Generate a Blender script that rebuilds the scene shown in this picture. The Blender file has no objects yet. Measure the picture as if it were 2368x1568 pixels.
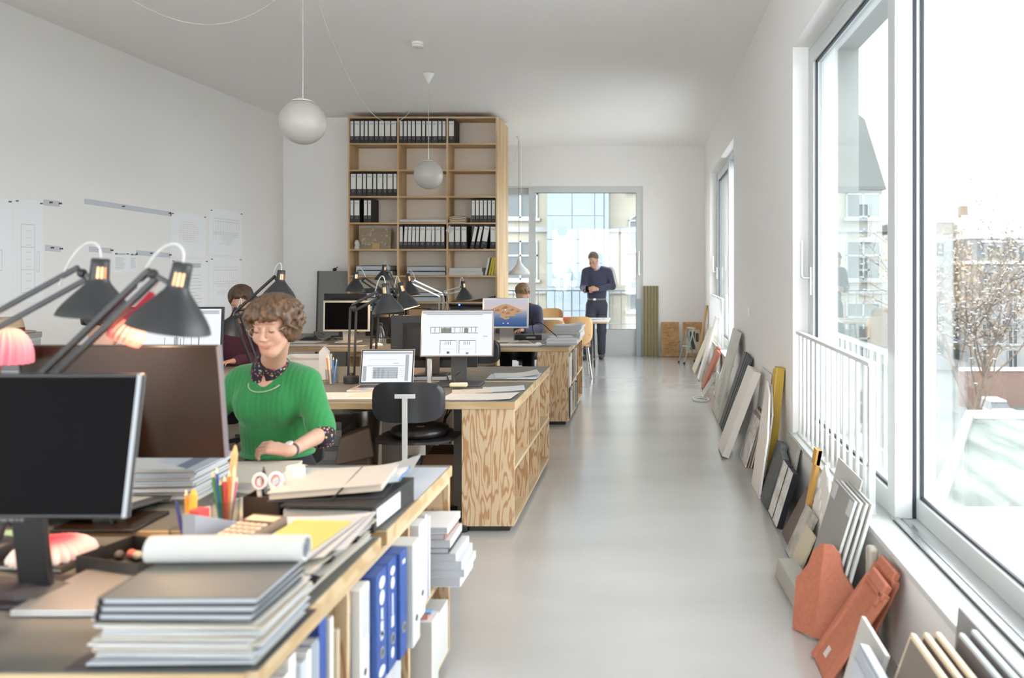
import bpy, bmesh, math, random
import numpy as np
from mathutils import Vector, Matrix, Euler

random.seed(7)
SC = bpy.context.scene
COL = SC.collection
PI = math.pi
F, CX, CY, CAMZ = 1800.0, 1500.0, 618.0, 1.52      # focal length in px of the 2368 px wide frame, vanishing point, eye height

# ------------------------------------------------------------------ camera, sky, exposure
cam_d = bpy.data.cameras.new('camera')
cam = bpy.data.objects.new('camera', cam_d)
COL.objects.link(cam)
cam.location = (0, 0, CAMZ)
cam.rotation_euler = (PI / 2, 0, 0)
cam_d.sensor_fit = 'HORIZONTAL'
cam_d.sensor_width = 36.0
cam_d.lens = 36.0 * F / 2368.0
cam_d.shift_x = -(CX - 1184.0) / 2368.0
cam_d.shift_y = -(784.0 - CY) / 2368.0
cam_d.clip_end = 400
cam_d.dof.use_dof = True
cam_d.dof.focus_distance = 6.2
cam_d.dof.aperture_fstop = 2.2
SC.camera = cam

world = bpy.data.worlds.new('overcast_sky')
SC.world = world
world.use_nodes = True
_nt = world.node_tree
_bg = _nt.nodes['Background']
_bg.inputs[0].default_value = (0.93, 0.965, 1.0, 1)
_bg.inputs[1].default_value = 2.9
SC.view_settings.view_transform = 'Standard'
SC.view_settings.look = 'None'
SC.view_settings.gamma = 1.0
SC.view_settings.use_curve_mapping = False
SC.view_settings.exposure = 1.64
SC.cycles.max_bounces = 9
SC.cycles.diffuse_bounces = 6
SC.cycles.glossy_bounces = 4
SC.cycles.transmission_bounces = 4
SC.cycles.transparent_max_bounces = 12
SC.cycles.caustics_reflective = False
SC.cycles.caustics_refractive = False
SC.cycles.sample_clamp_indirect = 6.0
SC.cycles.use_denoising = True
try:
    SC.cycles.denoiser = 'OPENIMAGEDENOISE'
except Exception:
    pass

# ------------------------------------------------------------------ helpers
def at(px, py, Y):
    """world point at depth Y along the sight line through a photo pixel"""
    return Vector(((px - CX) / F * Y, Y, CAMZ - (py - CY) / F * Y))

def wx(px, Y): return (px - CX) / F * Y
def wz(py, Y): return CAMZ - (py - CY) / F * Y
def fl(px, py, z=0.0):
    """world point on the horizontal plane z seen at a photo pixel"""
    Y = F * (CAMZ - z) / (py - CY)
    return Vector(((px - CX) / F * Y, Y, z))

def lin(c):
    return c / 12.92 if c <= 0.04045 else ((c + 0.055) / 1.055) ** 2.4

def col(r, g, b):
    return (lin(r / 255), lin(g / 255), lin(b / 255), 1.0)

class MB:
    """collects geometry of ONE mesh object"""
    def __init__(self):
        self.v = []; self.f = []
    def _add(self, vs, fs, M=None):
        b = len(self.v)
        if M is not None:
            vs = [M @ Vector(p) for p in vs]
        self.v += [tuple(p) for p in vs]
        self.f += [tuple(b + i for i in f) for f in fs]
        return self
    def box(self, c, s, M=None):
        x, y, z = c; a, b, d = s[0] / 2, s[1] / 2, s[2] / 2
        return self.bb(x - a, x + a, y - b, y + b, z - d, z + d, M)
    def bb(self, x0, x1, y0, y1, z0, z1, M=None):
        vs = [(x0, y0, z0), (x1, y0, z0), (x1, y1, z0), (x0, y1, z0), (x0, y0, z1), (x1, y0, z1), (x1, y1, z1), (x0, y1, z1)]
        fs = [(0, 3, 2, 1), (4, 5, 6, 7), (0, 1, 5, 4), (1, 2, 6, 5), (2, 3, 7, 6), (3, 0, 4, 7)]
        return self._add(vs, fs, M)
    def hexa(self, bot, top, M=None):
        """8 free corners: bottom quad, top quad"""
        fs = [(0, 3, 2, 1), (4, 5, 6, 7), (0, 1, 5, 4), (1, 2, 6, 5), (2, 3, 7, 6), (3, 0, 4, 7)]
        return self._add(list(bot) + list(top), fs, M)
    def prism(self, poly, z0, z1, M=None):
        n = len(poly)
        vs = [(p[0], p[1], z0) for p in poly] + [(p[0], p[1], z1) for p in poly]
        fs = [tuple(reversed(range(n))), tuple(range(n, 2 * n))]
        fs += [(i, (i + 1) % n, n + (i + 1) % n, n + i) for i in range(n)]
        return self._add(vs, fs, M)
    def lathe(self, prof, n=20, M=None, cap0=True, cap1=True, skip=None):
        vs = []; fs = []
        for r, z in prof:
            for k in range(n):
                a = 2 * PI * k / n
                vs.append((r * math.cos(a), r * math.sin(a), z))
        for i in range(len(prof) - 1):
            for k in range(n):
                if skip and skip(i, k):
                    continue
                fs.append((i * n + k, i * n + (k + 1) % n, (i + 1) * n + (k + 1) % n, (i + 1) * n + k))
        if cap0: fs.append(tuple(reversed(range(n))))
        if cap1: fs.append(tuple(range((len(prof) - 1) * n, len(prof) * n)))
        return self._add(vs, fs, M)
    def tube(self, pts, r, n=8, closed=False, M=None):
        pts = [Vector(p) for p in pts]
        m = len(pts)
        rs = r if isinstance(r, (list, tuple)) else [r] * m
        vs = []; fs = []
        prev = None
        for i, p in enumerate(pts):
            if closed:
                t = pts[(i + 1) % m] - pts[i - 1]
            else:
                t = pts[min(i + 1, m - 1)] - pts[max(i - 1, 0)]
            if t.length < 1e-9: t = Vector((0, 0, 1))
            t.normalize()
            if prev is None:
                up = Vector((0, 0, 1)) if abs(t.z) < 0.9 else Vector((1, 0, 0))
                u = t.cross(up).normalized()
            else:
                u = prev - t * prev.dot(t)
                u = u.normalized() if u.length > 1e-6 else t.orthogonal().normalized()
            w = t.cross(u)
            prev = u
            for k in range(n):
                a = 2 * PI * k / n
                vs.append(p + (u * math.cos(a) + w * math.sin(a)) * rs[i])
        last = m if closed else m - 1
        for i in range(last):
            j = (i + 1) % m
            for k in range(n):
                fs.append((i * n + k, i * n + (k + 1) % n, j * n + (k + 1) % n, j * n + k))
        if not closed:
            fs.append(tuple(reversed(range(n))))
            fs.append(tuple(range((m - 1) * n, m * n)))
        return self._add(vs, fs, M)
    def bar(self, a, b, w, h):
        """square bar from a to b"""
        a = Vector(a); b = Vector(b)
        d = b - a; L = d.length
        q = d.to_track_quat('Z', 'Y').to_matrix().to_4x4()
        return self.box((0, 0, L / 2), (w, h, L), Matrix.Translation(a) @ q)
    def ball(self, c, r, n=12, m=8, M=None):
        rx, ry, rz = r if isinstance(r, (list, tuple)) else (r, r, r)
        vs = [(c[0], c[1], c[2] - rz)]; fs = []
        for i in range(1, m):
            th = -PI / 2 + PI * i / m
            for k in range(n):
                a = 2 * PI * k / n
                vs.append((c[0] + rx * math.cos(th) * math.cos(a), c[1] + ry * math.cos(th) * math.sin(a), c[2] + rz * math.sin(th)))
        vs.append((c[0], c[1], c[2] + rz))
        for k in range(n):
            fs.append((0, 1 + (k + 1) % n, 1 + k))
            fs.append((len(vs) - 1, 1 + (m - 2) * n + k, 1 + (m - 2) * n + (k + 1) % n))
        for i in range(m - 2):
            for k in range(n):
                fs.append((1 + i * n + k, 1 + i * n + (k + 1) % n, 1 + (i + 1) * n + (k + 1) % n, 1 + (i + 1) * n + k))
        return self._add(vs, fs, M)
    def sheet(self, fn, nu, nv, t=0.0006):
        """curved sheet with thickness from fn(u,v)->point"""
        P = [[Vector(fn(i / nu, j / nv)) for j in range(nv + 1)] for i in range(nu + 1)]
        vs = [P[i][j] for i in range(nu + 1) for j in range(nv + 1)]
        fs = []
        W = nv + 1
        for i in range(nu):
            for j in range(nv):
                fs.append((i * W + j, (i + 1) * W + j, (i + 1) * W + j + 1, i * W + j + 1))
        n0 = len(vs)
        a = (P[1][0] - P[0][0]).cross(P[0][1] - P[0][0]).normalized()
        vs2 = [p - a * t for p in vs]
        fs2 = [tuple(n0 + i for i in reversed(f)) for f in fs]
        edge = [i * W for i in range(nu + 1)] + [nu * W + j for j in range(1, nv + 1)] + [i * W + nv for i in range(nu - 1, -1, -1)] + [j for j in range(nv - 1, 0, -1)]
        fe = []
        for q in range(len(edge)):
            e0, e1 = edge[q], edge[(q + 1) % len(edge)]
            fe.append((e1, e0, n0 + e0, n0 + e1))
        return self._add(vs + vs2, fs + fs2 + fe)
    def build(self, name, mat, parent=None, loc=None, rot=None, bev=0.0, sharp=35, stuff=False, seg=2):
        me = bpy.data.meshes.new(name)
        me.from_pydata(self.v, [], self.f)
        me.update()
        me.shade_smooth()
        me.set_sharp_from_angle(angle=math.radians(sharp))
        if mat is not None:
            me.materials.append(mat)
        o = bpy.data.objects.new(name, me)
        COL.objects.link(o)
        if parent is not None: o.parent = parent
        if loc is not None: o.location = loc
        if rot is not None: o.rotation_euler = rot
        if bev > 0:
            b = o.modifiers.new('bevel', 'BEVEL')
            b.width = bev; b.segments = seg; b.limit_method = 'ANGLE'; b.angle_limit = math.radians(40)
        if stuff: o['kind'] = 'stuff'
        return o

LABELS = {}
def tag(o, label, cat, group=None):
    o['label'] = label; o['category'] = cat
    if group: o['group'] = group
    LABELS.setdefault(label, []).append(o.name)
    return o

def thing(name, label, cat, loc=(0, 0, 0), rz=0.0, group=None, rot=None):
    o = bpy.data.objects.new(name, None)
    COL.objects.link(o)
    o.empty_display_size = 0.05
    o.location = loc
    o.rotation_euler = rot if rot is not None else (0, 0, rz)
    return tag(o, label, cat, group)

def one(name, mb, mat, label, cat, loc=(0, 0, 0), rz=0.0, group=None, bev=0.0, rot=None, sharp=35):
    o = mb.build(name, mat, None, loc, rot if rot is not None else (0, 0, rz), bev, sharp)
    return tag(o, label, cat, group)

def struct(name, mb, mat, parent=None, bev=0.0):
    o = mb.build(name, mat, parent, bev=bev)
    if parent is None: o['kind'] = 'structure'
    return o

def dup(root, loc, rz, label, group=None):
    r = root.copy(); COL.objects.link(r)
    r.location = loc; r.rotation_euler = (0, 0, rz)
    tag(r, label, root['category'], group or root.get('group'))
    for ch in list(root.children):
        c = ch.copy(); COL.objects.link(c); c.parent = r
        for g in list(ch.children):
            d = g.copy(); COL.objects.link(d); d.parent = c
    return r

ORD = ['first', 'second', 'third', 'fourth', 'fifth', 'sixth', 'seventh', 'eighth', 'ninth', 'tenth', 'eleventh', 'twelfth', 'thirteenth', 'fourteenth', 'fifteenth', 'sixteenth']

# ------------------------------------------------------------------ materials
SCRK = .56
MATS = {}
def pm(name, c, rough=0.5, metal=0.0, spec=0.5, noise=None, bump=None, emit=None, alpha_tex=None, coat=0.0, sheen=0.0, sub=0.0):
    """principled material; noise=(scale vec or float, second colour, contrast lo, hi); bump=(scale, strength)"""
    m = bpy.data.materials.new(name); m.use_nodes = True
    nt = m.node_tree; p = nt.nodes['Principled BSDF']
    p.inputs['Base Color'].default_value = c
    p.inputs['Roughness'].default_value = rough
    p.inputs['Metallic'].default_value = metal
    p.inputs['Specular IOR Level'].default_value = spec
    if coat: p.inputs['Coat Weight'].default_value = coat; p.inputs['Coat Roughness'].default_value = .2
    if sheen: p.inputs['Sheen Weight'].default_value = sheen
    if sub:
        p.inputs['Subsurface Weight'].default_value = sub
        p.inputs['Subsurface Radius'].default_value = (0.01, 0.004, 0.002)
    tc = nt.nodes.new('ShaderNodeTexCoord')
    if noise:
        mp = nt.nodes.new('ShaderNodeMapping')
        s = noise[0]
        mp.inputs['Scale'].default_value = s if isinstance(s, tuple) else (s, s, s)
        n = nt.nodes.new('ShaderNodeTexNoise'); n.inputs['Scale'].default_value = 1.0; n.inputs['Detail'].default_value = 5
        r = nt.nodes.new('ShaderNodeValToRGB')
        r.color_ramp.elements[0].position = noise[2] if len(noise) > 2 else 0.35
        r.color_ramp.elements[1].position = noise[3] if len(noise) > 3 else 0.65
        r.color_ramp.elements[0].color = c; r.color_ramp.elements[1].color = noise[1]
        nt.links.new(tc.outputs['Object'], mp.inputs[0]); nt.links.new(mp.outputs[0], n.inputs['Vector'])
        nt.links.new(n.outputs['Fac'], r.inputs[0]); nt.links.new(r.outputs[0], p.inputs['Base Color'])
    if bump:
        n2 = nt.nodes.new('ShaderNodeTexNoise'); n2.inputs['Scale'].default_value = bump[0]; n2.inputs['Detail'].default_value = 4
        b = nt.nodes.new('ShaderNodeBump'); b.inputs['Strength'].default_value = bump[1]; b.inputs['Distance'].default_value = 0.01
        nt.links.new(tc.outputs['Object'], n2.inputs['Vector'])
        nt.links.new(n2.outputs['Fac'], b.inputs['Height']); nt.links.new(b.outputs[0], p.inputs['Normal'])
    if emit:
        p.inputs['Emission Color'].default_value = emit[0]; p.inputs['Emission Strength'].default_value = emit[1]
    MATS[name] = m
    return m

def emis(name, c, s):
    m = bpy.data.materials.new(name); m.use_nodes = True
    nt = m.node_tree; nt.nodes.clear()
    e = nt.nodes.new('ShaderNodeEmission'); o = nt.nodes.new('ShaderNodeOutputMaterial')
    e.inputs[0].default_value = c; e.inputs[1].default_value = s * (SCRK if s == .5 else 1)
    nt.links.new(e.outputs[0], o.inputs[0])
    MATS[name] = m
    return m

def ply(name, light, dark, scale=(5.5, 5.5, 0.8), rings=34.0, rough=0.5, width=0.35):
    """rotary cut softwood plywood: contour bands of a noise stretched along the grain"""
    m = bpy.data.materials.new(name); m.use_nodes = True
    nt = m.node_tree; p = nt.nodes['Principled BSDF']; p.inputs['Roughness'].default_value = rough
    tc = nt.nodes.new('ShaderNodeTexCoord'); mp = nt.nodes.new('ShaderNodeMapping'); mp.inputs['Scale'].default_value = scale
    mp.inputs['Location'].default_value = (random.random() * 9, random.random() * 9, random.random() * 9)
    n = nt.nodes.new('ShaderNodeTexNoise'); n.inputs['Scale'].default_value = 1.0; n.inputs['Detail'].default_value = 2.0; n.inputs['Roughness'].default_value = 0.35
    mul = nt.nodes.new('ShaderNodeMath'); mul.operation = 'MULTIPLY'; mul.inputs[1].default_value = rings
    sn = nt.nodes.new('ShaderNodeMath'); sn.operation = 'SINE'
    r = nt.nodes.new('ShaderNodeValToRGB')
    r.color_ramp.elements[0].position = 0.0; r.color_ramp.elements[0].color = light
    r.color_ramp.elements[1].position = 0.95; r.color_ramp.elements[1].color = dark
    e = r.color_ramp.elements.new(width); e.color = light
    ad = nt.nodes.new('ShaderNodeMath'); ad.operation = 'MULTIPLY_ADD'; ad.inputs[1].default_value = 0.5; ad.inputs[2].default_value = 0.5
    fine = nt.nodes.new('ShaderNodeTexNoise'); fine.inputs['Scale'].default_value = 1.0; fine.inputs['Detail'].default_value = 3
    mp2 = nt.nodes.new('ShaderNodeMapping'); mp2.inputs['Scale'].default_value = tuple(180 if s > 2 else 6 for s in scale)
    mx = nt.nodes.new('ShaderNodeMixRGB'); mx.blend_type = 'MULTIPLY'; mx.inputs[0].default_value = 0.35
    r2 = nt.nodes.new('ShaderNodeValToRGB'); r2.color_ramp.elements[0].color = (0.6, 0.55, 0.5, 1); r2.color_ramp.elements[0].position = 0.3; r2.color_ramp.elements[1].position = 0.6
    L = nt.links.new
    L(tc.outputs['Object'], mp.inputs[0]); L(mp.outputs[0], n.inputs['Vector']); L(n.outputs['Fac'], mul.inputs[0]); L(mul.outputs[0], sn.inputs[0])
    L(sn.outputs[0], ad.inputs[0]); L(ad.outputs[0], r.inputs[0]); L(tc.outputs['Object'], mp2.inputs[0]); L(mp2.outputs[0], fine.inputs['Vector'])
    L(fine.outputs['Fac'], r2.inputs[0]); L(r.outputs[0], mx.inputs[1]); L(r2.outputs[0], mx.inputs[2]); L(mx.outputs[0], p.inputs['Base Color'])
    MATS[name] = m
    return m

def glass_mat(name, tint=(0.97, 0.985, 0.98, 1), base=0.05, rough=0.0):
    m = bpy.data.materials.new(name); m.use_nodes = True
    nt = m.node_tree; nt.nodes.clear(); L = nt.links.new
    o = nt.nodes.new('ShaderNodeOutputMaterial'); tr = nt.nodes.new('ShaderNodeBsdfTransparent'); tr.inputs[0].default_value = tint
    gl = nt.nodes.new('ShaderNodeBsdfGlossy'); gl.inputs['Roughness'].default_value = rough
    lw = nt.nodes.new('ShaderNodeLayerWeight'); lw.inputs['Blend'].default_value = 0.5
    pw = nt.nodes.new('ShaderNodeMath'); pw.operation = 'POWER'; pw.inputs[1].default_value = 4.0
    ma = nt.nodes.new('ShaderNodeMath'); ma.operation = 'MULTIPLY_ADD'; ma.inputs[1].default_value = 1 - base; ma.inputs[2].default_value = base
    mx = nt.nodes.new('ShaderNodeMixShader')
    L(lw.outputs['Facing'], pw.inputs[0]); L(pw.outputs[0], ma.inputs[0]); L(ma.outputs[0], mx.inputs[0])
    L(tr.outputs[0], mx.inputs[1]); L(gl.outputs[0], mx.inputs[2]); L(mx.outputs[0], o.inputs[0])
    MATS[name] = m
    return m

WALL = pm('wall_paint', col(241, 239, 237), 0.9, bump=(60, 0.03))
CEIL = pm('ceiling_paint', col(248, 245, 243), 0.95)
FLOOR = pm('polished_screed', col(182, 180, 178), 0.22, spec=.9, coat=.7, noise=((0.8, 2.2, 1), col(170, 168, 166), 0.3, 0.72), bump=(3.5, 0.07))
PAINT = pm('white_lacquer', col(206, 209, 208), 0.35)
RAIL = pm('white_rail', col(222, 223, 222), 0.4)
GASKET = pm('dark_gasket', col(40, 42, 52), 0.5)
ALU = pm('brushed_aluminium', col(200, 200, 200), 0.3, 1.0)
STEEL = pm('steel', col(190, 188, 182), 0.28, 1.0)
GLASS = glass_mat('window_glass')
CLEAR = glass_mat('clear_plastic', (0.93, 0.95, 0.95, 1), 0.08, 0.05)
PLYV = ply('plywood_vertical', col(208, 184, 150), col(178, 136, 96), (22, 22, 3.4), 40, width=.5)
PLYV2 = ply('plywood_reddish', col(202, 170, 130), col(168, 118, 72), (18, 18, 3.0), 36, width=.5)
PLYH = ply('plywood_edge', col(202, 178, 140), col(184, 154, 112), (0.6, 6, 9), 24)
PLYE = ply('plywood_side_edge', col(206, 184, 150), col(188, 162, 124), (6, 0.6, 9), 24)
BIRCH = ply('birch_board', col(214, 184, 142), col(198, 162, 116), (4, 4, 0.5), 18)
BIRCHH = ply('birch_shelf', col(214, 184, 142), col(196, 160, 114), (0.5, 4, 4), 18)
BACKP = pm('shelf_back_panel', col(240, 229, 214), 0.9, noise=(180.0, col(228, 216, 200)))
LINO = pm('grey_linoleum', col(104, 102, 96), 0.55, noise=(9.0, col(112, 110, 104)))
BLACK = pm('black_plastic', col(30, 28, 30), 0.4)
BLACKM = pm('matt_black_metal', col(46, 46, 48), 0.42, 0.0, bump=(400, 0.02))
BLACKL = pm('black_leather', col(34, 31, 30), 0.35, bump=(120, 0.08))
SCREENOFF = pm('dark_screen', col(12, 9, 11), 0.6, spec=.06)
MONBACK = pm('dark_glossy_back', col(36, 25, 15), 0.30)
DARKGREY = pm('dark_grey_panel', col(66, 66, 68), 0.5)
PAPER = pm('paper', col(198, 197, 194), 0.85)
PAPER2 = pm('paper_cool', col(186, 190, 197), 0.85)
PAPER3 = pm('paper_cream', col(196, 188, 174), 0.85)
PRINT = pm('printed_line', col(150, 150, 152), 0.9)
PRINTD = pm('printed_dark', col(90, 90, 94), 0.9)
PRINTB = pm('printed_blue', col(204, 208, 214), 0.9)
SHEETW = pm('wall_sheet', col(243, 244, 247), 0.9)
DRAWL = pm('faint_drawing', col(206, 203, 202), 0.9)
DRAWR = pm('faint_red_drawing', col(222, 206, 200), 0.9)
PRINTR = pm('printed_red', col(206, 176, 168), 0.9)
WHITEP = pm('white_plastic', col(236, 234, 230), 0.35)
CREAMP = pm('cream_bezel', col(222, 212, 196), 0.35, 0.2)
OPAL = pm('opal_glass', col(190, 185, 178), 0.3)
CORD = pm('cord_white', col(206, 204, 198), 0.5)
CORDK = pm('cord_black', col(34, 32, 34), 0.5)
BULB = emis('warm_bulb', (1.0, 0.56, 0.30, 1), 0.9)
REFL = pm('lamp_inside', col(206, 168, 132), 0.5)
CARD = pm('cardboard', col(184, 152, 112), 0.85)
KRAFT = pm('kraft_paper', col(206, 180, 142), 0.85)
CHAIRW = ply('chair_ply', col(214, 174, 122), col(198, 152, 98), (4, 4, 0.6), 16)
TERRA = pm('terracotta', col(186, 116, 90), 0.75, noise=(60.0, col(176, 106, 80)), bump=(150, 0.1))
SCR_W = emis('lit_screen', (0.93, 0.96, 1.0, 1), 0.33)
SCR_G = emis('lit_screen_grey', (0.55, 0.57, 0.62, 1), .5)
SCR_D = emis('lit_screen_dark_lines', (0.16, 0.17, 0.18, 1), .5)
SCR_L = emis('lit_screen_pale', (0.62, 0.66, 0.70, 1), .5)
SCR_GR = emis('lit_screen_green', (0.30, 0.34, 0.28, 1), .5)
SCR_TAN = emis('lit_screen_island', (0.62, 0.38, 0.22, 1), .5)
SCR_TAN2 = emis('lit_screen_rock', (0.40, 0.23, 0.14, 1), .5)
BLUELED = emis('blue_light', (0.05, 0.12, 1.0, 1), 6.0)
def colm(r, g, b, rough=0.6, **k):
    n = 'colour_%d_%d_%d' % (r, g, b)
    return MATS.get(n) or pm(n, col(r, g, b), rough, **k)
# ------------------------------------------------------------------ room shell
XL, XR, YE, YB, ZC = -5.08, 0.95, 13.34, -5.5, 3.60
XO = 1.355
OPEN = [(-5.1, -1.75), (1.75, 5.13), (8.68, 12.03)]
struct('floor', MB().bb(XL - .3, XR + .4, YB - .3, YE + .4, -.25, 0), FLOOR)
struct('ceiling', MB().bb(XL - .3, XR + .4, YB - .3, YE + .4, ZC, ZC + .25), CEIL)
struct('wall_left', MB().bb(XL - .3, XL, -.5, YE + .4, 0, ZC).bb(XL - .3, XL, YB - .3, -5.1, 0, ZC).bb(XL - .3, XL, -5.1, -.5, 0, .3).bb(XL - .3, XL, -5.1, -.5, 3.2, ZC), WALL)
b = MB()
b.bb(XL, -4.7, YB - .3, YB, 0, ZC); b.bb(.55, XO, YB - .3, YB, 0, ZC); b.bb(-4.7, .55, YB - .3, YB, 0, .3); b.bb(-4.7, .55, YB - .3, YB, 3.2, ZC)
struct('wall_back', b, WALL)
b = MB()
ys = [YB] + [y for p in OPEN for y in p] + [YE + .35]
for i in range(0, len(ys), 2):
    b.bb(XR, XO, ys[i], ys[i + 1], 0, ZC)
for y0, y1 in OPEN:
    b.bb(XR, XO, y0, y1, 0, .41)
    b.bb(XR, XO, y0, y1, 2.97, ZC)
struct('wall_right', b, WALL)
b = MB()
b.bb(XL, -3.40, YE, YE + .35, 0, ZC); b.bb(-.10, XR, YE, YE + .35, 0, ZC); b.bb(-3.40, -.10, YE, YE + .35, 2.91, ZC)
struct('wall_end', b, WALL)
struct('wall_partition', MB().bb(XL, -4.06, 10.82, 11.10, 0, ZC), WALL)

FACADE = colm(138, 144, 142, .9)
def frame_box(mb, ax, p0, p1, a0, a1, z0, z1, w, wb=None, wt=None):
    """rectangular frame; ax='x': thickness runs along x from p0 to p1, opening spans a (y) and z"""
    wb = wb or w; wt = wt or w
    for (u0, u1, q0, q1) in ((a0, a0 + w, z0, z1), (a1 - w, a1, z0, z1), (a0 + w, a1 - w, z0, z0 + wb), (a0 + w, a1 - w, z1 - wt, z1)):
        if ax == 'x': mb.bb(p0, p1, u0, u1, q0, q1)
        else: mb.bb(u0, u1, p0, p1, q0, q1)
    return mb

def lever(parent, x, y, z):
    b = MB(); b.bb(x - .012, x, y - .015, y + .015, z - .09, z + .09); b.tube([(x, y, z + .02), (x - .055, y, z + .02)], .008)
    b.build('handle_plate', ALU, parent)
    h = MB(); h.tube([(x - .045, y, z + .02), (x - .06, y, z + .025), (x - .062, y, z + .05), (x - .062, y, z + .26)], .008)
    h.build('handle', ALU, parent)

def side_window(n, y0, y1, handle=True):
    w = bpy.data.objects.new('window_%d' % n, None); COL.objects.link(w); w['kind'] = 'structure'
    ym = y0 + 1.59
    struct('sill', MB().bb(XR - .02, 1.05, y0, y1, .405, .432), PAINT, w, .003)
    struct('outer_frame', frame_box(MB(), 'x', 1.05, 1.24, y0, y1, .41, 2.97, .028), PAINT, w)
    b = MB(); b.bb(1.05, 1.072, y0 + .03, ym, .432, .448); b.bb(1.085, 1.105, y0 + .03, ym, .432, .444)
    struct('track', b, ALU, w)
    struct('track_gap', MB().bb(1.105, 1.148, y0 + .03, ym, .430, .436), GASKET, w)
    struct('sash', frame_box(MB(), 'x', 1.056, 1.132, ym, y1 - .03, .44, 2.945, .10), PAINT, w, .002)
    struct('gasket', frame_box(MB(), 'x', 1.072, 1.086, ym + .1, y1 - .13, .54, 2.845, .012), GASKET, w)
    struct('pane', MB().bb(1.090, 1.096, ym + .1, y1 - .13, .54, 2.845), GLASS, w)
    struct('fixed_frame', frame_box(MB(), 'x', 1.15, 1.235, y0 + .03, ym + .085, .44, 2.945, .085), PAINT, w, .002)
    struct('seal', MB().bb(1.133, 1.149, ym + .004, ym + .08, .44, 2.94), GASKET, w)
    struct('fixed_gasket', frame_box(MB(), 'x', 1.165, 1.178, y0 + .115, ym, .525, 2.86, .010), GASKET, w)
    struct('fixed_pane', MB().bb(1.180, 1.186, y0 + .115, ym, .525, 2.86), GLASS, w)
    b = MB()
    b.bb(1.24, 1.38, y1 - .02, y1 + .02, .35, 3.0); b.bb(1.24, 1.38, y0 - .02, y0 + .02, .35, 3.0); b.bb(1.24, 1.38, y0 - .02, y1 + .02, 2.955, 3.0); b.bb(1.24, 1.42, y0 - .02, y1 + .02, .38, .42)
    struct('outer_reveal', b, FACADE, w)
    if handle: lever(w, 1.056, y1 - .08, 1.43)
    return w
side_window(1, *OPEN[1]); side_window(2, *OPEN[2]); side_window(3, *OPEN[0])  # the third one is unseen behind the camera, added for its daylight

def railing(name, label, y0, y1, x):
    t = thing(name, label, 'railing', (x, y0, .432))
    L = y1 - y0; h = .67
    MB().bb(-.02, .02, 0, L, h - .02, h).build('handrail', RAIL, t, bev=.003)
    MB().bb(-.015, .015, 0, L, .0, .012).build('bottom_rail', RAIL, t)
    MB().bb(-.014, .014, .004, .034, .012, h - .02).build('end_post', RAIL, t)
    n = 13
    src = MB().tube([(0, 0, .012), (0, 0, h - .02)], .0095, 8)
    o0 = src.build('bar', RAIL, t)
    for i in range(n):
        o = o0 if i == 0 else o0.copy()
        if i: COL.objects.link(o)
        o.location = (0, .13 + i * (L - .18) / (n - 1), 0)
    return t
railing('balustrade', 'white metal balustrade with upright bars inside the near tall window', 3.42, 5.10, .985)
railing('balustrade', 'white metal balustrade with upright bars inside the far side window', 10.33, 12.0, .985)

# end window
w = bpy.data.objects.new('window_4', None); COL.objects.link(w); w['kind'] = 'structure'
struct('outer_frame', frame_box(MB(), 'y', YE + .02, YE + .2, -3.40, -.10, 0, 2.91, .03), PAINT, w)
struct('sash', frame_box(MB(), 'y', YE + .03, YE + .11, -2.06, -.11, .0, 2.90, .105, .445, .10), PAINT, w, .002)
struct('pane', MB().bb(-1.955, -.215, YE + .07, YE + .076, .445, 2.80), GLASS, w)
struct('fixed_frame', frame_box(MB(), 'y', YE + .11, YE + .19, -3.38, -1.97, .0, 2.90, .09, .445, .13), PAINT, w)
struct('fixed_pane', MB().bb(-3.29, -2.06, YE + .15, YE + .156, .445, 2.77), GLASS, w)
struct('gasket', frame_box(MB(), 'y', YE + .05, YE + .066, -1.958, -.212, .445, 2.80, .008), GASKET, w)
b = MB(); b.tube([(-.16, YE + .03, 1.62), (-.16, YE - .03, 1.62)], .008); b.tube([(-.16, YE - .03, 1.40), (-.16, YE - .03, 1.80)], .009); b.bb(-.175, -.145, YE + .02, YE + .032, 1.38, 1.56)
struct('handle', b, ALU, w)
t = thing('balcony_railing', 'grey steel balcony railing with thin bars outside the end window', 'railing', (-1.75, YE + .55, 0))
MB().bb(-1.75, 1.75, -.02, .02, 1.09, 1.115).build('handrail', colm(150, 156, 158), t)
MB().bb(-1.75, 1.75, -.012, .012, .50, .52).build('bottom_rail', colm(150, 156, 158), t)
o0 = MB().bb(-.007, .007, -.007, .007, .1, 1.09).build('bar', colm(150, 156, 158), t)
for i in range(24):
    o = o0 if i == 0 else o0.copy()
    if i: COL.objects.link(o)
    o.location = (-1.7 + i * .148, 0, 0)
struct('slab', MB().bb(-3.7, .2, YE + .36, YE + .75, -.1, .1), WALL).name = 'trim_1'

w = bpy.data.objects.new('window_5', None); COL.objects.link(w); w['kind'] = 'structure'  # back wall window behind the camera, added to brighten the room
b = frame_box(MB(), 'y', YB - .2, YB - .1, -4.7, .55, .3, 3.2, .07)
for xx in (-2.95, -1.2): b.bb(xx - .05, xx + .05, YB - .2, YB - .1, .3, 3.2)
struct('frame', b, PAINT, w)
struct('pane', MB().bb(-4.65, .5, YB - .155, YB - .149, .35, 3.15), GLASS, w)
w = bpy.data.objects.new('window_6', None); COL.objects.link(w); w['kind'] = 'structure'  # unseen window in the left wall, added as more fill daylight
b = frame_box(MB(), 'x', XL - .2, XL - .1, -5.1, -.5, .3, 3.2, .07)
for yy in (-3.57, -2.03): b.bb(XL - .2, XL - .1, yy - .05, yy + .05, .3, 3.2)
struct('frame', b, PAINT, w)
struct('pane', MB().bb(XL - .155, XL - .149, -5.05, -.55, .35, 3.15), GLASS, w)
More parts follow.
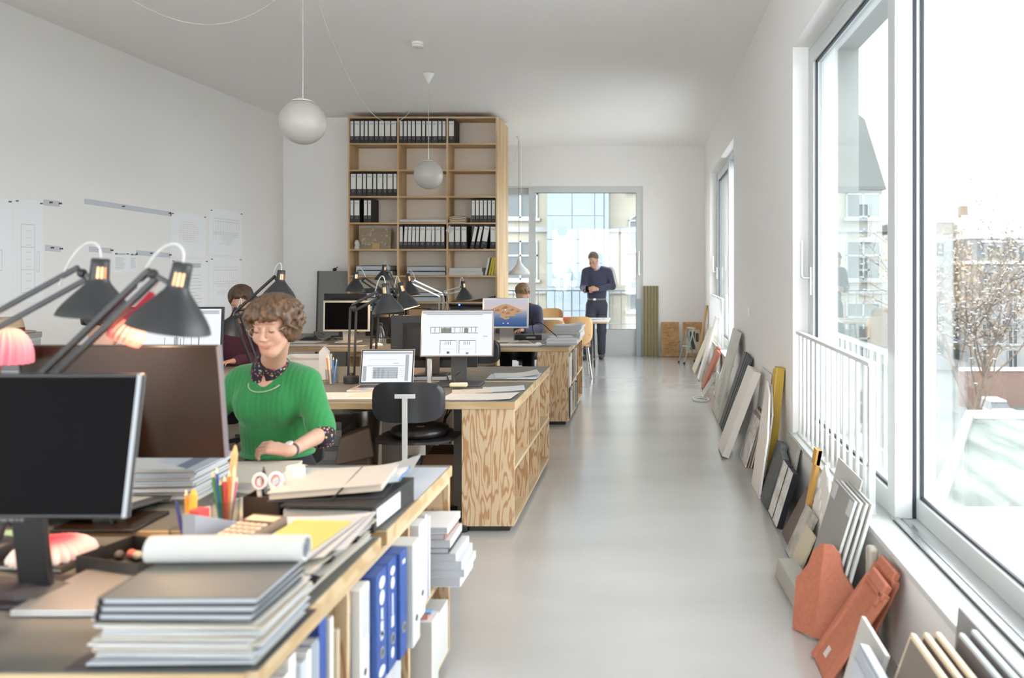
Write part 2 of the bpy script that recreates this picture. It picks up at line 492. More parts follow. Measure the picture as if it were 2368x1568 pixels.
# wall socket plate between the windows
one('light_switch', MB().bb(-.012, 0, -.04, .04, -.045, .045).bb(-.017, -.012, -.03, .03, -.034, .034), WHITEP,
    'small white light switch on the wall between the two side windows', 'switch', (XR, 7.40, wz(721, 7.40)), bev=.002)

# ------------------------------------------------------------------ ceiling fittings
t = thing('smoke_detector', 'round white smoke detector on the ceiling', 'detector', (wx(966, 7.2), 7.2, ZC))
MB().lathe([(.055, 0), (.055, -.02), (.05, -.024)], 24).build('base', WHITEP, t)
MB().lathe([(.046, -.024), (.052, -.028), (.052, -.045), (.04, -.05)], 24).build('cap', WHITEP, t)

def globe_lamp(name, label, x, y, z, swag_to, d=.307):
    t = thing(name, label, 'ceiling lamp', (x, y, ZC), group='opal globe lamps')
    dz = z - ZC; r = d / 2
    prof = [(r * math.cos(a), dz + r * math.sin(a)) for a in [math.radians(q) for q in range(-88, 69, 6)]]
    MB().lathe(prof, 40).build('globe', OPAL, t, sharp=80)
    MB().lathe([(.004, dz + r + .012), (.03, dz + r + .009), (.068, dz + r - .006), (.07, dz + r - .012)], 28, cap0=False).build('cap', WHITEP, t)
    MB().tube([(0, 0, dz + r), (0, 0, dz + r + .13)], .006).build('stem', ALU, t)
    MB().tube([(0, 0, dz + r + .12), (0, 0, -.09)], .0032, 6).build('cord', CORD, t)
    MB().lathe([(.062, -.0), (.058, -.006), (.012, -.098), (.004, -.105)], 28).build('canopy', WHITEP, t)
    p0 = Vector((-.02, -.01, -.07)); p1 = Vector((swag_to[0] - x, swag_to[1] - y, -.01)); sag = swag_to[2]
    pts = []
    for i in range(33):
        u = i / 32
        p = p0.lerp(p1, u); p.z -= sag * 4 * u * (1 - u)
        pts.append(p)
    MB().tube(pts, .0024, 6).build('swag_cable', CORD, t)
    return t
globe_lamp('globe_lamp', 'larger looking white globe lamp hanging nearest the left wall papers', -2.385, 5.37, 2.52, (-2.6, 2.4, .75))
globe_lamp('globe_lamp', 'white globe lamp hanging in front of the tall bookcase', -2.367, 8.37, 2.51, (-2.385, 5.46, .73))
x, y = -2.06, 12.36
t = thing('pendant_lamp', 'grey teardrop pendant lamp hanging before the end window', 'ceiling lamp', (x, y, ZC))
MB().lathe([(.05, 0), (.048, -.006), (.01, -.06), (.004, -.065)], 24).build('canopy', WHITEP, t)
MB().tube([(0, 0, -.06), (0, 0, -1.9)], .003, 6).build('cord', CORDK, t)
prof = [(.006, -1.87), (.012, -1.92), (.03, -1.99), (.075, -2.06), (.135, -2.115), (.168, -2.16), (.170, -2.195), (.155, -2.205)]
MB().lathe(prof, 36, cap0=True, cap1=False).build('shade', colm(206, 206, 204), t, sharp=60)
pts = [Vector((0, 0, -.05)).lerp(Vector((-.05, -1.6, -.01)), i / 20) - Vector((0, 0, .5 * 4 * (i / 20) * (1 - i / 20))) for i in range(21)]
MB().tube(pts, .003, 6).build('swag_cable', CORD, t)

# ------------------------------------------------------------------ drawings pinned to the left wall
def wall_y(px): return F * 5.08 / (CX - px)
def lines_mesh(mb, y0, y1, z0, z1, kind, rnd):
    """printed line drawing as thin strips on the paper face (x = .0012)"""
    def ln(ya, za, yb, zb, w=.004):
        if abs(ya - yb) > abs(za - zb): mb.bb(.0012, .0015, min(ya, yb), max(ya, yb), za - w / 2, za + w / 2)
        else: mb.bb(.0012, .0015, ya - w / 2, ya + w / 2, min(za, zb), max(za, zb))
    H = z1 - z0; W = y1 - y0
    if kind == 'plan':
        for q in range(4):
            zz = z0 + H * (.1 + .22 * q); ln(y0 + W * .25, zz, y0 + W * .7, zz)
        ln(y0 + W * .25, z0 + H * .1, y0 + W * .25, z0 + H * .76); ln(y0 + W * .7, z0 + H * .1, y0 + W * .7, z0 + H * .76)
        for q in range(9):
            zz = z0 + H * (.14 + .07 * q); ln(y0 + W * .42, zz, y0 + W * .6, zz, .003)
        ln(y0 + W * .78, z0 + H * .3, y0 + W * .78, z0 + H * .5); ln(y0 + W * .86, z0 + H * .3, y0 + W * .86, z0 + H * .5)
        ln(y0 + W * .78, z0 + H * .5, y0 + W * .86, z0 + H * .5); ln(y0 + W * .78, z0 + H * .3, y0 + W * .86, z0 + H * .3)
    elif kind == 'elev':
        for a in (.80, .74, .50, .46): ln(y0 + W * .12, z0 + H * a, y0 + W * .88, z0 + H * a)
        for q in range(12):
            yy = y0 + W * (.12 + .069 * q); ln(yy, z0 + H * (.3 + .2 * rnd.random()), yy, z0 + H * .78, .003)
        for q in range(8):
            zz = z0 + H * (.22 + .03 * q); ln(y0 + W * (.2 + .3 * rnd.random()), zz, y0 + W * (.6 + .25 * rnd.random()), zz, .003)
    elif kind == 'text':
        mb.bb(.0012, .0015, y0 + W * .1, y0 + W * .8, z0 + H * .84, z0 + H * .93)
        for q in range(9):
            zz = z0 + H * (.18 + .065 * q); ln(y0 + W * .12, zz, y0 + W * (.6 + .25 * rnd.random()), zz, .005)
    elif kind == 'iso':
        for q in range(10):
            zz = z0 + H * (.35 + .05 * q); a = abs(q - 5) * .03
            ln(y0 + W * (.2 + a), zz, y0 + W * (.8 - a), zz, .003)
        for q in range(6):
            yy = y0 + W * (.25 + .1 * q); ln(yy, z0 + H * .35, yy, z0 + H * (.6 + .2 * rnd.random()), .003)
    return mb
rnd = random.Random(3)
def sheet_on_wall(label, px0, px1, pyt, pyb, kind, pins=True, mat=DRAWL, paper=SHEETW):
    y0, y1 = wall_y(px0), wall_y(px1)
    z1 = wz(pyt, (y0 + y1) / 2); z0 = wz(pyb, (y0 + y1) / 2)
    t = thing('wall_drawing', label, 'drawing', (XL, y0, z0))
    MB().bb(.0004, .0012, 0, y1 - y0, 0, z1 - z0).build('paper_sheet', paper, t)
    if kind: lines_mesh(MB(), 0, y1 - y0, 0, z1 - z0, kind, rnd).build('printed_lines', mat, t)
    if pins:
        for yy in (.03, y1 - y0 - .03):
            MB().lathe([(.007, 0), (.005, .010), (.007, .016), (.003, .018)], 10, M=Matrix.Translation((.001, yy, z1 - z0 - .02)) @ Matrix.Rotation(PI / 2, 4, 'Y')).build('pin', colm(120, 110, 104), t)
    return t
sheet_on_wall('big pale sheet pinned up at the left edge of the picture', -160, 28, 452, 700, 'plan')
sheet_on_wall('tall pinned plan drawing right of the big pale sheet', 30, 100, 462, 700, 'plan')
sheet_on_wall('small notice with lines of text between the two black lamp shades', 262, 298, 582, 630, 'text', mat=DRAWL)
sheet_on_wall('narrow slip of paper beside the small notice', 299, 318, 584, 628, 'text', mat=DRAWL)
sheet_on_wall('upper left drawing sheet of the four pinned near the room corner', 394, 476, 494, 594, 'iso', mat=DRAWR)
sheet_on_wall('upper right drawing sheet of the four pinned near the room corner', 484, 560, 487, 590, 'elev')
sheet_on_wall('lower left drawing sheet of the four pinned near the room corner', 395, 480, 600, 722, 'text')
sheet_on_wall('lower right drawing sheet of the four pinned near the room corner', 485, 558, 596, 706, 'elev', mat=DRAWR)
def strip(label, pxa, pxb, za, zb, h=.05):
    ya, yb = wall_y(pxa), wall_y(pxb)
    t = thing('paper_strip', label, 'paper strip', (XL, ya, za))
    MB().hexa([(.0004, 0, 0), (.0012, 0, 0), (.0012, yb - ya, zb - za), (.0004, yb - ya, zb - za)], [(.0004, 0, h), (.0012, 0, h), (.0012, yb - ya, zb - za + h), (.0004, yb - ya, zb - za + h)]).build('paper_sheet', PRINTB, t)
    for u in (.4, .97):
        MB().lathe([(.009, 0), (.005, .010), (.009, .018), (.003, .020)], 10, M=Matrix.Translation((.001, (yb - ya) * u, (zb - za) * u + h * .6)) @ Matrix.Rotation(PI / 2, 4, 'Y')).build('pin', colm(96, 84, 78), t)
strip('long pale blue strip pinned high along the left wall', 195, 396, 2.09, 2.06)
strip('short pale blue strip beside the tall plan drawing', 100, 138, 2.04, 2.04)
strip('lower pale blue strip behind the front black lamp shade', 315, 394, 1.64, 1.62)
strip('faint lower blue strip beside the tall plan drawing', 104, 140, 1.66, 1.65)
strip('short blue strip left of the small notice', 205, 258, 1.66, 1.65)

# ------------------------------------------------------------------ outside
SNOW = pm('snow', col(206, 209, 213), 0.9, noise=(0.35, col(180, 184, 186)))
SNOWD = pm('thin_snow_on_roof', col(74, 82, 76), 0.9, noise=((1.2, .25, 1), col(124, 130, 126)))
CREAMW = colm(134, 130, 118, .9); WHITEW = colm(128, 130, 131, .9); PANELW = colm(100, 112, 122, .6)
WPANE = pm('outside_pane', col(62, 70, 74), 0.3); WFR = colm(136, 138, 137, .6)
ROOFD = colm(92, 96, 102, .8); BRICKR = colm(112, 92, 84, .9); BRONZE = colm(108, 96, 86, .9)
struct('ground', MB().bb(-80, 160, 14.5, 170, -11.4, -11).bb(1.4, 160, -60, 14.5, -11.4, -11), pm('slushy_ground', col(66, 70, 68), .9, noise=(.12, col(92, 96, 94))))
struct('ground', MB().bb(-80, XL - .4, -60, 14.4, -11.4, -10.99).bb(XL - .4, 1.4, -60, YB - .6, -11.4, -10.99), SNOW)  # unseen part, made snowy to bounce daylight into the room

def house_window(parent, x0, x1, z0, z1, y, mull=1, trans=1, arch=False, d=.12):
    fr = MB(); w = .09
    frame_box(fr, 'y', y - d, y + .02, x0, x1, z0, z1, w)
    for i in range(1, mull + 1):
        xx = x0 + (x1 - x0) * i / (mull + 1); fr.bb(xx - .05, xx + .05, y - d, y, z0, z1)
    for i in range(1, trans + 1):
        zz = z0 + (z1 - z0) * (.62 if trans == 1 else i / (trans + 1)); fr.bb(x0, x1, y - d, y, zz - .05, zz + .05)
    if arch:
        n = 8; pts = [(x0 + (x1 - x0) * k / n, z1 + .45 * math.sin(PI * k / n)) for k in range(n + 1)]
        for k in range(n):
            (xa, za), (xb, zb) = pts[k], pts[k + 1]
            fr.hexa([(xa, y - d, za - .08), (xb, y - d, zb - .08), (xb, y, zb - .08), (xa, y, za - .08)], [(xa, y - d, za + .06), (xb, y - d, zb + .06), (xb, y, zb + .06), (xa, y, za + .06)])
    fr.bb(x0 - .15, x1 + .15, y - .25, y, z0 - .16, z0)
    f = fr.build('window', WFR, parent)
    p = MB().bb(x0, x1, y - .02, y + .01, z0, z1)
    if arch: p.bb(x0 + .25, x1 - .25, y - .02, y + .01, z1, z1 + .35)
    p.build('pane', WPANE, f)

h = thing('pale_building', 'pale cream building with arched windows across the yard behind the end window', 'building', (0, 45, 0))
MB().bb(-16, 4.9, 0, 8, -11, 14).build('wall', CREAMW, h)
b = MB()
for z in (-3.0, .55, 4.1, 7.65): b.bb(-16, 4.9, -.18, 0, z - .55, z - .25)
b.build('cornice', WHITEW, h)
for zf in (-2.75, .80, 4.35, 7.9):
    for x0 in (-14.0, -11.2, -8.4): house_window(h, x0, x0 + 2.0, zf, zf + 2.25, 0, 1, 1)
for zf in (-4.45, -1.0, 2.5, 6.0):
    for x0 in (-1.15, 2.2): house_window(h, x0, x0 + 1.7, zf, zf + 1.75, 0, 1, 1, True)
h = thing('stair_tower', 'blue grey panel clad stair tower on the building behind the end window', 'building', (0, 45, 0))
MB().bb(-5.6, -2.45, -1.6, -.32, -11, 13).build('core', colm(92, 102, 110, .8), h)
pbx = {}
xs = [(-5.66, -4.28), (-4.25, -3.02), (-2.99, -2.5)]
for ix, (xa, xb) in enumerate(xs):
    o0 = MB().bb(xa, xb, -1.66, -1.6, 0, 1.30).build('panel', PANELW, h, bev=.012, seg=1)
    for k in range(13):
        o = o0 if k == 0 else o0.copy()
        if k: COL.objects.link(o)
        o.location = (0, 0, -6.2 + k * 1.325)
MB().bb(-2.45, -2.22, -1.7, -.32, -11, 13).build('corner_strip', colm(100, 108, 110), h)

h = thing('modern_building', 'white modern building with ribbon windows beyond the bare tree', 'building', (38.2, 95, 0))
MB().bb(-8, -1.0, 0, 12, -11, 7.0).build('wall', WHITEW, h)
MB().bb(-8, -1.0, -.15, 10, 5.6, 6.9).build('top_band', BRONZE, h)
for k in range(5): MB().bb(-7.6, -2.2, -.08, .05, 2.9 - k * 3.0, 4.5 - k * 3.0).build('window', WPANE, h)
MB().bb(-8.1, -.9, -.3, 12, 7.0, 7.4).build('roof', SNOW, h)
h = thing('mansard_house', 'pale old house with dormers in a snowy mansard roof', 'building', (37.5, 90, 0))
MB().bb(.6, 17, 0, 12, -11, 2.0).build('wall', WHITEW, h)
MB().hexa([(0, 0, 2.2), (17, 0, 2.2), (17, 12, 2.2), (0, 12, 2.2)], [(0, .9, 4.9), (17, .9, 4.9), (17, 11, 4.9), (0, 11, 4.9)]).build('mansard', ROOFD, h)
MB().hexa([(0, .7, 4.9), (17, .7, 4.9), (17, 11.2, 4.9), (0, 11.2, 4.9)], [(.6, 5, 8.2), (17, 5, 8.2), (17, 7, 8.2), (.6, 7, 8.2)]).build('roof', SNOW, h)
MB().bb(-.2, 17.2, -.4, 12, 1.9, 2.25).build('cornice', SNOW, h)
MB().bb(.4, 1.3, 4.5, 5.5, 7.6, 9.0).build('chimney', BRONZE, h)
for x0 in (1.4, 5.0, 8.6, 12.2):
    d = MB().bb(x0, x0 + 1.9, -.1, 1.6, 2.3, 4.4).build('dormer', WHITEW, h)
    MB().bb(x0 + .3, x0 + .9, -.16, -.1, 2.5, 4.0).bb(x0 + 1.0, x0 + 1.6, -.16, -.1, 2.5, 4.0).build('pane', WPANE, d)
    MB().bb(x0 - .1, x0 + 2.0, -.2, 1.7, 4.4, 4.6).build('snow_cap', SNOW, d)
for k in range(4):
    for x0 in (1.0, 4.0, 7.0, 10.0, 13.0): house_window(h, x0, x0 + 1.15, -.2 - k * 3.0 - 1.2, .2 - k * 3.0 + .8, 0, 1, 0)

h = thing('slate_roofed_house', 'grey house with a steep slate roof beyond the sliding window sash', 'building', (0, 41, 0))
MB().bb(6.0, 12.3, 0, 9, -11, 5.6).build('wall', FACADE, h)
MB().prism([(5.9, 5.6), (12.5, 5.6), (11.35, 9.3), (10.9, 9.65), (5.9, 9.7)], -9.05, .15, Matrix.Rotation(PI / 2, 4, 'X')).build('steep_roof', colm(84, 91, 90, .8), h)
for zf in (-6.8, -3.4, 0.2, 3.0):
    for x0 in (6.6, 8.6, 10.4): house_window(h, x0, x0 + 1.2, zf, zf + 1.9, 0, 1, 1)
# neighbouring flat roofs with snow
h = thing('flat_roof', 'snowy flat roof of the low building right below the window', 'roof', (0, 0, -2.6))
MB().prism([(1.7, -14.0), (14, -14.0), (14.5, 13.0), (4.9, 13.0), (1.7, 5.0)], -.5, .12).build('snow_layer', SNOW, h)  # roof extended out of view to bounce daylight up to the ceiling
MB().bb(4.2, 14, 8.9, 9.15, .12, .22).bb(4.4, 14, 10.3, 10.4, .12, .2).build('roof_rail', colm(120, 124, 126), h)
MB().prism([(1.7, -14.0), (14, -14.0), (14.5, 13.0), (4.9, 13.0), (1.7, 5.0)], -8.4, -.5).build('wall', WHITEW, h)
h = thing('terrace_roof', 'thinly snowed flat terrace beyond the white flat roof', 'roof', (0, 0, -2.6))
MB().prism([(4.9, 13.1), (14.5, 13.1), (14.8, 21.0), (8.9, 21.4)], -.4, 0).build('snow_layer', SNOWD, h)
MB().prism([(8.8, 21.2), (15, 20.9), (15, 21.2), (8.8, 21.6)], -.3, .16).build('parapet', SNOW, h)
MB().prism([(4.7, 13.1), (4.95, 13.1), (8.95, 21.4), (8.7, 21.4)], -.3, .14).build('side_parapet', WHITEW, h)
MB().prism([(4.9, 13.1), (14.5, 13.1), (14.8, 21.0), (8.9, 21.4)], -8.4, -.4).build('wall', WHITEW, h)
h = thing('garden_wall', 'low reddish wall along the yard behind the parked cars', 'wall', (38, 70, -11))
MB().bb(-10, 14, 0, .4, 0, 3.2).build('wall_face', BRICKR, h); MB().bb(-10.1, 14.1, -.1, .5, 3.2, 3.45).build('snow_cap', SNOW, h)
def car(x, y, label):
    c = thing('parked_car', label, 'car', (x, y, -11), group=None)
    MB().prism([(-.9, 0.35), (.9, .35), (.95, .8), (.85, 1.0), (-.85, 1.0), (-.95, .8)], -2.0, 2.0, Matrix.Rotation(PI / 2, 4, 'X')).build('body', colm(90, 96, 104, .3), c, bev=.08)
    MB().hexa([(-.8, -1.2, 1.0), (.8, -1.2, 1.0), (.8, 1.6, 1.0), (-.8, 1.6, 1.0)], [(-.62, -.6, 1.5), (.62, -.6, 1.5), (.62, 1.2, 1.5), (-.62, 1.2, 1.5)]).build('windows', WPANE, c)
    MB().bb(-.66, .66, -.65, 1.25, 1.5, 1.68).build('snow_cap', SNOW, c, bev=.06)
    MB().bb(-.8, .8, -1.95, -1.2, 1.0, 1.12).build('hood_snow', SNOW, c, bev=.04)
    for sx in (-.8, .8):
        for sy in (-1.3, 1.3):
            MB().lathe([(.32, -.1), (.34, 0), (.32, .1)], 14, M=Matrix.Translation((sx, sy, .33)) @ Matrix.Rotation(PI / 2, 4, 'Y')).build('wheel', BLACK, c)
car(28.5, 64, 'snow covered parked car at the far left of the yard wall')
car(33.0, 62, 'snow covered parked car nearest the picture edge')

# bare tree
tr = thing('bare_tree', 'bare winter tree with a few brown leaves outside the near window', 'tree', (14.3, 35.5, -11))
rt = random.Random(11)
tips = []
mbt = MB(); mbb = MB()
def branch(p, d, r, L, depth):
    n = 4; pts = [p]; q = p.copy(); dd = d.copy()
    for i in range(n):
        dd = (dd + Vector((rt.uniform(-.22, .22), rt.uniform(-.22, .22), rt.uniform(-.08, .16)))).normalized()
        q = q + dd * (L / n); pts.append(q.copy())
    rs = [r * (1 - .45 * i / n) for i in range(n + 1)]
    (mbt if depth == 0 else mbb).tube(pts, rs, 6 if depth < 2 else 4)
    if depth >= 5:
        tips.append(pts[-1]); return
    k = 4 if depth < 3 else (3 if depth < 4 else 2)
    for j in range(k):
        base = pts[-1] if j < 2 else pts[rt.choice((2, 3))]
        nd = (dd + Vector((rt.uniform(-.95, .95), rt.uniform(-.95, .95), rt.uniform(-.3, .45)))).normalized()
        branch(base, nd, r * (.62 if j == 0 else .5), L * rt.uniform(.62, .82), depth + 1)
    if depth > 2: tips.extend(pts[1:])
branch(Vector((0, 0, 0)), Vector((.16, 0, 1)).normalized(), .22, 6.0, 0)
mbt.build('trunk', colm(84, 72, 64, .9), tr)
mbb.build('branches', colm(98, 86, 78, .9), tr)
lv = MB()
for p in tips:
    for _ in range(2):
        c = p + Vector((rt.gauss(0, .22), rt.gauss(0, .22), rt.gauss(0, .18))); s = rt.uniform(.06, .12)
        M = Matrix.Translation(c) @ Euler((rt.uniform(0, 6), rt.uniform(0, 6), 0)).to_matrix().to_4x4()
        lv.prism([(-s, 0), (0, -s * .6), (s, 0), (0, s * .6)], -.006, .006, M)
lv.build('leaves', colm(132, 122, 110, .9), tr, stuff=True)
sn = MB()
for p in tips[::4]:
    sn.ball((p.x, p.y, p.z + .03), (.10, .10, .03), 6, 4)
sn.build('snow', colm(168, 172, 174, .9), tr, stuff=True)
# ------------------------------------------------------------------ work tables: two tops each on a plywood shelf unit
XD = -0.765          # right-hand end of every work table
DESKS = [(1.475, 3.03), (4.45, 6.05), (7.48, 9.08)]
DL = 4.0            # length of a table top
DN = ['nearest work table', 'middle work table', 'farthest work table']
def worktop(label, x0, x1, y0, y1, n):
    t = thing('worktop', label, 'table top', ((x0 + x1) / 2, (y0 + y1) / 2, .708), group=None)
    a, b_ = (x1 - x0) / 2, (y1 - y0) / 2
    MB().bb(-a, a, -b_, b_, 0, .040).build('board', PLYH, t, bev=.0015, seg=1)
    MB().bb(-a + .004, a - .004, -b_ + .004, b_ - .004, .040, .042).build('linoleum', LINO, t)
    return t
def shelf_unit(label, x1, y0, y1, facing=1, empty=False):
    """low open shelf, .30 deep, open to +x; three columns and two rows"""
    t = thing('shelf_unit', label, 'shelf unit', (x1 - .15, y0, 0))
    L = y1 - y0; T = .019; D = .30; H = .706
    MB().bb(-.12, .12, .03, L - .03, 0, .035).build('plinth', BLACK, t)
    MB().bb(-D / 2, D / 2, 0, T, .035, H).build('end_panel', PLYV, t, bev=.001, seg=1)
    MB().bb(-D / 2, D / 2, L - T, L, .035, H).build('end_panel', PLYV, t, bev=.001, seg=1)
    MB().bb(-D / 2, D / 2, T, L - T, .035, .035 + T).build('bottom_board', PLYE, t)
    MB().bb(-D / 2, D / 2, T, L - T, H - T, H).build('top_board', PLYE, t)
    MB().bb(-D / 2, -D / 2 + .012, T, L - T, .035 + T, H - T).build('back_panel', PLYV2, t)
    cw = (L - T) / 3
    for k in (1, 2):
        MB().bb(-D / 2 + .012, D / 2, k * cw, k * cw + T, .035 + T, H - T).build('divider', PLYV, t)
    for k in range(3):
        MB().bb(-D / 2 + .012, D / 2, k * cw + T, (k + 1) * cw, .350, .350 + T).build('shelf_board', PLYE, t)
    return t
for i, (y0, y1) in enumerate(DESKS):
    ym = (y0 + y1) / 2
    worktop('grey topped plywood work surface on the near half of the ' + DN[i], XD - DL, XD, y0, ym - .025, i)
    worktop('grey topped plywood work surface on the far half of the ' + DN[i], XD - DL, XD, ym + .025, y1, i)
    shelf_unit(['plywood shelf unit full of books and blue binders under the nearest work table', 'empty plywood shelf unit under the middle work table', 'plywood shelf unit with books under the farthest work table'][i], XD - .006, y0 + .01, y1 - .01)
    u = shelf_unit('plywood shelf unit carrying the far left end of the ' + DN[i], XD - DL + .32, y0 + .01, y1 - .01)

# ------------------------------------------------------------------ tall bookcase
BX0, BX1, BY0, BY1, BZ = -4.035, -2.03, 10.44, 11.25, 3.54
NR, PITCH = 10, .355
t = thing('bookcase', 'tall birch bookcase nearly reaching the ceiling, full of binders', 'bookcase', ((BX0 + BX1) / 2, BY0, 0))
hw = (BX1 - BX0) / 2; T = .022; D = BY1 - BY0; BD = .36
for sx in (-1, 1):
    MB().bb(sx * hw - (T if sx > 0 else 0), sx * hw + (0 if sx > 0 else T), 0, D, 0, BZ).build('side_panel', BIRCH, t)
cw = (2 * hw - T) / 3
for k in (1, 2):
    MB().bb(-hw + k * cw, -hw + k * cw + T, 0, D, 0, BZ - T).build('divider', BIRCH, t)
MB().bb(-hw + T, hw - T, .34, .36, .0, BZ - T).build('back_panel', BACKP, t)
MB().bb(-hw + T, hw - T, 0, D, BZ - T, BZ).build('top_board', BIRCHH, t)
SHZ = []
s0 = MB().bb(0, cw - T, 0, .34, -T, 0).build('shelf_board', BIRCHH, t)
first = True
for r in range(1, NR):
    z = BZ - PITCH * r; SHZ.append(z)
    for k in range(3):
        o = s0 if first else s0.copy()
        if not first: COL.objects.link(o)
        first = False
        o.location = (-hw + T + k * cw, 0, z)
BAY = [BX0 + T + k * cw for k in range(3)]
BAYW = cw - T
BAYN = ['left', 'middle', 'right']; ROWN = ['top', 'second', 'third', 'fourth', 'fifth', 'sixth', 'seventh', 'eighth']
SLEEVE = colm(228, 226, 220, .8); BINDK = pm('binder_black', col(44, 42, 42), .6, noise=(90.0, col(54, 52, 52))); RING = colm(150, 148, 144, .4)

def make_binder(wd, h=.318, d=.285):
    """lever arch file: spine towards -y, base at origin (centre of the spine's foot)"""
    t = bpy.data.objects.new('binder', None); COL.objects.link(t); t.empty_display_size = .05
    MB().bb(-wd / 2, wd / 2, 0, d, 0, h).build('cover', BINDK, t, bev=.002, seg=1)
    MB().bb(-wd / 2 + .006, wd / 2 - .006, -.0012, .001, .095, h - .022).build('spine_label', SLEEVE, t)
    l = MB()
    for k in range(3): l.bb(-wd / 2 + .014, wd / 2 - .014, -.0018, -.0010, h - .05 - k * .008, h - .047 - k * .008)
    l.build('label_lines', PRINT, t)
    pts = [(.013 * math.cos(a), -.001, .068 + .013 * math.sin(a)) for a in [2 * PI * k / 16 for k in range(16)]]
    MB().tube(pts, .0028, 6, closed=True).build('finger_ring', RING, t)
    MB().lathe([(.0105, 0), (.0105, .0014)], 14, M=Matrix.Translation((0, .0004, .068)) @ Matrix.Rotation(PI / 2, 4, 'X')).build('finger_hole', BLACK, t)
    t['category'] = 'binder'
    return t
PROTO = {}
def binder(kind, x, y, z, label, group, tilt=0.0):
    wd = .078 if kind == 'w' else .051
    if kind not in PROTO:
        r = PROTO[kind] = make_binder(wd)
        r.location = (x, y, z); tag(r, label, 'binder', group)
    else:
        r = dup(PROTO[kind], (x, y, z), 0, label, group)
    r.rotation_euler = (0, tilt, 0)
    return r
def bay_binders(row, bay, seq, x_start=None, tilts=None, gap=.0015, tail=''):
    z = SHZ[row] + .0005
    x = BAY[bay] + .003 if x_start is None else x_start
    for i, k in enumerate(seq):
        wd = .078 if k == 'w' else .051
        if k == '_': x += .05; continue
        tl = tilts[i] if tilts else 0.0
        n = sum(1 for q in seq[:i] if q != '_')
        total = sum(1 for q in seq if q != '_')
        lab = ('%s black binder from the left in the %s bay, %s row of the bookcase' % (ORD[n], BAYN[bay], ROWN[row])) if total > 1 else ('single black binder in the %s bay, %s row of the bookcase' % (BAYN[bay], ROWN[row]))
        if tl:
            zz = z + abs(math.sin(tl)) * wd / 2
            binder(k, x + wd / 2 + abs(math.sin(tl)) * .02, BY0 + .012, zz, lab, 'binders in the tall bookcase', tl)
            x += wd / math.cos(tl) + gap + .002
        else:
            binder(k, x + wd / 2, BY0 + .012, z, lab, 'binders in the tall bookcase'); x += wd + gap
bay_binders(0, 0, 'nwnnwnwww', gap=.004)
bay_binders(0, 1, 'nnnnwnwwnn', gap=.004)
bay_binders(0, 2, 'w')
bay_binders(2, 0, 'wwnwnwnwn', x_start=BAY[0] + .008, gap=.004)
bay_binders(3, 0, 'nw_nn')
bay_binders(3, 2, 'nnnnnn', x_start=BAY[2] + BAYW - 6 * .054 - .004, gap=.003)
bay_binders(4, 1, 'nnnnnwwnwn', gap=.0008, tilts=[0, .05, .05, .04, .03, .03, .03, 0, 0, 0])
bay_binders(4, 2, 'www', gap=.006)
binder('n', BAY[2] + .315, BY0 + .012, SHZ[4] + .008, 'first leaning narrow binder in the right bay, fifth row of the bookcase', 'binders in the tall bookcase', .20)
binder('n', BAY[2] + .385, BY0 + .012, SHZ[4] + .008, 'second leaning narrow binder in the right bay, fifth row of the bookcase', 'binders in the tall bookcase', .20)
binder('w', BAY[2] + .470, BY0 + .012, SHZ[4] + .010, 'leaning wide binder in the right bay, fifth row of the bookcase', 'binders in the tall bookcase', .17)
binder('w', BAY[2] + .602, BY0 + .012, SHZ[4] + .001, 'upright wide binder at the right end of the fifth bookcase row', 'binders in the tall bookcase')
bay_binders(7, 0, 'wwwww', x_start=BAY[0] + .24, gap=.01)

# other things in the bookcase
def shelf_at(row, bay, dx, dy=.02): return (BAY[bay] + dx, BY0 + dy, SHZ[row] + .0006)
# folded brown paper bundle with a tag
t = thing('paper_bundle', 'folded brown paper bundle lying in the right bay of the bookcase', 'paper bundle', shelf_at(3, 2, .13, -.02))
for k, (dz, dx) in enumerate(((0, 0), (.022, .005), (.044, -.004), (.066, .0))):
    MB().sheet(lambda u, v, dz=dz, dx=dx: (dx - .11 + u * .22, v * .26, dz + .004 + .01 * math.sin(u * PI) + .006 * math.sin(v * 7)), 10, 4, .014).build('fold', KRAFT if k % 2 else PAPER3, t)
one('hang_tag', MB().box((0, 0, 0), (.075, .002, .085), Matrix.Rotation(.6, 4, 'Y')).bb(-.02, .02, -.0016, -.0010, -.004, .0), PAPER, 'white paper tag hanging tilted in front of the right bay binders', 'tag', (wx(1040, 10.42), 10.42, wz(531, 10.42)))
t = thing('paper_roll', 'long white flat roll lying on the middle shelf above a binder row', 'paper roll', (BAY[1] + .325, BY0 + .03, SHZ[3] + .0006))
MB().bb(-.325, .325, -.03, .12, 0, .045).build('wrapper', PAPER, t, bev=.018, seg=3)
# relief model panel and small vase
t = thing('model_panel', 'grey brown relief model leaning in the left bay of the bookcase', 'model', shelf_at(4, 0, .30, .10), rot=(-.12, 0, 0))
MB().bb(-.215, .215, 0, .018, 0, .285).build('panel', pm('relief_card', col(150, 134, 112), .9, noise=(40.0, col(168, 152, 130))), t)
rm = random.Random(4); mb = MB()
for k in range(26):
    x, z = rm.uniform(-.19, .18), rm.uniform(.03, .26); mb.bb(x, x + rm.uniform(.01, .04), -.014, 0, z, min(z + rm.uniform(.008, .035), .28))
mb.build('relief_blocks', colm(186, 172, 150), t, stuff=True)
MB().bb(-.02, .08, -.03, 0, .0, .075).build('wooden_block', colm(190, 158, 110), t)
t = thing('figurine', 'small white plaster figure in the left bay of the bookcase', 'figurine', shelf_at(4, 0, .085, .04))
MB().lathe([(.03, 0), (.034, .02), (.024, .05), (.034, .075), (.030, .1), (.016, .118), (.006, .122)], 14).build('body', PAPER, t)
MB().ball((.026, -.004, .055), .017, 8, 6).build('arm', PAPER, t)
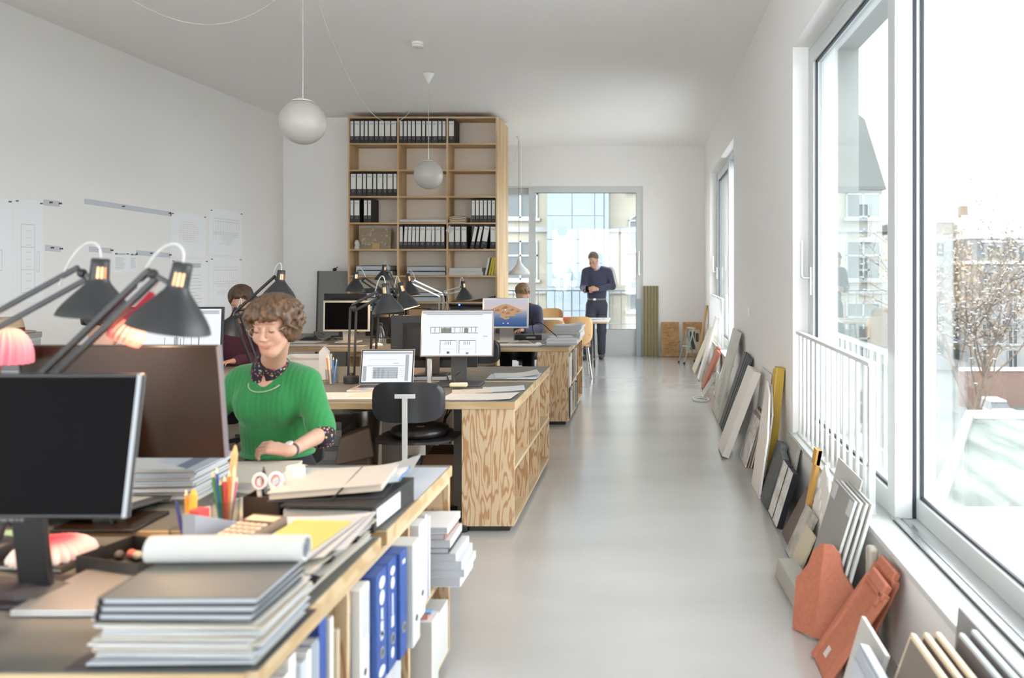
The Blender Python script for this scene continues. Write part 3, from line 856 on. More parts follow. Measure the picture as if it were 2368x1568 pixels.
def flat_file(x, y, z, w, d, h, label, cover=BINDK, inside=PAPER2, group='files lying in the bookcase', name='flat_file', rz=0.0):
    """file lying down, spine to the back, papers showing at the front"""
    t = thing(name, label, 'file', (x, y, z), rz, group)
    MB().bb(-w / 2, w / 2, 0, d, 0, .004).build('cover', cover, t)
    MB().bb(-w / 2 + .012, w / 2 - .012, .006, d - .006, .004, h - .004).build('papers', inside, t)
    MB().sheet(lambda u, v: (-w / 2 + u * w, v * d, h + .006 * math.sin(u * PI) * (1 - v)), 8, 2, .004).build('lid', cover, t)
    return t
x, y, z = shelf_at(5, 0, .33)
flat_file(x, y, z, .50, .27, .062, 'lower black file lying in the left bay below the relief model')
flat_file(x - .02, y, z + .069, .48, .27, .06, 'upper black file lying in the left bay below the relief model')
x, y, z = shelf_at(5, 1, .36)
flat_file(x, y, z, .54, .27, .05, 'lower black file lying in the middle bay of the bookcase')
flat_file(x, y, z + .057, .54, .27, .064, 'upper black file with bluish papers in the middle bay')
x, y, z = shelf_at(5, 2, .235)
one('flat_box', MB().bb(-.23, .23, 0, .28, 0, .05), PAPER, 'lower white flat box in the right bay of the bookcase', 'box', (x, y, z), group='white flat boxes', bev=.002)
one('flat_box', MB().bb(-.225, .215, 0, .28, 0, .048), PAPER, 'upper white flat box in the right bay of the bookcase', 'box', (x, y, z + .0505), group='white flat boxes', bev=.002)
for k, (c, lab, dx, tl) in enumerate(((PAPER, 'white folder leaning beside the yellow folders in the bookcase', .50, .22), (colm(196, 176, 60), 'first yellow folder from the left, leaning in the bookcase', .55, .2), (colm(206, 186, 70), 'second yellow folder from the left, leaning in the bookcase', .585, .16), (colm(188, 168, 54), 'third yellow folder, at the bookcase side panel', .618, .12))):
    one('folder', MB().bb(-.012, .012, 0, .27, 0, .235), c, lab, 'folder', (BAY[2] + dx, BY0 + .01, SHZ[5] + .004), rot=(0, tl, 0), bev=.001)
x, y, z = shelf_at(6, 0, .36)
flat_file(x, y, z, .46, .27, .055, 'lower black file in the left bay behind the lamps')
flat_file(x - .01, y, z + .062, .46, .27, .055, 'middle black file in the left bay behind the lamps', inside=PAPER)
flat_file(x - .03, y, z + .124, .40, .27, .05, 'topmost black file in the left bay behind the lamps', inside=colm(60, 58, 58))
x, y, z = shelf_at(6, 1, .33)
flat_file(x, y, z, .5, .27, .065, 'file with white papers in the middle bay behind the lamps', cover=colm(70, 68, 68))
flat_file(x + .03, y, z + .072, .46, .27, .05, 'dark sagging file on top in the middle bay behind the lamps')
def carton(loc, s, label, mat=CARD, rz=0.0, flaps=False):
    t = thing('cardboard_box', label, 'box', loc, rz)
    a, b_, h = s[0] / 2, s[1] / 2, s[2]
    mb = MB()
    mb.bb(-a, a, -b_, b_, 0, .004)
    mb.bb(-a, -a + .004, -b_, b_, .004, h).bb(a - .004, a, -b_, b_, .004, h).bb(-a + .004, a - .004, -b_, -b_ + .004, .004, h).bb(-a + .004, a - .004, b_ - .004, b_, .004, h)
    mb.build('body', mat, t)
    if flaps:
        M = Matrix.Translation((a, 0, h)) @ Matrix.Rotation(.6, 4, 'Y')
        MB().bb(0, .10, -b_, b_, -.004, 0, M).build('flap', mat, t)
        M = Matrix.Translation((0, -b_, h)) @ Matrix.Rotation(.5, 4, 'X')
        MB().bb(-a, a, -.09, 0, -.004, 0, M).build('flap', mat, t)
    else:
        MB().bb(-a, a, -b_, -.002, h, h + .004).bb(-a, a, .002, b_, h, h + .004).build('flap', mat, t)
    return t
x, y, z = shelf_at(7, 1, .24, .15)
carton((x, y, z), (.22, .26, .25), 'left cardboard box in the bookcase behind the bottle')
carton((x + .235, y, z), (.22, .26, .24), 'right cardboard box in the bookcase behind the monitor')
# printer
t = thing('printer', 'black printer with a small blue light in the bookcase', 'printer', (BAY[2] + .30, BY0 + .19, SHZ[7] + .0006))
MB().bb(-.29, .29, -.18, .13, 0, .30).build('body', BLACK, t, bev=.02)
MB().bb(-.27, .25, -.17, .12, .30, .36).build('scanner_lid', pm('printer_lid', col(44, 42, 44), .3), t, bev=.012)
MB().bb(-.10, .22, -.188, -.18, .16, .27).build('front_panel', DARKGREY, t)
MB().lathe([(.010, 0), (.010, .006)], 12, M=Matrix.Translation((-.15, -.18, .315)) @ Matrix.Rotation(PI / 2, 4, 'X')).build('status_light', BLUELED, t)
MB().hexa([(-.02, -.1, .365), (.28, -.1, .36), (.28, .1, .36), (-.02, .1, .365)], [(-.02, -.1, .368), (.30, -.1, .43), (.30, .1, .43), (-.02, .1, .368)]).build('paper_support', BLACK, t)
# grey board against the partition wall
t = thing('grey_board', 'large grey board leaning on the white wall left of the bookcase', 'board', (wx(768, 10.66), 10.66, wz(735, 10.66)), rot=(-.06, 0, 0))
MB().bb(-.185, .22, -.03, .03, -.825, .64).build('panel', colm(128, 128, 126, .7), t)
MB().bb(-.205, -.185, -.035, .05, -.825, .64).build('edge_strip', colm(70, 70, 72), t)
MB().ball((.02, 0, .66), .028, 8, 6).tube([(.02, 0, .66), (.07, -.02, .70)], .006).build('clip', BLACK, t)

# ------------------------------------------------------------------ chairs
def rounded_back(w, h, rb, dep, cz, thick=.011, nu=16, nv=12):
    """curved shell back: superellipse outline, bent round a vertical axis (concave to +y)"""
    def P(u, v):
        a = u * 2 - 1; b_ = v * 2 - 1
        s = max(abs(a), abs(b_))
        if s > 0:
            n = (abs(a) ** rb + abs(b_) ** rb) ** (1 / rb); k = s / n if n else 1
        else: k = 1
        xx = a * k * w / 2; zz = b_ * k * h / 2
        return (xx, dep * (1 - (2 * xx / w) ** 2) * -1, cz + zz)
    return lambda u, v: P(u, v)
def task_chair(label, x, y, rz, seat_z=.50):
    t = thing('task_chair', label, 'chair', (x, y, 0), rz, group=None)
    # backrest on -y side, sitter looks to +y
    MB().sheet(rounded_back(.40, .225, 4.0, .05, seat_z + .235), 18, 10, .012).build('backrest', pm('black_shell', col(38, 38, 42), .33), t, loc=(0, -.20, 0), sharp=60)
    MB().sheet(rounded_back(.46, .42, 3.0, .0, 0, nu=14), 16, 14, .014).build('seat', pm('black_seat_shell', col(44, 42, 42), .35), t, loc=(0, .02, seat_z), rot=(-PI / 2, 0, 0), sharp=60)
    prof = [(0.001, .0), (.155, .0), (.168, .012), (.170, .03), (.16, .045), (.12, .055), (.03, .048), (.012, .046)]
    c = MB().lathe(prof, 32, cap0=False).build('seat_cushion', BLACKL, t, loc=(.005, .03, seat_z + .002), sharp=60)
    MB().lathe([(.024, 0), (.024, .003), (.008, .005)], 16).build('cushion_button', colm(110, 104, 96), c, loc=(0, 0, .047))
    b = MB(); b.bb(-.055, .055, -.268, -.256, seat_z + .262, seat_z + .285)
    b.bb(-.013, .013, -.272, -.260, seat_z - .11, seat_z + .27)
    b.bb(-.013, .013, -.272, -.02, seat_z - .115, seat_z - .10)
    b.build('back_bracket', colm(206, 206, 204, .35), t)
    b = MB(); b.tube([(-.10, 0, seat_z - .03), (.14, -.08, seat_z - .035)], .006); b.bb(-.06, .06, -.06, .06, seat_z - .10, seat_z - .014)
    b.build('mechanism', ALU, t)
    MB().tube([(0, 0, .09), (0, 0, seat_z - .05)], .022, 12).build('post', BLACK, t)
    for k in range(5):
        a = 2 * PI * k / 5 + .3
        lg = MB().hexa([(-.02, 0, .07), (.02, 0, .07), (.012, .27, .055), (-.012, .27, .055)], [(-.02, 0, .11), (.02, 0, .11), (.012, .27, .08), (-.012, .27, .08)]).build('leg', BLACK, t, rot=(0, 0, a))
        MB().lathe([(.02, -.014), (.027, -.006), (.027, .006), (.02, .014)], 14, M=Matrix.Translation((0, .262, .027)) @ Matrix.Rotation(PI / 2, 4, 'Y')).build('caster', BLACK, lg)
    return t
task_chair('empty black task chair with round leather seat cushion at the middle work table', wx(951, 4.42), 4.55, .02, .535)
task_chair('black task chair pushed in behind the white plan monitor', -1.50, 7.32, -.25, .52)
task_chair('black chair the woman in green sits on', -1.80, 3.60, PI - .25, .44)
task_chair('chair with a brown jacket at the far left of the middle table', -2.95, 4.20, -.35, .50)
def shell_chair(label, x, y, rz):
    t = thing('shell_chair', label, 'chair', (x, y, 0), rz, group='wooden chairs around the meeting table')
    MB().sheet(rounded_back(.40, .38, 3.6, .045, .68), 16, 12, .010).build('backrest', CHAIRW, t, loc=(0, -.19, 0), rot=(.12, 0, 0), sharp=60)
    MB().sheet(rounded_back(.40, .40, 3.2, .0, 0), 14, 12, .011).build('seat', CHAIRW, t, loc=(0, .02, .455), rot=(-PI / 2, 0, 0), sharp=60)
    for sx in (-1, 1):
        MB().tube([(sx * .16, -.28, .62), (sx * .165, -.20, .44), (sx * .17, -.10, .43), (sx * .17, .16, .43)], .010).build('back_support', STEEL, t)
        for sy in (-1, 1):
            MB().tube([(sx * .15, sy * .12 + .01, .44), (sx * .20, sy * .2, 0.004)], .010).build('leg', STEEL, t)
        MB().tube([(sx * .185, -.16, .18), (sx * .185, .16, .18)], .007).build('stretcher', STEEL, t)
    return t
shell_chair('wooden shell chair directly behind the paper piles of the farthest table', wx(1268, 9.9), 10.12, .10)
shell_chair('wooden shell chair half hidden behind another, left end of the meeting table', wx(1255, 11.9), 12.25, PI - .2)
shell_chair('wooden shell chair at the red box end of the meeting table', wx(1336, 11.0), 10.75, .18)

# meeting table at the end window
t = thing('meeting_table', 'light meeting table with black trestle legs before the end window', 'table', (-1.2, 11.45, 0))
MB().bb(-.75, .62, -.42, .42, .722, .728).build('underside', PLYH, t)
MB().bb(-.75, .62, -.42, .42, .728, .750).build('tabletop', PAPER, t, bev=.002, seg=1)
MB().bb(-.752, .622, -.422, -.418, .722, .748).build('edge_band', PLYH, t)
for sx in (-.55, .38):
    for sy in (-1, 1):
        MB().tube([(sx, sy * .12, .70), (sx, sy * .34, .004)], .014).build('leg', BLACKM, t)
    MB().tube([(sx, -.3, .14), (sx, .3, .14)], .010).tube([(sx, -.14, .68), (sx, .14, .68)], .012).build('crossbar', BLACKM, t)
MB().tube([(.38, -.24, .34), (-.55, .24, .34)], .008).build('diagonal_brace', BLACKM, t)
# ------------------------------------------------------------------ lamps
WARM = (1.0, 0.74, 0.48)
def lamp(label, top, rim, Y, joint, elbow, base, power=5.0, r=.095, arm=BLACKM, bar=.0065, slit=0, gap=.02, base_kind='weight'):
    """architect lamp; top/rim/joint/elbow are pixels or points, base is a point on the table"""
    P = lambda q, y=Y: q if isinstance(q, Vector) else at(q[0], q[1], q[2] if len(q) > 2 else y)
    T, R, J, E, B = P(top), P(rim), P(joint), P(elbow), P(base)
    t = thing('desk_lamp', label, 'lamp', B, group='black architect lamps')
    T, R, J, E = T - B, R - B, J - B, E - B
    ax = (T - R); L = ax.length; ax.normalize()
    q = ax.to_track_quat('Z', 'Y').to_matrix().to_4x4()
    M = Matrix.Translation(R) @ q
    prof = [(1.0, 0), (.995, .012), (.93, .10), (.82, .20), (.64, .335), (.46, .46), (.31, .57), (.262, .63), (.255, .66), (.247, .76), (.24, .86), (.235, .985), (.20, 1.0)]
    pr = [(a * r, s * L) for a, s in prof]
    n = 44
    # side of the vents: turned towards the viewer
    inv = M.inverted()
    vdir = inv.to_3x3() @ (Vector((0, 0, CAMZ)) - (B + R)).normalized()
    k0 = int(round((math.atan2(vdir.y, vdir.x) % (2 * PI)) / (2 * PI) * n)) + slit
    vents = {(k0 + d) % n for d in (-4, -3, -1, 0, 2, 3)}
    sk = lambda i, k: i in (8, 9) and k in vents
    MB().lathe(pr, n, M, cap0=False, skip=sk).build('shade', BLACKM, t, sharp=60)
    pi_ = [(max(a * r - .0025, .001), s * L - (.002 if s > .9 else 0)) for a, s in prof]
    MB().lathe([(a, z) for a, z in pi_], n, M, cap0=False, skip=sk).build('shade_lining', REFL, t, sharp=60)
    MB().ball((0, 0, L * .40), (.028, .028, .034), 14, 10, M).lathe([(.013, L * .52), (.013, L * .9)], 12, M).build('bulb', BULB, t)
    neck = R + ax * (L * .62)
    MB().bar(J, neck, .010, .010).ball(J, .013, 8, 6).build('head_joint', arm, t)
    def two(a, b):
        d = (b - a).normalized(); side = d.cross(Vector((0, 1, 0)))
        side = side.normalized() if side.length > .01 else Vector((1, 0, 0))
        mb = MB()
        for s in (-1, 1): mb.bar(a + side * gap * s, b + side * gap * s, bar * 2, bar * 2)
        return mb
    two(E, J).build('upper_arm', arm, t)
    hb = Vector((0, 0, .05))
    two(hb, E).build('lower_arm', arm, t)
    MB().ball(E, (.022, .016, .022), 10, 6).build('elbow', arm, t)
    if base_kind == 'weight':
        MB().lathe([(.001, 0), (.048, 0), (.05, .008), (.05, .045), (.044, .052), (.015, .055), (.012, .07)], 24, cap0=False).build('base', BLACKM, t)
    else:
        MB().bb(-.02, .02, -.025, .03, 0, .05).build('base', BLACKM, t, bev=.003)
    # cord loop from the neck top back to the arm
    p0 = R + ax * L; p3 = J + (E - J) * .12
    up = (ax * .8 + Vector((0, 0, .5))).normalized()
    pts = []
    c1 = p0 + ax * .075; c2 = p3 + Vector((0, 0, .11)) + (p0 - p3) * .35
    for i in range(21):
        u = i / 20
        pts.append(p0 * (1 - u) ** 3 + c1 * 3 * u * (1 - u) ** 2 + c2 * 3 * u * u * (1 - u) + p3 * u ** 3)
    MB().tube(pts, .0032, 7).build('cord', CORD, t)
    ld = bpy.data.lights.new('lamp_light', 'POINT'); ld.energy = power * .6; ld.color = WARM; ld.shadow_soft_size = .03
    lo = bpy.data.objects.new('lamp_light', ld); COL.objects.link(lo); lo.parent = t
    lo.location = R + ax * (L * .12)
    return t
TZ = .7502
def ontable(px, Y): return Vector((wx(px, Y), Y, TZ))
lamp('black desk lamp with lit vents at the left, its arms leaving the picture', (233, 598), (222, 731), 2.18, (190, 632), (-260, 880, 2.10), Vector((-2.35, 2.12, TZ)), 5.5, slit=2)
lamp('black desk lamp tilted above the big dark monitor, arm running down left', (424, 608), (390, 760), 1.95, (354, 634), (84, 892, 2.02), Vector((-1.72, 2.04, TZ)), 5.5, slit=-1, gap=.0135)
lamp('black desk lamp above the head of the woman in green', (651, 625), (645, 687), 4.72, (640, 645), (548, 728, 4.95), Vector((-2.55, 5.10, TZ)), 4.0, slit=3)
lamp('low black desk lamp with glowing vents beside the lit left monitor', (549, 712), (528, 768), 5.45, (556, 716), (590, 690, 5.55), Vector((-2.70, 5.62, TZ)), 4.0, slit=1)
lamp('black desk lamp with tall arm beside the laptop', (891, 655), (898, 723), 4.66, (873, 683), (817, 712, 5.10), Vector((wx(812, 5.16), 5.16, TZ)), 4.5, slit=-4)
lamp('black desk lamp just behind the lamp beside the laptop', (925, 653), (942, 714), 5.88, (917, 672), (870, 700, 5.94), Vector((wx(862, 5.97), 5.97, TZ)), 3.5, slit=3)
lamp('black desk lamp at the left edge of the bookcase, above the cream monitor', (824, 628), (821, 674), 7.45, (840, 646), (905, 690, 7.7), Vector((wx(905, 7.9), 7.9, TZ)), 3.0, slit=1)
lamp('black desk lamp highest of the group, before the stacked black files', (889, 612), (886, 648), 8.55, (897, 630), (925, 690, 8.6), Vector((wx(930, 8.75), 8.75, TZ)), 2.5, slit=6)
lamp('black desk lamp with silver arm reaching right, before the middle bay', (943, 632), (950, 685), 7.75, (955, 652), (1020, 682, 7.9), Vector((wx(1019, 7.95), 7.95, TZ)), 2.0, arm=ALU, slit=5)
lamp('black desk lamp with silver arm above the printer', (1071, 650), (1075, 694), 7.80, (1066, 668), (1029, 678, 8.05), Vector((wx(1040, 8.22), 8.22, TZ)), 2.0, arm=ALU, slit=4)

# ------------------------------------------------------------------ monitors and laptops (screen towards -y)
def screen_lines(kind, w, h, parent, ox=0.0, oz=0.0, y=-.0008):
    """flat drawings shown on a screen, all in the screen plane"""
    d = MB(); g = MB(); p = MB()
    def r(mb, a, b_, c, e): mb.bb(ox + a * w, ox + b_ * w, y, y + .0003, oz + c * h, oz + e * h)
    th = .0032 / h; tw = .0032 / w
    if kind == 'plan':
        r(d, -.44, .36, .418, .418 + th * .8); r(p, -.49, .49, .44, .49)
        rr = random.Random(5)
        x = -.38
        while x < .30:
            r(d, x, x + tw, .02, .13); x += rr.uniform(.03, .08)
        r(d, -.38, .3, .13, .13 + th); r(d, -.38, .3, .0, .0 + th)
        r(g, -.23, -.08, .0, .12); r(g, .10, .16, .0, .12)
        for k in range(8): r(p, .2 + k * .01, .28, -.12 - k * .0, -.115)
        for a, b_ in ((-.24, .0), (.03, .27)):
            r(d, a, b_, -.17, -.17 + th); r(d, a, a + tw, -.46, -.17); r(p, b_, b_ + tw, -.46, -.17)
            for k in range(4): r(d, a + .07 + k * .025, a + .07 + k * .025 + tw, -.26, -.18)
            r(p, a + .02, a + .2, -.36, -.355)
        r(d, -.14, -.10, -.46, -.41); r(g, .13, .17, -.47, -.43); r(p, .37, .44, -.08, -.06)
    elif kind == 'laptop':
        r(p, -.49, .49, .40, .47); r(g, -.48, -.41, -.46, .02); r(g, .36, .43, -.46, .38)
        r(p, -.40, .35, .02, .036); r(p, -.28, .22, -.38, -.02)
        rr = random.Random(8)
        for k in range(14): x = rr.uniform(-.28, .2); r(d, x, x + tw * .6, -.38, rr.uniform(-.2, -.03))
        for k in range(5): r(d, -.3, .22, -.05 - k * .075, -.05 - k * .075 + th * .5)
        for k in range(5): r(p, .26, .34, -.08 - k * .06, -.07 - k * .06)
        r(p, -.40, .2, .22, .226); r(d, .12, .22, .10, .11)
    elif kind == 'side':
        rr = random.Random(2)
        for k in range(9): x = rr.uniform(-.4, .3); r(d, x, x + tw, -.3, rr.uniform(-.15, .1))
        r(d, -.42, .3, -.3, -.3 + th); r(p, -.48, .48, .40, .47); r(g, .0, .05, -.2, -.05)
    if d.v: d.build('drawn_lines', SCR_D, parent)
    for q in range(0, len(g.v), 8):
        one_ = MB(); one_.v = g.v[q:q + 8]; one_.f = MB().bb(0, 1, 0, 1, 0, 1).f
        one_.build('drawn_field', SCR_GR if kind == 'plan' else SCR_G, parent)
    if p.v: p.build('drawn_tones', SCR_L, parent)

WALLP = bpy.data.materials.new('lit_sea_and_sky'); WALLP.use_nodes = True
_n = WALLP.node_tree; _n.nodes.clear()
_tc = _n.nodes.new('ShaderNodeTexCoord'); _sp = _n.nodes.new('ShaderNodeSeparateXYZ'); _rp = _n.nodes.new('ShaderNodeValToRGB'); _em = _n.nodes.new('ShaderNodeEmission'); _ou = _n.nodes.new('ShaderNodeOutputMaterial')
_rp.color_ramp.elements[0].position = 0.0; _rp.color_ramp.elements[0].color = col(62, 92, 146)
_rp.color_ramp.elements[1].position = 1.0; _rp.color_ramp.elements[1].color = col(206, 208, 226)
for ps, c in ((.30, col(96, 120, 160)), (.52, col(160, 168, 190)), (.66, col(222, 204, 198))):
    e = _rp.color_ramp.elements.new(ps); e.color = c
_em.inputs[1].default_value = .29
_n.links.new(_tc.outputs['Generated'], _sp.inputs[0]); _n.links.new(_sp.outputs['Z'], _rp.inputs[0]); _n.links.new(_rp.outputs[0], _em.inputs[0]); _n.links.new(_em.outputs[0], _ou.inputs[0])

def monitor(label, x, y, rz, w, h, zc, tilt=0.0, case=BLACK, screen=SCREENOFF, content=None, bez=.012, deep=.035, foot=(.22, .18), neck=.05, back=False, foot_mat=None, neck_mat=None, zt=TZ, footy=.05):
    """stands on the table; screen faces -y (back=True: its back faces -y)"""
    t = thing('monitor', label, 'monitor', (x, y, zt), rz + (PI if back else 0), group=None)
    zc -= zt
    M = Matrix.Translation((0, 0, zc)) @ Matrix.Rotation(tilt, 4, 'X')
    W, H = w + 2 * bez, h + 2 * bez
    c = MB().bb(-W / 2, W / 2, 0, deep * .5, -H / 2, H / 2).build('case', case, t, bev=.004)
    c.location = (0, 0, zc); c.rotation_euler = (tilt, 0, 0)
    hb = MB().hexa([(-W * .36, deep * .5, -H * .36), (W * .36, deep * .5, -H * .36), (W * .36, deep * .5, H * .36), (-W * .36, deep * .5, H * .36)], [(-W * .28, deep * 1.3, -H * .26), (W * .28, deep * 1.3, -H * .26), (W * .28, deep * 1.3, H * .26), (-W * .28, deep * 1.3, H * .26)])
    if not back: hb.build('back_bulge', case, c)
    s = MB().bb(-w / 2, w / 2, -.0008, .001, -h / 2, h / 2).build('screen', screen, t)
    s.location = (0, -.0004, zc); s.rotation_euler = (tilt, 0, 0)
    if content == 'island':
        d = MB(); rr = random.Random(6)
        pk = [(-.42, .08), (-.25, .2), (-.08, .32), (.02, .34), (.2, .24), (.36, .12), (.40, .02), (.2, -.02), (.24, -.1), (.06, -.12), (.1, -.2), (-.0, -.24), (-.14, -.14), (-.1, -.04), (-.24, .02)]
        d.prism([(a * w, b_ * h) for a, b_ in pk], .0012, .0016, Matrix.Rotation(PI / 2, 4, 'X')); d.build('island_picture', SCR_TAN, s)
        d = MB()
        for a, b_, c_ in ((-.2, .1, .06), (-.02, .2, .07), (.15, .12, .05), (.05, .0, .05), (-.06, .02, .04), (.28, .06, .04), (.02, -.15, .035)):
            d.prism([((a + c_ * (1.5 if k % 3 == 0 else .7) * math.cos(q) + c_ * .5 * math.sin(q)) * w, (b_ + c_ * (.5 if k % 2 else 1.1) * math.sin(q)) * h) for k, q in enumerate([PI * 2 * k / 9 for k in range(9)])], .0017, .0020, Matrix.Rotation(PI / 2, 4, 'X'))
        d.build('rock_picture', SCR_TAN2, s, stuff=True)
        d = MB()
        for a, b_, c_ in ((0, .12, .022), (-.05, -.38, .016), (.06, -.38, .02)): d.prism([(a * w + c_ * .6 * w * math.cos(q), b_ * h + c_ * .8 * w * math.sin(q)) for q in [PI * 2 * k / 12 for k in range(12)]], .0022, .0025, Matrix.Rotation(PI / 2, 4, 'X'))
        d.build('login_icons', SCR_W, s, stuff=True)
    elif content: screen_lines(content, w, h, s, y=-.0013)
    nm = neck_mat or foot_mat or case
    MB().hexa([(-neck, deep + .01 + footy * .4, .01), (neck, deep + .01 + footy * .4, .01), (neck, deep + .03 + footy * .4, .01), (-neck, deep + .03 + footy * .4, .01)],
              [(-neck, deep * .6, zc), (neck, deep * .6, zc), (neck, deep * .6 + .02, zc), (-neck, deep * .6 + .02, zc)]).build('stand_neck', nm, t, bev=.003)
    MB().bb(-foot[0] / 2, foot[0] / 2, deep + footy - foot[1] * .62, deep + footy + foot[1] * .38, 0, .012).build('stand_foot', foot_mat or case, t, bev=.004)
    return t
m = monitor('big switched off dark monitor at the left foreground edge', -1.445, 1.76, 0, .545, .305, 1.118, -.17, BLACK, SCREENOFF, bez=.008, neck=.036, footy=.06)
MB().bb(-.028, -.012, -.0016, -.0012, -.0060, .0060).bb(-.008, .004, -.0016, -.0012, -.0060, .0060).bb(.008, .014, -.0016, -.0012, -.006, .006).bb(.018, .026, -.0016, -.0012, -.006, .006).build('maker_logo', colm(120, 118, 120), m).location = (-.01, .02, .195)
for sx in (-1, 1): MB().bb(sx * .27775 - .00225, sx * .27775 + .00225, -.006, .016, -.158, .158).build('side_trim', colm(176, 180, 186, .4), m, loc=(0, 0, 1.118 - TZ), rot=(-.17, 0, 0))
m = monitor('big dark glossy monitor seen from behind, facing the woman in green', -1.612, 2.40, 0, .585, .335, 1.108, -.12, MONBACK, SCREENOFF, bez=.010, back=True, neck=.045, foot=(.24, .18))
for sx in (-1, 1): MB().bb(sx * .3049 - .0021, sx * .3049 + .0021, -.002, .019, -.176, .176).build('side_trim', colm(120, 116, 122, .4), m, loc=(0, 0, 1.108 - TZ), rot=(-.12, 0, 0))
monitor('white lit monitor with a floor plan on the middle table', wx(1057, 5.03), 5.03, .03, .45, .285, wz(771, 5.02), -.12, pm('thin_silver_bezel', col(120, 110, 108), .3, .6), SCR_W, 'plan', bez=.010, foot=(.30, .2), foot_mat=DARKGREY)
monitor('dark back of a monitor behind the white plan monitor', -1.545, 5.62, PI + .05, .60, .36, .985, 0, pm('dark_back', col(40, 39, 40), .5), SCREENOFF, bez=.008, foot_mat=BLACK)
monitor('lit monitor with a drawing at the left behind the tilted black lamp', -3.06, 5.02, .06, .58, .33, 1.085, -.08, BLACK, SCR_W, 'side', bez=.014)
monitor('cream framed monitor with dark screen on the farthest table', wx(801, 7.92), 7.92, 0, .435, .275, wz(731, 7.92), -.03, CREAMP, SCREENOFF, bez=.020, neck=.06, foot_mat=CREAMP)
monitor('dark back of a monitor rising behind the cream framed one', wx(800, 8.75), 8.75, PI, .46, .30, wz(712, 8.75), 0, BLACK, SCREENOFF, bez=.010)
monitor('silver monitor with an island picture beside the seated man', wx(1169, 7.95), 7.95, 0, .435, .275, wz(724, 7.95), -.03, pm('silver_bezel', col(190, 190, 188), .35, .4), WALLP, 'island', bez=.018, neck=.07, foot_mat=ALU)
monitor('dark panel of a monitor behind the bottle on the farthest table', wx(888, 8.55), 8.60, PI, .42, .26, .90, 0, BLACK, SCREENOFF, bez=.008)

def laptop(label, x, y, rz, w=.335, d=.235, ang=1.85, screen=SCR_W, content=None, z=TZ, body=pm('laptop_aluminium', col(196, 194, 192), .35, .8)):
    t = thing('laptop', label, 'laptop', (x, y, z), rz)
    MB().bb(-w / 2, w / 2, -d, 0, 0, .012).build('keyboard_base', body, t, bev=.003)
    k = MB()
    for r in range(5):
        for c in range(12): k.bb(-w * .43 + c * w * .072, -w * .43 + c * w * .072 + w * .06, -.045 - r * .020, -.03 - r * .020, .012, .0135)
    kb = k.build('keys', BLACK, t, stuff=True)
    MB().bb(-.05, .05, -d + .02, -d + .085, .012, .0125).build('trackpad', colm(176, 174, 172), t)
    h = .228
    l = MB().bb(-w / 2, w / 2, 0, .006, 0, h).build('lid', body, t, bev=.0025)
    l.location = (0, 0, .013); l.rotation_euler = (-(ang - PI / 2), 0, 0)
    MB().bb(-w / 2 + .003, w / 2 - .003, -.0006, .001, .003, h - .003).build('bezel', BLACK, l)
    s = MB().bb(-w / 2 + .012, w / 2 - .012, -.0012, .0005, .014, h - .012).build('screen', screen, l)
    if content:
        screen_lines(content, w - .024, h - .026, l, 0, h / 2, -.0017)
    return t
laptop('open silver laptop showing a grey drawing on the middle table', wx(893, 5.03), 5.03, .03, .345, .235, 1.78, SCR_W, 'laptop')
laptop('small lit laptop at the far left of the middle table', -3.62, 4.95, .15, .34, .235, 1.85, SCR_W, None)

# slim pale stand and cables by the white monitor
t = thing('phone_stand', 'slim silver upright stand left below the white plan monitor', 'stand', (wx(993, 5.12), 5.12, TZ))
MB().lathe([(.001, 0), (.04, 0), (.04, .006), (.008, .01)], 20, cap0=False).build('base', ALU, t)
MB().bb(-.016, .016, -.006, .006, .008, .17).build('upright', ALU, t, bev=.004)
def cable(label, pts, r=.0035, m=CORDK):
    pts = [Vector(p) for p in pts]
    # smooth
    out = []
    for i in range(len(pts) - 1):
        p0 = pts[max(i - 1, 0)]; p1 = pts[i]; p2 = pts[i + 1]; p3 = pts[min(i + 2, len(pts) - 1)]
        for k in range(6):
            u = k / 6
            out.append(.5 * ((2 * p1) + (-p0 + p2) * u + (2 * p0 - 5 * p1 + 4 * p2 - p3) * u * u + (-p0 + 3 * p1 - 3 * p2 + p3) * u ** 3))
    out.append(pts[-1])
    o = out[0].copy()
    return one('cable', MB().tube([p - o for p in out], r, 6), m, label, 'cable', o)
cable('thin black cable curling beside the silver upright stand', [fl(962, 872, .754), fl(975, 862, .754), fl(1000, 868, .754), fl(1030, 866, .754), fl(1038, 885, .754)])
cable('black cable loop under the white plan monitor', [fl(1052, 885, .754), fl(1050, 874, .90), fl(1060, 862, .95), fl(1070, 860, .95)])

# ------------------------------------------------------------------ papers and small things
def paper(label, c, w, d, rz=0.0, curl=0.0, mat=PAPER, z=None, name='paper_sheet', t=.0008, axis=0):
    fn = lambda u, v: ((u - .5) * w, (v - .5) * d, curl * (max(0, (u if axis == 0 else v) - .45) / .55) ** 2 + .0009)
    return one(name, MB().sheet(fn, 10 if curl else 1, 4 if curl else 1, t), mat, label, 'paper', (c[0], c[1], c[2] if z is None else z), rz)
def paper_stack(label, c, w, d, n, th, rz=0.0, mats=(PAPER, PAPER2, PAPER3), jit=.012, group=None, seed=1, name='paper_stack', cat='paper stack'):
    rr = random.Random(seed)
    t = thing(name, label, cat, c, rz, group)
    z = 0.0
    for i in range(n):
        h = th * rr.uniform(.6, 1.4) / 1.0
        dx, dy, a = rr.uniform(-jit, jit), rr.uniform(-jit, jit), rr.uniform(-.03, .03)
        o = MB().bb(-w / 2, w / 2, -d / 2, d / 2, 0, h).build('sheet_bundle', mats[i % len(mats)], t, loc=(dx, dy, z), rot=(0, 0, a), bev=min(.0012, h * .3), seg=1)
        z += h + .0003
    return t, z
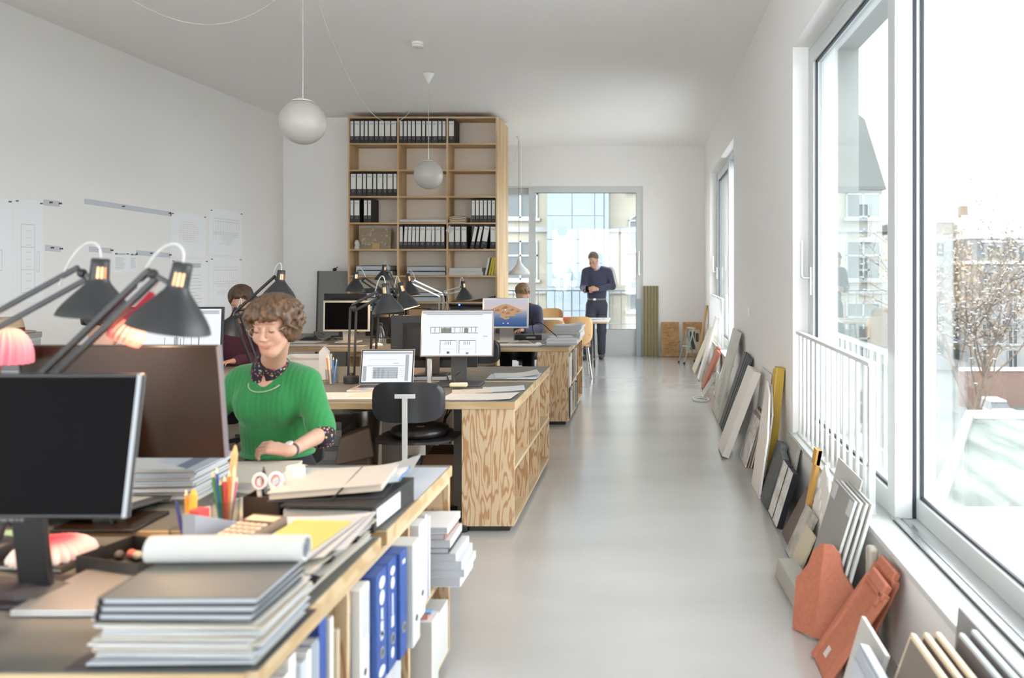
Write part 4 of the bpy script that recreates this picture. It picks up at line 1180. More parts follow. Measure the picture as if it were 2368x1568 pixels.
# --- nearest table, near half
t, h = paper_stack('tall white paper stack under the black portfolios at the front edge', (-.915, 1.615, TZ + .004), .31, .225, 20, .0037, .0, jit=.011, seed=3)
one('desk_mat', MB().bb(-.20, .17, -.135, .13, 0, .003), DARKGREY, 'dark grey mat under the front paper stack', 'mat', (-.915, 1.618, TZ))
zt = TZ + .004 + h
PORT = pm('portfolio_cover', col(58, 54, 52), .55); PORT_LIT = pm('portfolio_lit', col(112, 110, 106), .5)  # the top lid's grey has the lamp light put into its colour
for k, (m_, lab) in enumerate(((PORT, 'lowest black portfolio on the front paper stack'), (PORT, 'middle black portfolio on the front paper stack'), (PORT_LIT, 'topmost black portfolio, its lid painted lamplit, under the white roll'))):
    t = thing('portfolio', lab, 'portfolio', (-.912 + .006 * k, 1.603 - .004 * k, zt), .01 * (k - 1), group='portfolios on the front stack')
    MB().bb(-.152, .152, -.108, .108, 0, .003).build('cover', PORT, t)
    MB().bb(-.146, .146, -.102, .106, .003, .013).build('papers', PAPER2, t)
    MB().bb(-.152, .152, -.108, .108, .013, .0165).build('lid', m_, t, bev=.001, seg=1)
    MB().bb(-.153, -.149, -.108, .108, 0, .0165).build('spine', PORT, t)
    zt += .0172
t = thing('paper_roll', 'thick white paper roll lying on the black portfolios', 'paper roll', (-.90, 1.668, zt + .0275), .03)
ro = []
for k in range(64):
    a = 2 * PI * k / 20; rad = .0275 - .0045 * k / 64
    ro.append((rad * math.cos(a), rad * math.sin(a)))
MB().lathe([(.0275, -.165), (.0275, .165), (.021, .165), (.021, -.165)], 36, Matrix.Rotation(PI / 2, 4, 'Y'), cap0=False, cap1=False).build('outer_turns', PAPER, t)
MB().lathe([(.017, -.163), (.017, .163), (.0155, .163), (.0155, -.163)], 24, Matrix.Translation((0, 0, -.004)) @ Matrix.Rotation(PI / 2, 4, 'Y'), cap0=False, cap1=False).build('inner_turns', PAPER2, t)
# stack along the right edge
t, h2 = paper_stack('white drawing stack with crumpled clipped edges along the right table edge', (-.945, 2.0, TZ), .30, .40, 18, .0033, -.03, jit=.018, seed=9)
z2 = TZ + h2
for k, (yy, zz) in enumerate(((1.84, .03), (1.93, .045), (2.10, .035))):
    c = thing('binder_clip', ['first', 'second', 'third'][k] + ' black clip from the front on the right drawing stack edge', 'clip', (-.785, yy, TZ + zz), 0)
    MB().prism([(-.02, -.009), (.004, -.002), (.004, .002), (-.02, .009)], -.016, .016, Matrix.Rotation(PI / 2, 4, 'X')).build('jaw', BLACK, c)
    MB().tube([(.002, -.008, .002), (.018, -.005, .014), (.018, .005, .014), (.002, .008, .002)], .0012, 5).build('wire', STEEL, c)
for k in range(3):
    paper(['lowest', 'middle', 'topmost'][k] + ' curled loose sheet on the right drawing stack', (-.935 + .02 * k, 2.0 + .03 * k, z2 + .001 + .0022 * k), .27, .36 - .03 * k, -.06 + .07 * k, .018 - .004 * k, (PAPER2, PAPER, PAPER2)[k])
pz = z2 + .009
t = thing('notepad', 'yellow sticky note pad on the drawing stack', 'notepad', (-.895, 2.02, pz), -.08)
MB().bb(-.078, .078, -.105, .105, 0, .012).build('sheets', colm(196, 180, 104, .8), t, bev=.001)
MB().bb(-.078, .078, .085, .105, .012, .0128).build('glue_strip', colm(204, 190, 116, .8), t)
t = thing('calculator', 'brown grey desk calculator beside the yellow pad', 'calculator', (-1.055, 2.045, pz), -.22)
MB().hexa([(-.055, -.09, 0), (.055, -.09, 0), (.055, .09, 0), (-.055, .09, 0)], [(-.053, -.088, .010), (.053, -.088, .010), (.053, .088, .026), (-.053, .088, .026)]).build('body', colm(122, 104, 88, .5), t, bev=.003)
sl = math.atan2(.016, .176)
Mc = Matrix.Translation((0, 0, .0183)) @ Matrix.Rotation(sl, 4, 'X')
MB().bb(-.044, .044, .045, .075, 0, .001, Mc).build('display', colm(214, 204, 168, .3), t)
k = MB()
for r in range(5):
    for c in range(5): k.bb(-.044 + c * .0185, -.031 + c * .0185, -.078 + r * .022, -.064 + r * .022, .0, .004, Mc)
k.build('keys', colm(206, 188, 166, .5), t)
MB().bb(-.044, .044, .030, .038, 0, .0012, Mc).build('solar_strip', colm(70, 58, 52, .3), t)
t = thing('magazine_file', 'small grey wedge shaped file box left of the calculator', 'file box', (-1.175, 2.12, TZ), -.30)
MB().prism([(-.09, 0), (.09, 0), (.09, .125), (-.09, .045)], -.022, .022, Matrix.Rotation(-PI / 2, 4, 'Z') @ Matrix.Rotation(PI / 2, 4, 'X')).build('box', colm(160, 164, 172, .6), t, bev=.001)
MB().bb(-.016, .016, -.055, -.02, .10, .128).build('red_card', colm(206, 70, 72), t, loc=(0, -.02, 0))
# lever arch file lying at the edge
t = thing('binder', 'black binder lying flat with its white spine label facing the aisle', 'binder', (-.925, 2.42, TZ), -.06)
MB().bb(-.14, .14, -.16, .16, 0, .006).build('cover', BINDK, t); MB().bb(-.14, .14, -.16, .16, .070, .076).build('cover', BINDK, t)
MB().bb(.134, .14, -.16, .16, .006, .07).build('spine', BINDK, t)
MB().bb(.1402, .1410, -.14, .04, .012, .064).build('spine_label', SLEEVE, t)
MB().bb(-.135, .12, -.15, .15, .006, .060).build('papers', PAPER, t)
t = thing('portfolio', 'grey portfolio with elastic band tilted on the lying binder', 'portfolio', (-.975, 2.43, TZ + .078), .12)
MB().bb(-.165, .165, -.12, .12, 0, .003).build('cover', DARKGREY, t)
MB().sheet(lambda u, v: (-.16 + .32 * u, -.115 + .23 * v, .022 + .016 * u), 4, 3, .017).build('papers', PAPER3, t)
MB().hexa([(-.165, -.12, .024), (.165, -.12, .040), (.165, .12, .040), (-.165, .12, .024)], [(-.165, -.12, .0265), (.165, -.12, .0425), (.165, .12, .0425), (-.165, .12, .0265)]).build('lid', colm(196, 190, 182, .6), t)
MB().tube([(.02, -.121, .002), (.05, -.121, .034), (.05, .12, .036)], .003, 6).build('elastic_band', BLACK, t)
t = thing('plastic_sleeve', 'blue rimmed plastic sleeve poking out beside the tilted portfolio', 'sleeve', (-.832, 2.52, TZ + .078), .12)
MB().sheet(lambda u, v: (-.05 + .09 * u, -.09 + .18 * v, .012 + .012 * u + .004 * math.sin(v * 6)), 2, 10, .003).build('sheet', colm(200, 214, 226, .3), t)
MB().tube([(.042, -.09 + .018 * k, .024 + .004 * math.sin(k * .6)) for k in range(11)], .0035, 6).build('rim', colm(70, 130, 190, .4), t)
# --- nearest table, far half
paper('big white sheet at the far right corner of the nearest table', (-.93, 2.78, TZ), .32, .42, .0, 0, PAPER2)
paper('white sheet with a curled far edge on the nearest table', (-1.06, 2.86, TZ + .0035), .40, .26, .15, .040, PAPER, axis=0)
paper('broad white sheet under the curled sheet at the far edge', (-1.10, 2.82, TZ + .0022), .46, .30, -.05, 0, PAPER2)
paper('white sheet beside the pad on the far half of the nearest table', (-1.31, 2.86, TZ + .0002), .26, .24, -.1, 0, PAPER)
paper('cream sheet beside the curled sheet on the nearest table', (-1.22, 2.75, TZ + .001), .36, .30, -.35, .0, PAPER3)
paper('pale sheet nearest the pen cups on the far half', (-1.25, 2.50, TZ), .30, .28, -.55, .0, PAPER3)
paper('long pale sheet crossing behind the scissors', (-1.07, 2.62, TZ + .0025), .40, .22, .45, .012, PAPER)
t, h = paper_stack('thick white pad under the hand of the woman in green', (-1.47, 2.83, TZ), .30, .30, 3, .010, .06, seed=12, jit=.004, name='paper_pad')
t, h = paper_stack('pile of white papers behind the front monitor', (-1.66, 2.66, TZ),   .33, .24, 14, .008, .05, mats=(PAPER3, PAPER, PAPER2), seed=21)
t = thing('clear_folder', 'clear plastic folder leaning over the paper pile', 'folder', (-1.53, 2.63, TZ + .125), -.5, rot=(.25, 0, -.5))
MB().bb(-.11, .11, -.07, .07, 0, .003).build('sheet', PAPER2, t); MB().bb(.0, .06, -.071, .071, .003, .004).build('band', colm(110, 118, 140), t)
t = thing('drawing_board', 'dark thin board with pale notes behind the front monitor', 'board', (-1.78, 2.42, TZ + .03), -.05, rot=(-.10, 0, -.05))
MB().bb(-.22, .22, -.13, .13, 0, .008).build('board', DARKGREY, t, bev=.002)
for k, (a, c_, w_, d_) in enumerate(((-.1, .04, .16, .10), (.1, .06, .14, .09), (.04, -.05, .12, .08))):
    MB().bb(a - w_ / 2, a + w_ / 2, c_ - d_ / 2, c_ + d_ / 2, .0083, .0090).build('note', PAPER3 if k == 1 else PAPER, t, rot=(0, 0, 0))
for sx in (-.18, .18): MB().tube([(sx, -.11, 0), (sx + .02, -.10, -.04)], .004, 6).tube([(sx, .11, 0), (sx, .11, -.02)], .004, 6).build('foot_wire', BLACK, t)

# pens
PENC = [colm(216, 176, 60), colm(206, 160, 40), colm(86, 146, 80), colm(52, 90, 168), colm(60, 120, 72), colm(200, 64, 66), colm(220, 130, 60), colm(226, 214, 190), colm(214, 120, 140)]
def pen(parent_loc, r0, ang, tilt, L, m_, label, r=.0042, cap=None, z0=.006):
    """stick leaning in a cup: root offset r0 at direction ang, leaning outwards by tilt"""
    x, y = parent_loc[0] + r0 * math.cos(ang) * .4, parent_loc[1] + r0 * math.sin(ang) * .4
    t = thing('pencil', label, 'pencil', (x, y, parent_loc[2] + z0), ang, group=None, rot=(0, tilt, ang))
    MB().lathe([(r * .9, 0), (r, .004), (r, L * .9), (r * .9, L * .9)], 8).build('shaft', m_, t)
    MB().lathe([(r * .9, L * .9), (r * .25, L)], 8).build('tip', cap or colm(232, 214, 180), t)
    return t
cup = Vector((-1.250, 2.30, TZ))
t = thing('pencil_cup', 'clear cup crowded with coloured pencils and a thick wooden stick', 'cup', cup)
MB().lathe([(.001, 0), (.036, 0), (.040, .085), (.0385, .085), (.0345, .003), (.001, .003)], 24, cap0=False, cap1=False).build('body', CLEAR, t)
PN = ['ochre', 'golden', 'light green', 'blue', 'green', 'red', 'orange', 'cream', 'pink']
for k in range(9):
    a = -PI / 2 + (k - 4) * .42
    pen(cup, .03, a, .10 + .02 * (k % 3), .145 + .012 * (k % 4), PENC[k], PN[k] + ' pencil in the clear cup behind the grey file box', .0048)
pen(cup, .012, .6, .09, .235, colm(226, 170, 122), 'thick pale wooden stick towering over the coloured pencils', .0095, colm(226, 170, 122))
cup = Vector((-1.155, 2.36, TZ))
MESHM = pm('dark_wire_mesh', col(70, 54, 44), .5, .4)
t = thing('pencil_cup', 'dark brown mesh cup with scissors and markers', 'cup', cup)
MB().bb(-.055, .055, -.04, .04, 0, .003).bb(-.055, -.052, -.04, .04, .003, .085).bb(.052, .055, -.04, .04, .003, .085).bb(-.052, .052, -.04, -.037, .003, .085).bb(-.052, .052, .037, .04, .003, .085).build('body', MESHM, t, bev=.001, seg=1)
t = thing('pencil_cup', 'low brown mesh cup right of the scissors cup', 'cup', cup + Vector((.085, .0, 0)))
MB().lathe([(.001, 0), (.024, 0), (.025, .065), (.0235, .065), (.0225, .003), (.001, .003)], 20, cap0=False, cap1=False).build('body', pm('brown_mesh', col(112, 88, 66), .5, .3), t)
pen(cup, .03, PI, .16, .14, WHITEP, 'white marker at the left in the dark mesh cup', .007, BLACK)
pen(cup, .03, 2.4, .12, .155, BLACK, 'black brush with round head in the dark mesh cup', .006, BLACK)
pen(cup, .03, -.5, .12, .115, WHITEP, 'white marker at the right in the dark mesh cup', .006, PAPER2)
pen(cup + Vector((.085, 0, 0)), .02, .4, .1, .10, WHITEP, 'white pen in the low brown cup', .005, WHITEP)
t = thing('scissors', 'white handled scissors with red rings in the dark mesh cup', 'scissors', cup + Vector((.0, 0, .004)), .3)
MB().hexa([(-.006, -.002, 0), (.006, -.002, 0), (.006, .002, 0), (-.006, .002, 0)], [(-.010, -.002, .095), (.010, -.002, .095), (.010, .002, .095), (-.010, .002, .095)]).build('blades', STEEL, t)
for sx in (-1, 1):
    MB().tube([(sx * .022 + .017 * math.cos(a), 0, .118 + .022 * math.sin(a)) for a in [2 * PI * k / 18 for k in range(18)]], .0048, 8, closed=True).build('handle_ring', WHITEP, t)
    MB().tube([(sx * .022 + .0125 * math.cos(a), 0, .118 + .0175 * math.sin(a)) for a in [2 * PI * k / 18 for k in range(18)]], .0028, 6, closed=True).build('inner_ring', colm(206, 90, 96), t)
t = thing('tumbler', 'white translucent tumbler upside down behind the scissors', 'cup', cup + Vector((.03, .12, 0)))
MB().lathe([(.034, 0), (.028, .135), (.0265, .135), (.032, .003)], 24, cap0=False, cap1=False).build('body', colm(232, 228, 220, .3), t)
MB().lathe([(.026, .130), (.001, .130)], 24, cap0=False, cap1=False).build('bottom', colm(232, 228, 220, .3), t)
cup = Vector((-1.228, 2.075, TZ + .014))
t = thing('pencil_cup', 'short clear cup with a blue pen in front of the grey file box', 'cup', cup)
MB().lathe([(.001, 0), (.040, 0), (.045, .062), (.0435, .062), (.0385, .003), (.001, .003)], 24, cap0=False, cap1=False).build('body', CLEAR, t)
MB().lathe([(.001, .004), (.037, .004), (.039, .03), (.001, .032)], 20, cap0=False, cap1=False).build('clips_inside', colm(206, 188, 160, .5), t)
pen(cup, .03, 2.6, .38, .13, colm(44, 52, 120), 'dark blue pen leaning left in the short clear cup', .0045, colm(44, 52, 120))
pen(cup, .03, 1.7, .15, .15, colm(226, 166, 60), 'broad yellow folding ruler standing in the short clear cup', .011, colm(226, 166, 60))
pen(cup, .03, 2.2, .25, .15, colm(214, 150, 40), 'thin yellow pencil leaning in the short clear cup', .004)
t = thing('tray', 'dark open tray with small things beside the short clear cup', 'tray', (-1.325, 2.01, TZ), -.28)
MB().bb(-.10, .10, -.08, .08, 0, .004).bb(-.10, -.096, -.08, .08, .004, .042).bb(.096, .10, -.08, .08, .004, .042).bb(-.096, .096, -.08, -.076, .004, .042).bb(-.096, .096, .076, .08, .004, .042).build('box', pm('tray_black', col(44, 38, 34), .5), t)
rr = random.Random(5)
for k, c_ in enumerate((colm(90, 84, 80), colm(206, 110, 96), colm(190, 178, 160), colm(64, 60, 58), colm(150, 146, 142), colm(214, 190, 160))):
    MB().ball((0, 0, 0), (.016, .012, .012), 10, 6).build('eraser', c_, t, loc=(-.065 + .026 * k, rr.uniform(-.045, .04), .0175), rot=(0, 0, rr.uniform(0, 3)))
# pleated red and white paper fan on a black notebook
t = thing('notebook', 'black notebook under the red and white pleated dish', 'notebook', (-1.565, 2.04, TZ), -.12)
MB().bb(-.10, .10, -.075, .085, 0, .003).build('cover', BLACK, t); MB().bb(-.096, .096, -.072, .082, .003, .011).build('pages', PAPER3, t); MB().bb(-.10, .10, -.075, .085, .011, .014).build('lid', BLACK, t)
def pleated(name, label, loc, R, H, n, rot, c0, c1, c2, open_r=.12, cat='ornament', emit=0):
    m_ = MATS.get(label) or bpy.data.materials.new(name + '_paper'); m_.use_nodes = True
    nt = m_.node_tree; p = nt.nodes['Principled BSDF']; p.inputs['Roughness'].default_value = .7
    tc = nt.nodes.new('ShaderNodeTexCoord'); vm = nt.nodes.new('ShaderNodeVectorMath'); vm.operation = 'MULTIPLY'; vm.inputs[1].default_value = (1, 1, 0)
    ln = nt.nodes.new('ShaderNodeVectorMath'); ln.operation = 'LENGTH'; mu = nt.nodes.new('ShaderNodeMath'); mu.operation = 'DIVIDE'; mu.inputs[1].default_value = R
    rp = nt.nodes.new('ShaderNodeValToRGB'); rp.color_ramp.elements[0].color = c0; rp.color_ramp.elements[1].color = c2; e = rp.color_ramp.elements.new(.45); e.color = c1
    for a, b_ in ((tc.outputs['Object'], vm.inputs[0]), (vm.outputs[0], ln.inputs[0]), (ln.outputs['Value'], mu.inputs[0]), (mu.outputs[0], rp.inputs[0]), (rp.outputs[0], p.inputs['Base Color'])): nt.links.new(a, b_)
    t = thing(name, label, cat, loc, rot=rot)
    mb = MB(); vs = []; fs = []
    rings = 9; seg = n * 2
    for i in range(rings + 1):
        u = i / rings
        rad = R * (open_r + (1 - open_r) * math.sin(u * PI / 2)); z = H * (math.cos(u * PI / 2))
        for k in range(seg):
            a = 2 * PI * k / seg; q = 1 + (.05 + .03 * u) * (1 if k % 2 else -1) * (u > .05)
            vs.append((rad * q * math.cos(a), rad * q * math.sin(a), z))
    for i in range(rings):
        for k in range(seg):
            fs.append((i * seg + k, (i + 1) * seg + k, (i + 1) * seg + (k + 1) % seg, i * seg + (k + 1) % seg))
    fs.append(tuple(range(seg)))
    mb._add(vs, fs); mb.build('pleats', m_, t, sharp=20)
    return t
pleated('pleated_dish', 'red and white pleated paper dome on the black notebook', (-1.565, 2.045, TZ + .0145), .092, .045, 26, (0, 0, 0), col(206, 40, 62), col(226, 90, 104), col(240, 222, 214))
t = thing('storage_box', 'small pale green box at the left edge of the nearest table', 'box', (-1.75, 2.12, TZ), .1)
MB().bb(-.06, .06, -.03, .03, 0, .035).build('body', colm(140, 176, 140, .6), t, bev=.004); MB().bb(-.062, .062, -.032, .032, .035, .045).build('lid', colm(150, 186, 150, .6), t, bev=.003)
t = thing('speaker', 'dark fabric covered speaker bar at the left edge below the monitor', 'speaker', (-1.555, 1.83, TZ), -.15)
MB().bb(-.14, .12, -.045, .045, 0, .028).build('body', pm('speaker_fabric', col(84, 72, 72), .95, noise=(700.0, col(52, 46, 48))), t, bev=.006); MB().hexa([(.12, -.045, 0), (.18, -.03, 0), (.18, .06, 0), (.12, .045, 0)], [(.12, -.045, .026), (.18, -.03, .012), (.18, .06, .012), (.12, .045, .026)]).build('side_ramp', DARKGREY, t)
t = thing('laptop', 'closed silver laptop beside the portfolio stack', 'laptop', (-1.245, 1.83, TZ), .0)
MB().bb(-.162, .160, -.118, .118, 0, .008).build('base', MATS['laptop_aluminium'], t, bev=.003); MB().bb(-.162, .160, -.118, .118, .0085, .015).build('lid', MATS['laptop_aluminium'], t, bev=.003)
# pleated things at the lamps
t = pleated('table_lantern', 'pale pleated paper shade glowing at the left picture edge', at(0, 835, 2.30), .075, .10, 24, (0, .12, 0), col(206, 176, 156), col(206, 186, 166), col(190, 110, 140), open_r=.25)
MB().tube([(0, 0, .08), (0, 0, TZ - at(0, 835, 2.3).z)], .006, 8).lathe([(.05, TZ - at(0, 835, 2.3).z), (.05, TZ - at(0, 835, 2.3).z + .012)], 20).build('stand', colm(190, 120, 90), t)
A, B_ = at(345, 688, 2.04), at(300, 762, 2.02)
d = (A - B_); q = d.to_track_quat('Z', 'Y'); L = d.length
t = thing('paper_horn', 'red paper horn with a pale pleated mouth hanging at the tilted lamp', 'ornament', B_)
M = q.to_matrix().to_4x4()
vs = []; fs = []; seg = 40
pf = [(.038, -.034), (.042, -.018), (.038, .0), (.028, .020), (.021, .040), (.014, L * .8), (.007, L + .015)]
mouth = MB(); horn = MB()
def ribbed(mb, prof, amp):
    vs = []; fs = []
    for i, (r_, z_) in enumerate(prof):
        for k in range(seg): a = 2 * PI * k / seg; rr_ = r_ * (1 + amp * (1 if k % 2 else -1)); vs.append((rr_ * math.cos(a), rr_ * math.sin(a), z_))
    for i in range(len(prof) - 1):
        for k in range(seg): fs.append((i * seg + k, i * seg + (k + 1) % seg, (i + 1) * seg + (k + 1) % seg, (i + 1) * seg + k))
    fs.append(tuple(reversed(range(seg)))); fs.append(tuple(range((len(prof) - 1) * seg, len(prof) * seg)))
    mb._add(vs, fs, M)
ribbed(mouth, pf[:4], .05); ribbed(horn, pf[3:], .02)
mouth.build('pleated_mouth', colm(196, 96, 92, .7), t, sharp=20); horn.build('horn', colm(186, 30, 46, .6), t, sharp=40)
MB().tube([M @ Vector((0, 0, L)), M @ Vector((.004, 0, L + .06))], .0022, 6).build('thread', colm(200, 170, 160), t)

# --- middle table
paper('white sheet left of the laptop at the front edge of the middle table', (wx(800, 4.68), 4.66, TZ), .40, .26, .05, 0, PAPER)
paper('white sheet in front of the laptop', (wx(890, 4.74), 4.72, TZ + .001), .34, .22, -.08, 0, PAPER3)
paper('white sheet under the black chair back', (wx(960, 4.62), 4.60, TZ + .002), .30, .21, .1, 0, PAPER)
paper('white sheet with lifted corner at the front right of the middle table', (wx(1110, 4.62), 4.62, TZ + .001), .42, .24, -.06, .010, PAPER)
paper('white sheet behind the front right sheet of the middle table', (wx(1165, 4.92), 4.92, TZ), .26, .2, .2, .006, PAPER2)
paper('small sheet between the monitor foot and the right sheets', (wx(1090, 4.80), 4.82, TZ + .002), .24, .16, .25, 0, PAPER3)
t, h = paper_stack('crumpled white papers on a dark folder, far half of the middle table', (wx(1190, 5.45), 5.45, TZ), .34, .24, 3, .006, .05, mats=(BINDK, PAPER, PAPER2), seed=31)
paper('curled sheet on the crumpled papers of the middle table', (wx(1195, 5.45), 5.45, TZ + h + .001), .30, .22, .25, .022, PAPER)
paper('flat sheet lying behind the monitor foot', (wx(1010, 5.40), 5.42, TZ), .34, .21, .05, 0, PAPER2)
t = thing('eyeglass_case', 'small cream case on the monitor foot', 'case', (wx(1065, 4.98), 4.93, TZ + .0125), .05)
MB().bb(-.055, .055, -.02, .02, 0, .026).build('body', colm(226, 214, 184), t, bev=.009, seg=3); MB().bb(-.056, .056, -.021, .021, .014, .0155).build('seam', colm(170, 156, 130), t)
cup = Vector((wx(768, 5.12), 5.12, TZ))
t = thing('pencil_cup', 'clear pen cup at the shoulder of the woman in green', 'cup', cup)
MB().lathe([(.001, 0), (.038, 0), (.042, .10), (.0405, .10), (.0365, .003), (.001, .003)], 24, cap0=False, cap1=False).build('body', CLEAR, t)
for k, (c_, nm) in enumerate(((colm(96, 150, 206), 'pale blue'), (colm(60, 116, 190), 'deep blue'), (colm(206, 80, 80), 'red'), (colm(226, 140, 60), 'orange'), (colm(230, 226, 214), 'white'))):
    pen(cup, .03, PI * .25 + k * .9, .12, .16 + .01 * k, c_, nm + ' pen in the clear cup beside the tall lamp', .005)
t = thing('milk_carton', 'tall white carton behind the clear pen cup', 'carton', (wx(750, 5.35), 5.35, TZ), .2)
MB().bb(-.03, .03, -.03, .03, 0, .19).build('body', PAPER, t); MB().prism([(-.03, 0), (.03, 0), (0, .035)], -.03, .03, Matrix.Translation((0, 0, .19)) @ Matrix.Rotation(PI / 2, 4, 'X')).build('gable_top', PAPER, t)
t = thing('file_tray', 'translucent white file tray behind the woman in green', 'tray', (wx(712, 5.75), 5.72, TZ), .1)
MB().bb(-.15, .15, -.12, .12, 0, .004).bb(-.15, -.147, -.12, .12, .004, .12).bb(.147, .15, -.12, .12, .004, .12).bb(-.147, .147, .117, .12, .004, .12).bb(-.147, .147, -.12, -.117, .004, .10).build('box', colm(214, 208, 198, .4), t)
MB().bb(-.14, .14, -.11, .11, .005, .09).build('papers', PAPER, t, rot=(0, .03, 0))
t, h = paper_stack('grey pile of magazines below the straw hat', (-4.47, 5.42, TZ), .30, .24, 9, .033, .1, mats=(colm(176, 178, 182), PAPER2, colm(150, 150, 152)), seed=41)
t = thing('straw_hat', 'beige felt hat with a dark red band on the grey pile', 'hat', (-4.45, 5.40, TZ + h), .2)
MB().lathe([(.001, .002), (.155, .004), (.160, .010), (.150, .012), (.095, .012)], 32, cap0=False, cap1=False).build('brim', colm(190, 172, 146, .9), t)
MB().lathe([(.096, .008), (.094, .06), (.082, .10), (.055, .112), (.03, .100), (.001, .098)], 28, cap0=False, cap1=False).build('crown', colm(182, 164, 138, .9), t)
MB().lathe([(.098, .010), (.097, .040)], 32, cap0=False, cap1=False).build('hat_band', colm(110, 36, 44), t)
# --- farthest table
t = thing('carafe', 'clear glass carafe with black stopper on the farthest table', 'bottle', (wx(880, 7.70), 7.70, TZ))
MB().lathe([(.001, 0), (.030, 0), (.036, .01), (.042, .05), (.044, .09), (.036, .135), (.022, .165), (.0185, .185), (.021, .20)], 24, cap0=False, cap1=False).build('glass_body', CLEAR, t)
MB().lathe([(.001, .004), (.028, .004), (.034, .012), (.040, .05), (.041, .07), (.001, .071)], 20, cap0=False, cap1=False).build('water', glass_mat('water', (.9, .93, .95, 1), .12), t)
MB().lathe([(.020, .195), (.021, .215), (.012, .220), (.001, .22)], 18, cap1=False).build('stopper', BLACK, t)
paper('white keyboard like sheet before the cream monitor', (wx(795, 7.62), 7.62, TZ), .42, .12, 0, 0, PAPER, t=.006)
paper('cream sheet at the left front of the farthest table', (wx(705, 7.68), 7.68, TZ), .40, .20, .1, 0, PAPER3)
paper('grey printed sheet left of the cream monitor', (wx(700, 8.0), 8.0, TZ), .34, .22, -.1, 0, PAPER2)
t = thing('computer_mouse', 'white computer mouse beside the carafe', 'mouse', (wx(873, 7.60), 7.60, TZ), .6)
MB().lathe([(.001, 0), (.030, .0), (.034, .008), (.030, .020), (.016, .030), (.001, .032)], 20, Matrix.Scale(1.6, 4, (1, 0, 0)), cap0=False, cap1=False).build('body', WHITEP, t, sharp=60); MB().bb(.0, .045, -.001, .001, .026, .031).build('button_gap', DARKGREY, t)
for k, (px, yy, s, lab) in enumerate(((715, 8.25, .10, 'black gadget heap left of the cream monitor'), (765, 8.20, .07, 'small black gadget beside the cream monitor foot'), (735, 8.6, .12, 'dark crumpled cloth at the far left of the farthest table'))):
    t = thing('gadget', lab, 'gadget', (wx(px, yy), yy, TZ), k)
    MB().hexa([(-s, -s * .5, 0), (s, -s * .4, 0), (s * .8, s * .5, 0), (-s * .9, s * .6, 0)], [(-s * .5, -s * .3, s * .25), (s * .7, -s * .2, s * .35), (s * .5, s * .3, s * .55), (-s * .4, s * .3, s * .4)]).build('body', BLACK if k < 2 else colm(96, 92, 90), t, bev=.01)
    MB().tube([(0, 0, s * .35), (s * .8, -s * .5, s * .2), (s * 1.5, -s * .6, .006)], .004, 6).build('cord', CORDK, t)
X = wx(1318, 7.75)
t, h = paper_stack('neat white paper stack at the front right corner of the farthest table', (wx(1300, 7.80), 7.80, TZ), .30, .26, 4, .012, .05, mats=(PAPER2, PAPER, colm(214, 214, 220)), seed=51)
t, h = paper_stack('higher grey white paper stack at the back right of the farthest table', (wx(1316, 8.55), 8.55, TZ), .30, .30, 7, .016, -.06, mats=(PAPER2, colm(196, 196, 198), PAPER), seed=52)
paper('curled sheet on the higher paper stack of the farthest table', (wx(1316, 8.55), 8.55, TZ + h), .28, .26, .3, .02, PAPER)
t, h = paper_stack('low paper stack between the two stacks of the farthest table', (wx(1300, 8.18), 8.18, TZ), .24, .2, 3, .012, .2, mats=(PAPER, PAPER2), seed=53)
t = thing('keyboard', 'pale grey keyboard before the island monitor', 'keyboard', (wx(1200, 7.62), 7.62, TZ), 0)
MB().bb(-.20, .20, -.06, .06, 0, .012).build('body', colm(206, 206, 206), t, bev=.003)
k = MB()
for r in range(4):
    for c in range(14): k.bb(-.19 + c * .027, -.167 + c * .027, -.05 + r * .026, -.028 + r * .026, .012, .017)
k.build('keys', WHITEP, t, stuff=True)
t = thing('computer_mouse', 'white computer mouse beside the pale keyboard', 'mouse', (wx(1245, 7.65), 7.65, TZ), .2)
MB().lathe([(.001, 0), (.030, .0), (.034, .008), (.030, .020), (.016, .030), (.001, .032)], 20, Matrix.Scale(1.5, 4, (0, 1, 0)), cap0=False, cap1=False).build('body', WHITEP, t, sharp=60); MB().bb(-.001, .001, .0, .045, .026, .031).build('button_gap', DARKGREY, t)
t = thing('router', 'black flat device with cables behind the island monitor', 'device', (wx(1222, 8.35), 8.35, TZ), .1)
MB().bb(-.14, .14, -.08, .08, 0, .05).build('body', BLACK, t, bev=.006); MB().bb(-.02, .08, -.082, -.08, .012, .032).build('label_plate', colm(150, 150, 150), t)
cable('black cable arching from the black flat device', [(wx(1235, 8.3), 8.3, .80), (wx(1232, 8.3), 8.3, .90), (wx(1250, 8.25), 8.25, .93), (wx(1275, 8.2), 8.2, .84), (wx(1300, 8.0), 8.0, .76)], .005)
cable('white cable lying beside the pale keyboard', [(wx(1175, 7.85), 7.85, .754), (wx(1215, 7.80), 7.80, .78), (wx(1235, 7.72), 7.72, .756), (wx(1262, 7.7), 7.7, .754)], .004, CORD)
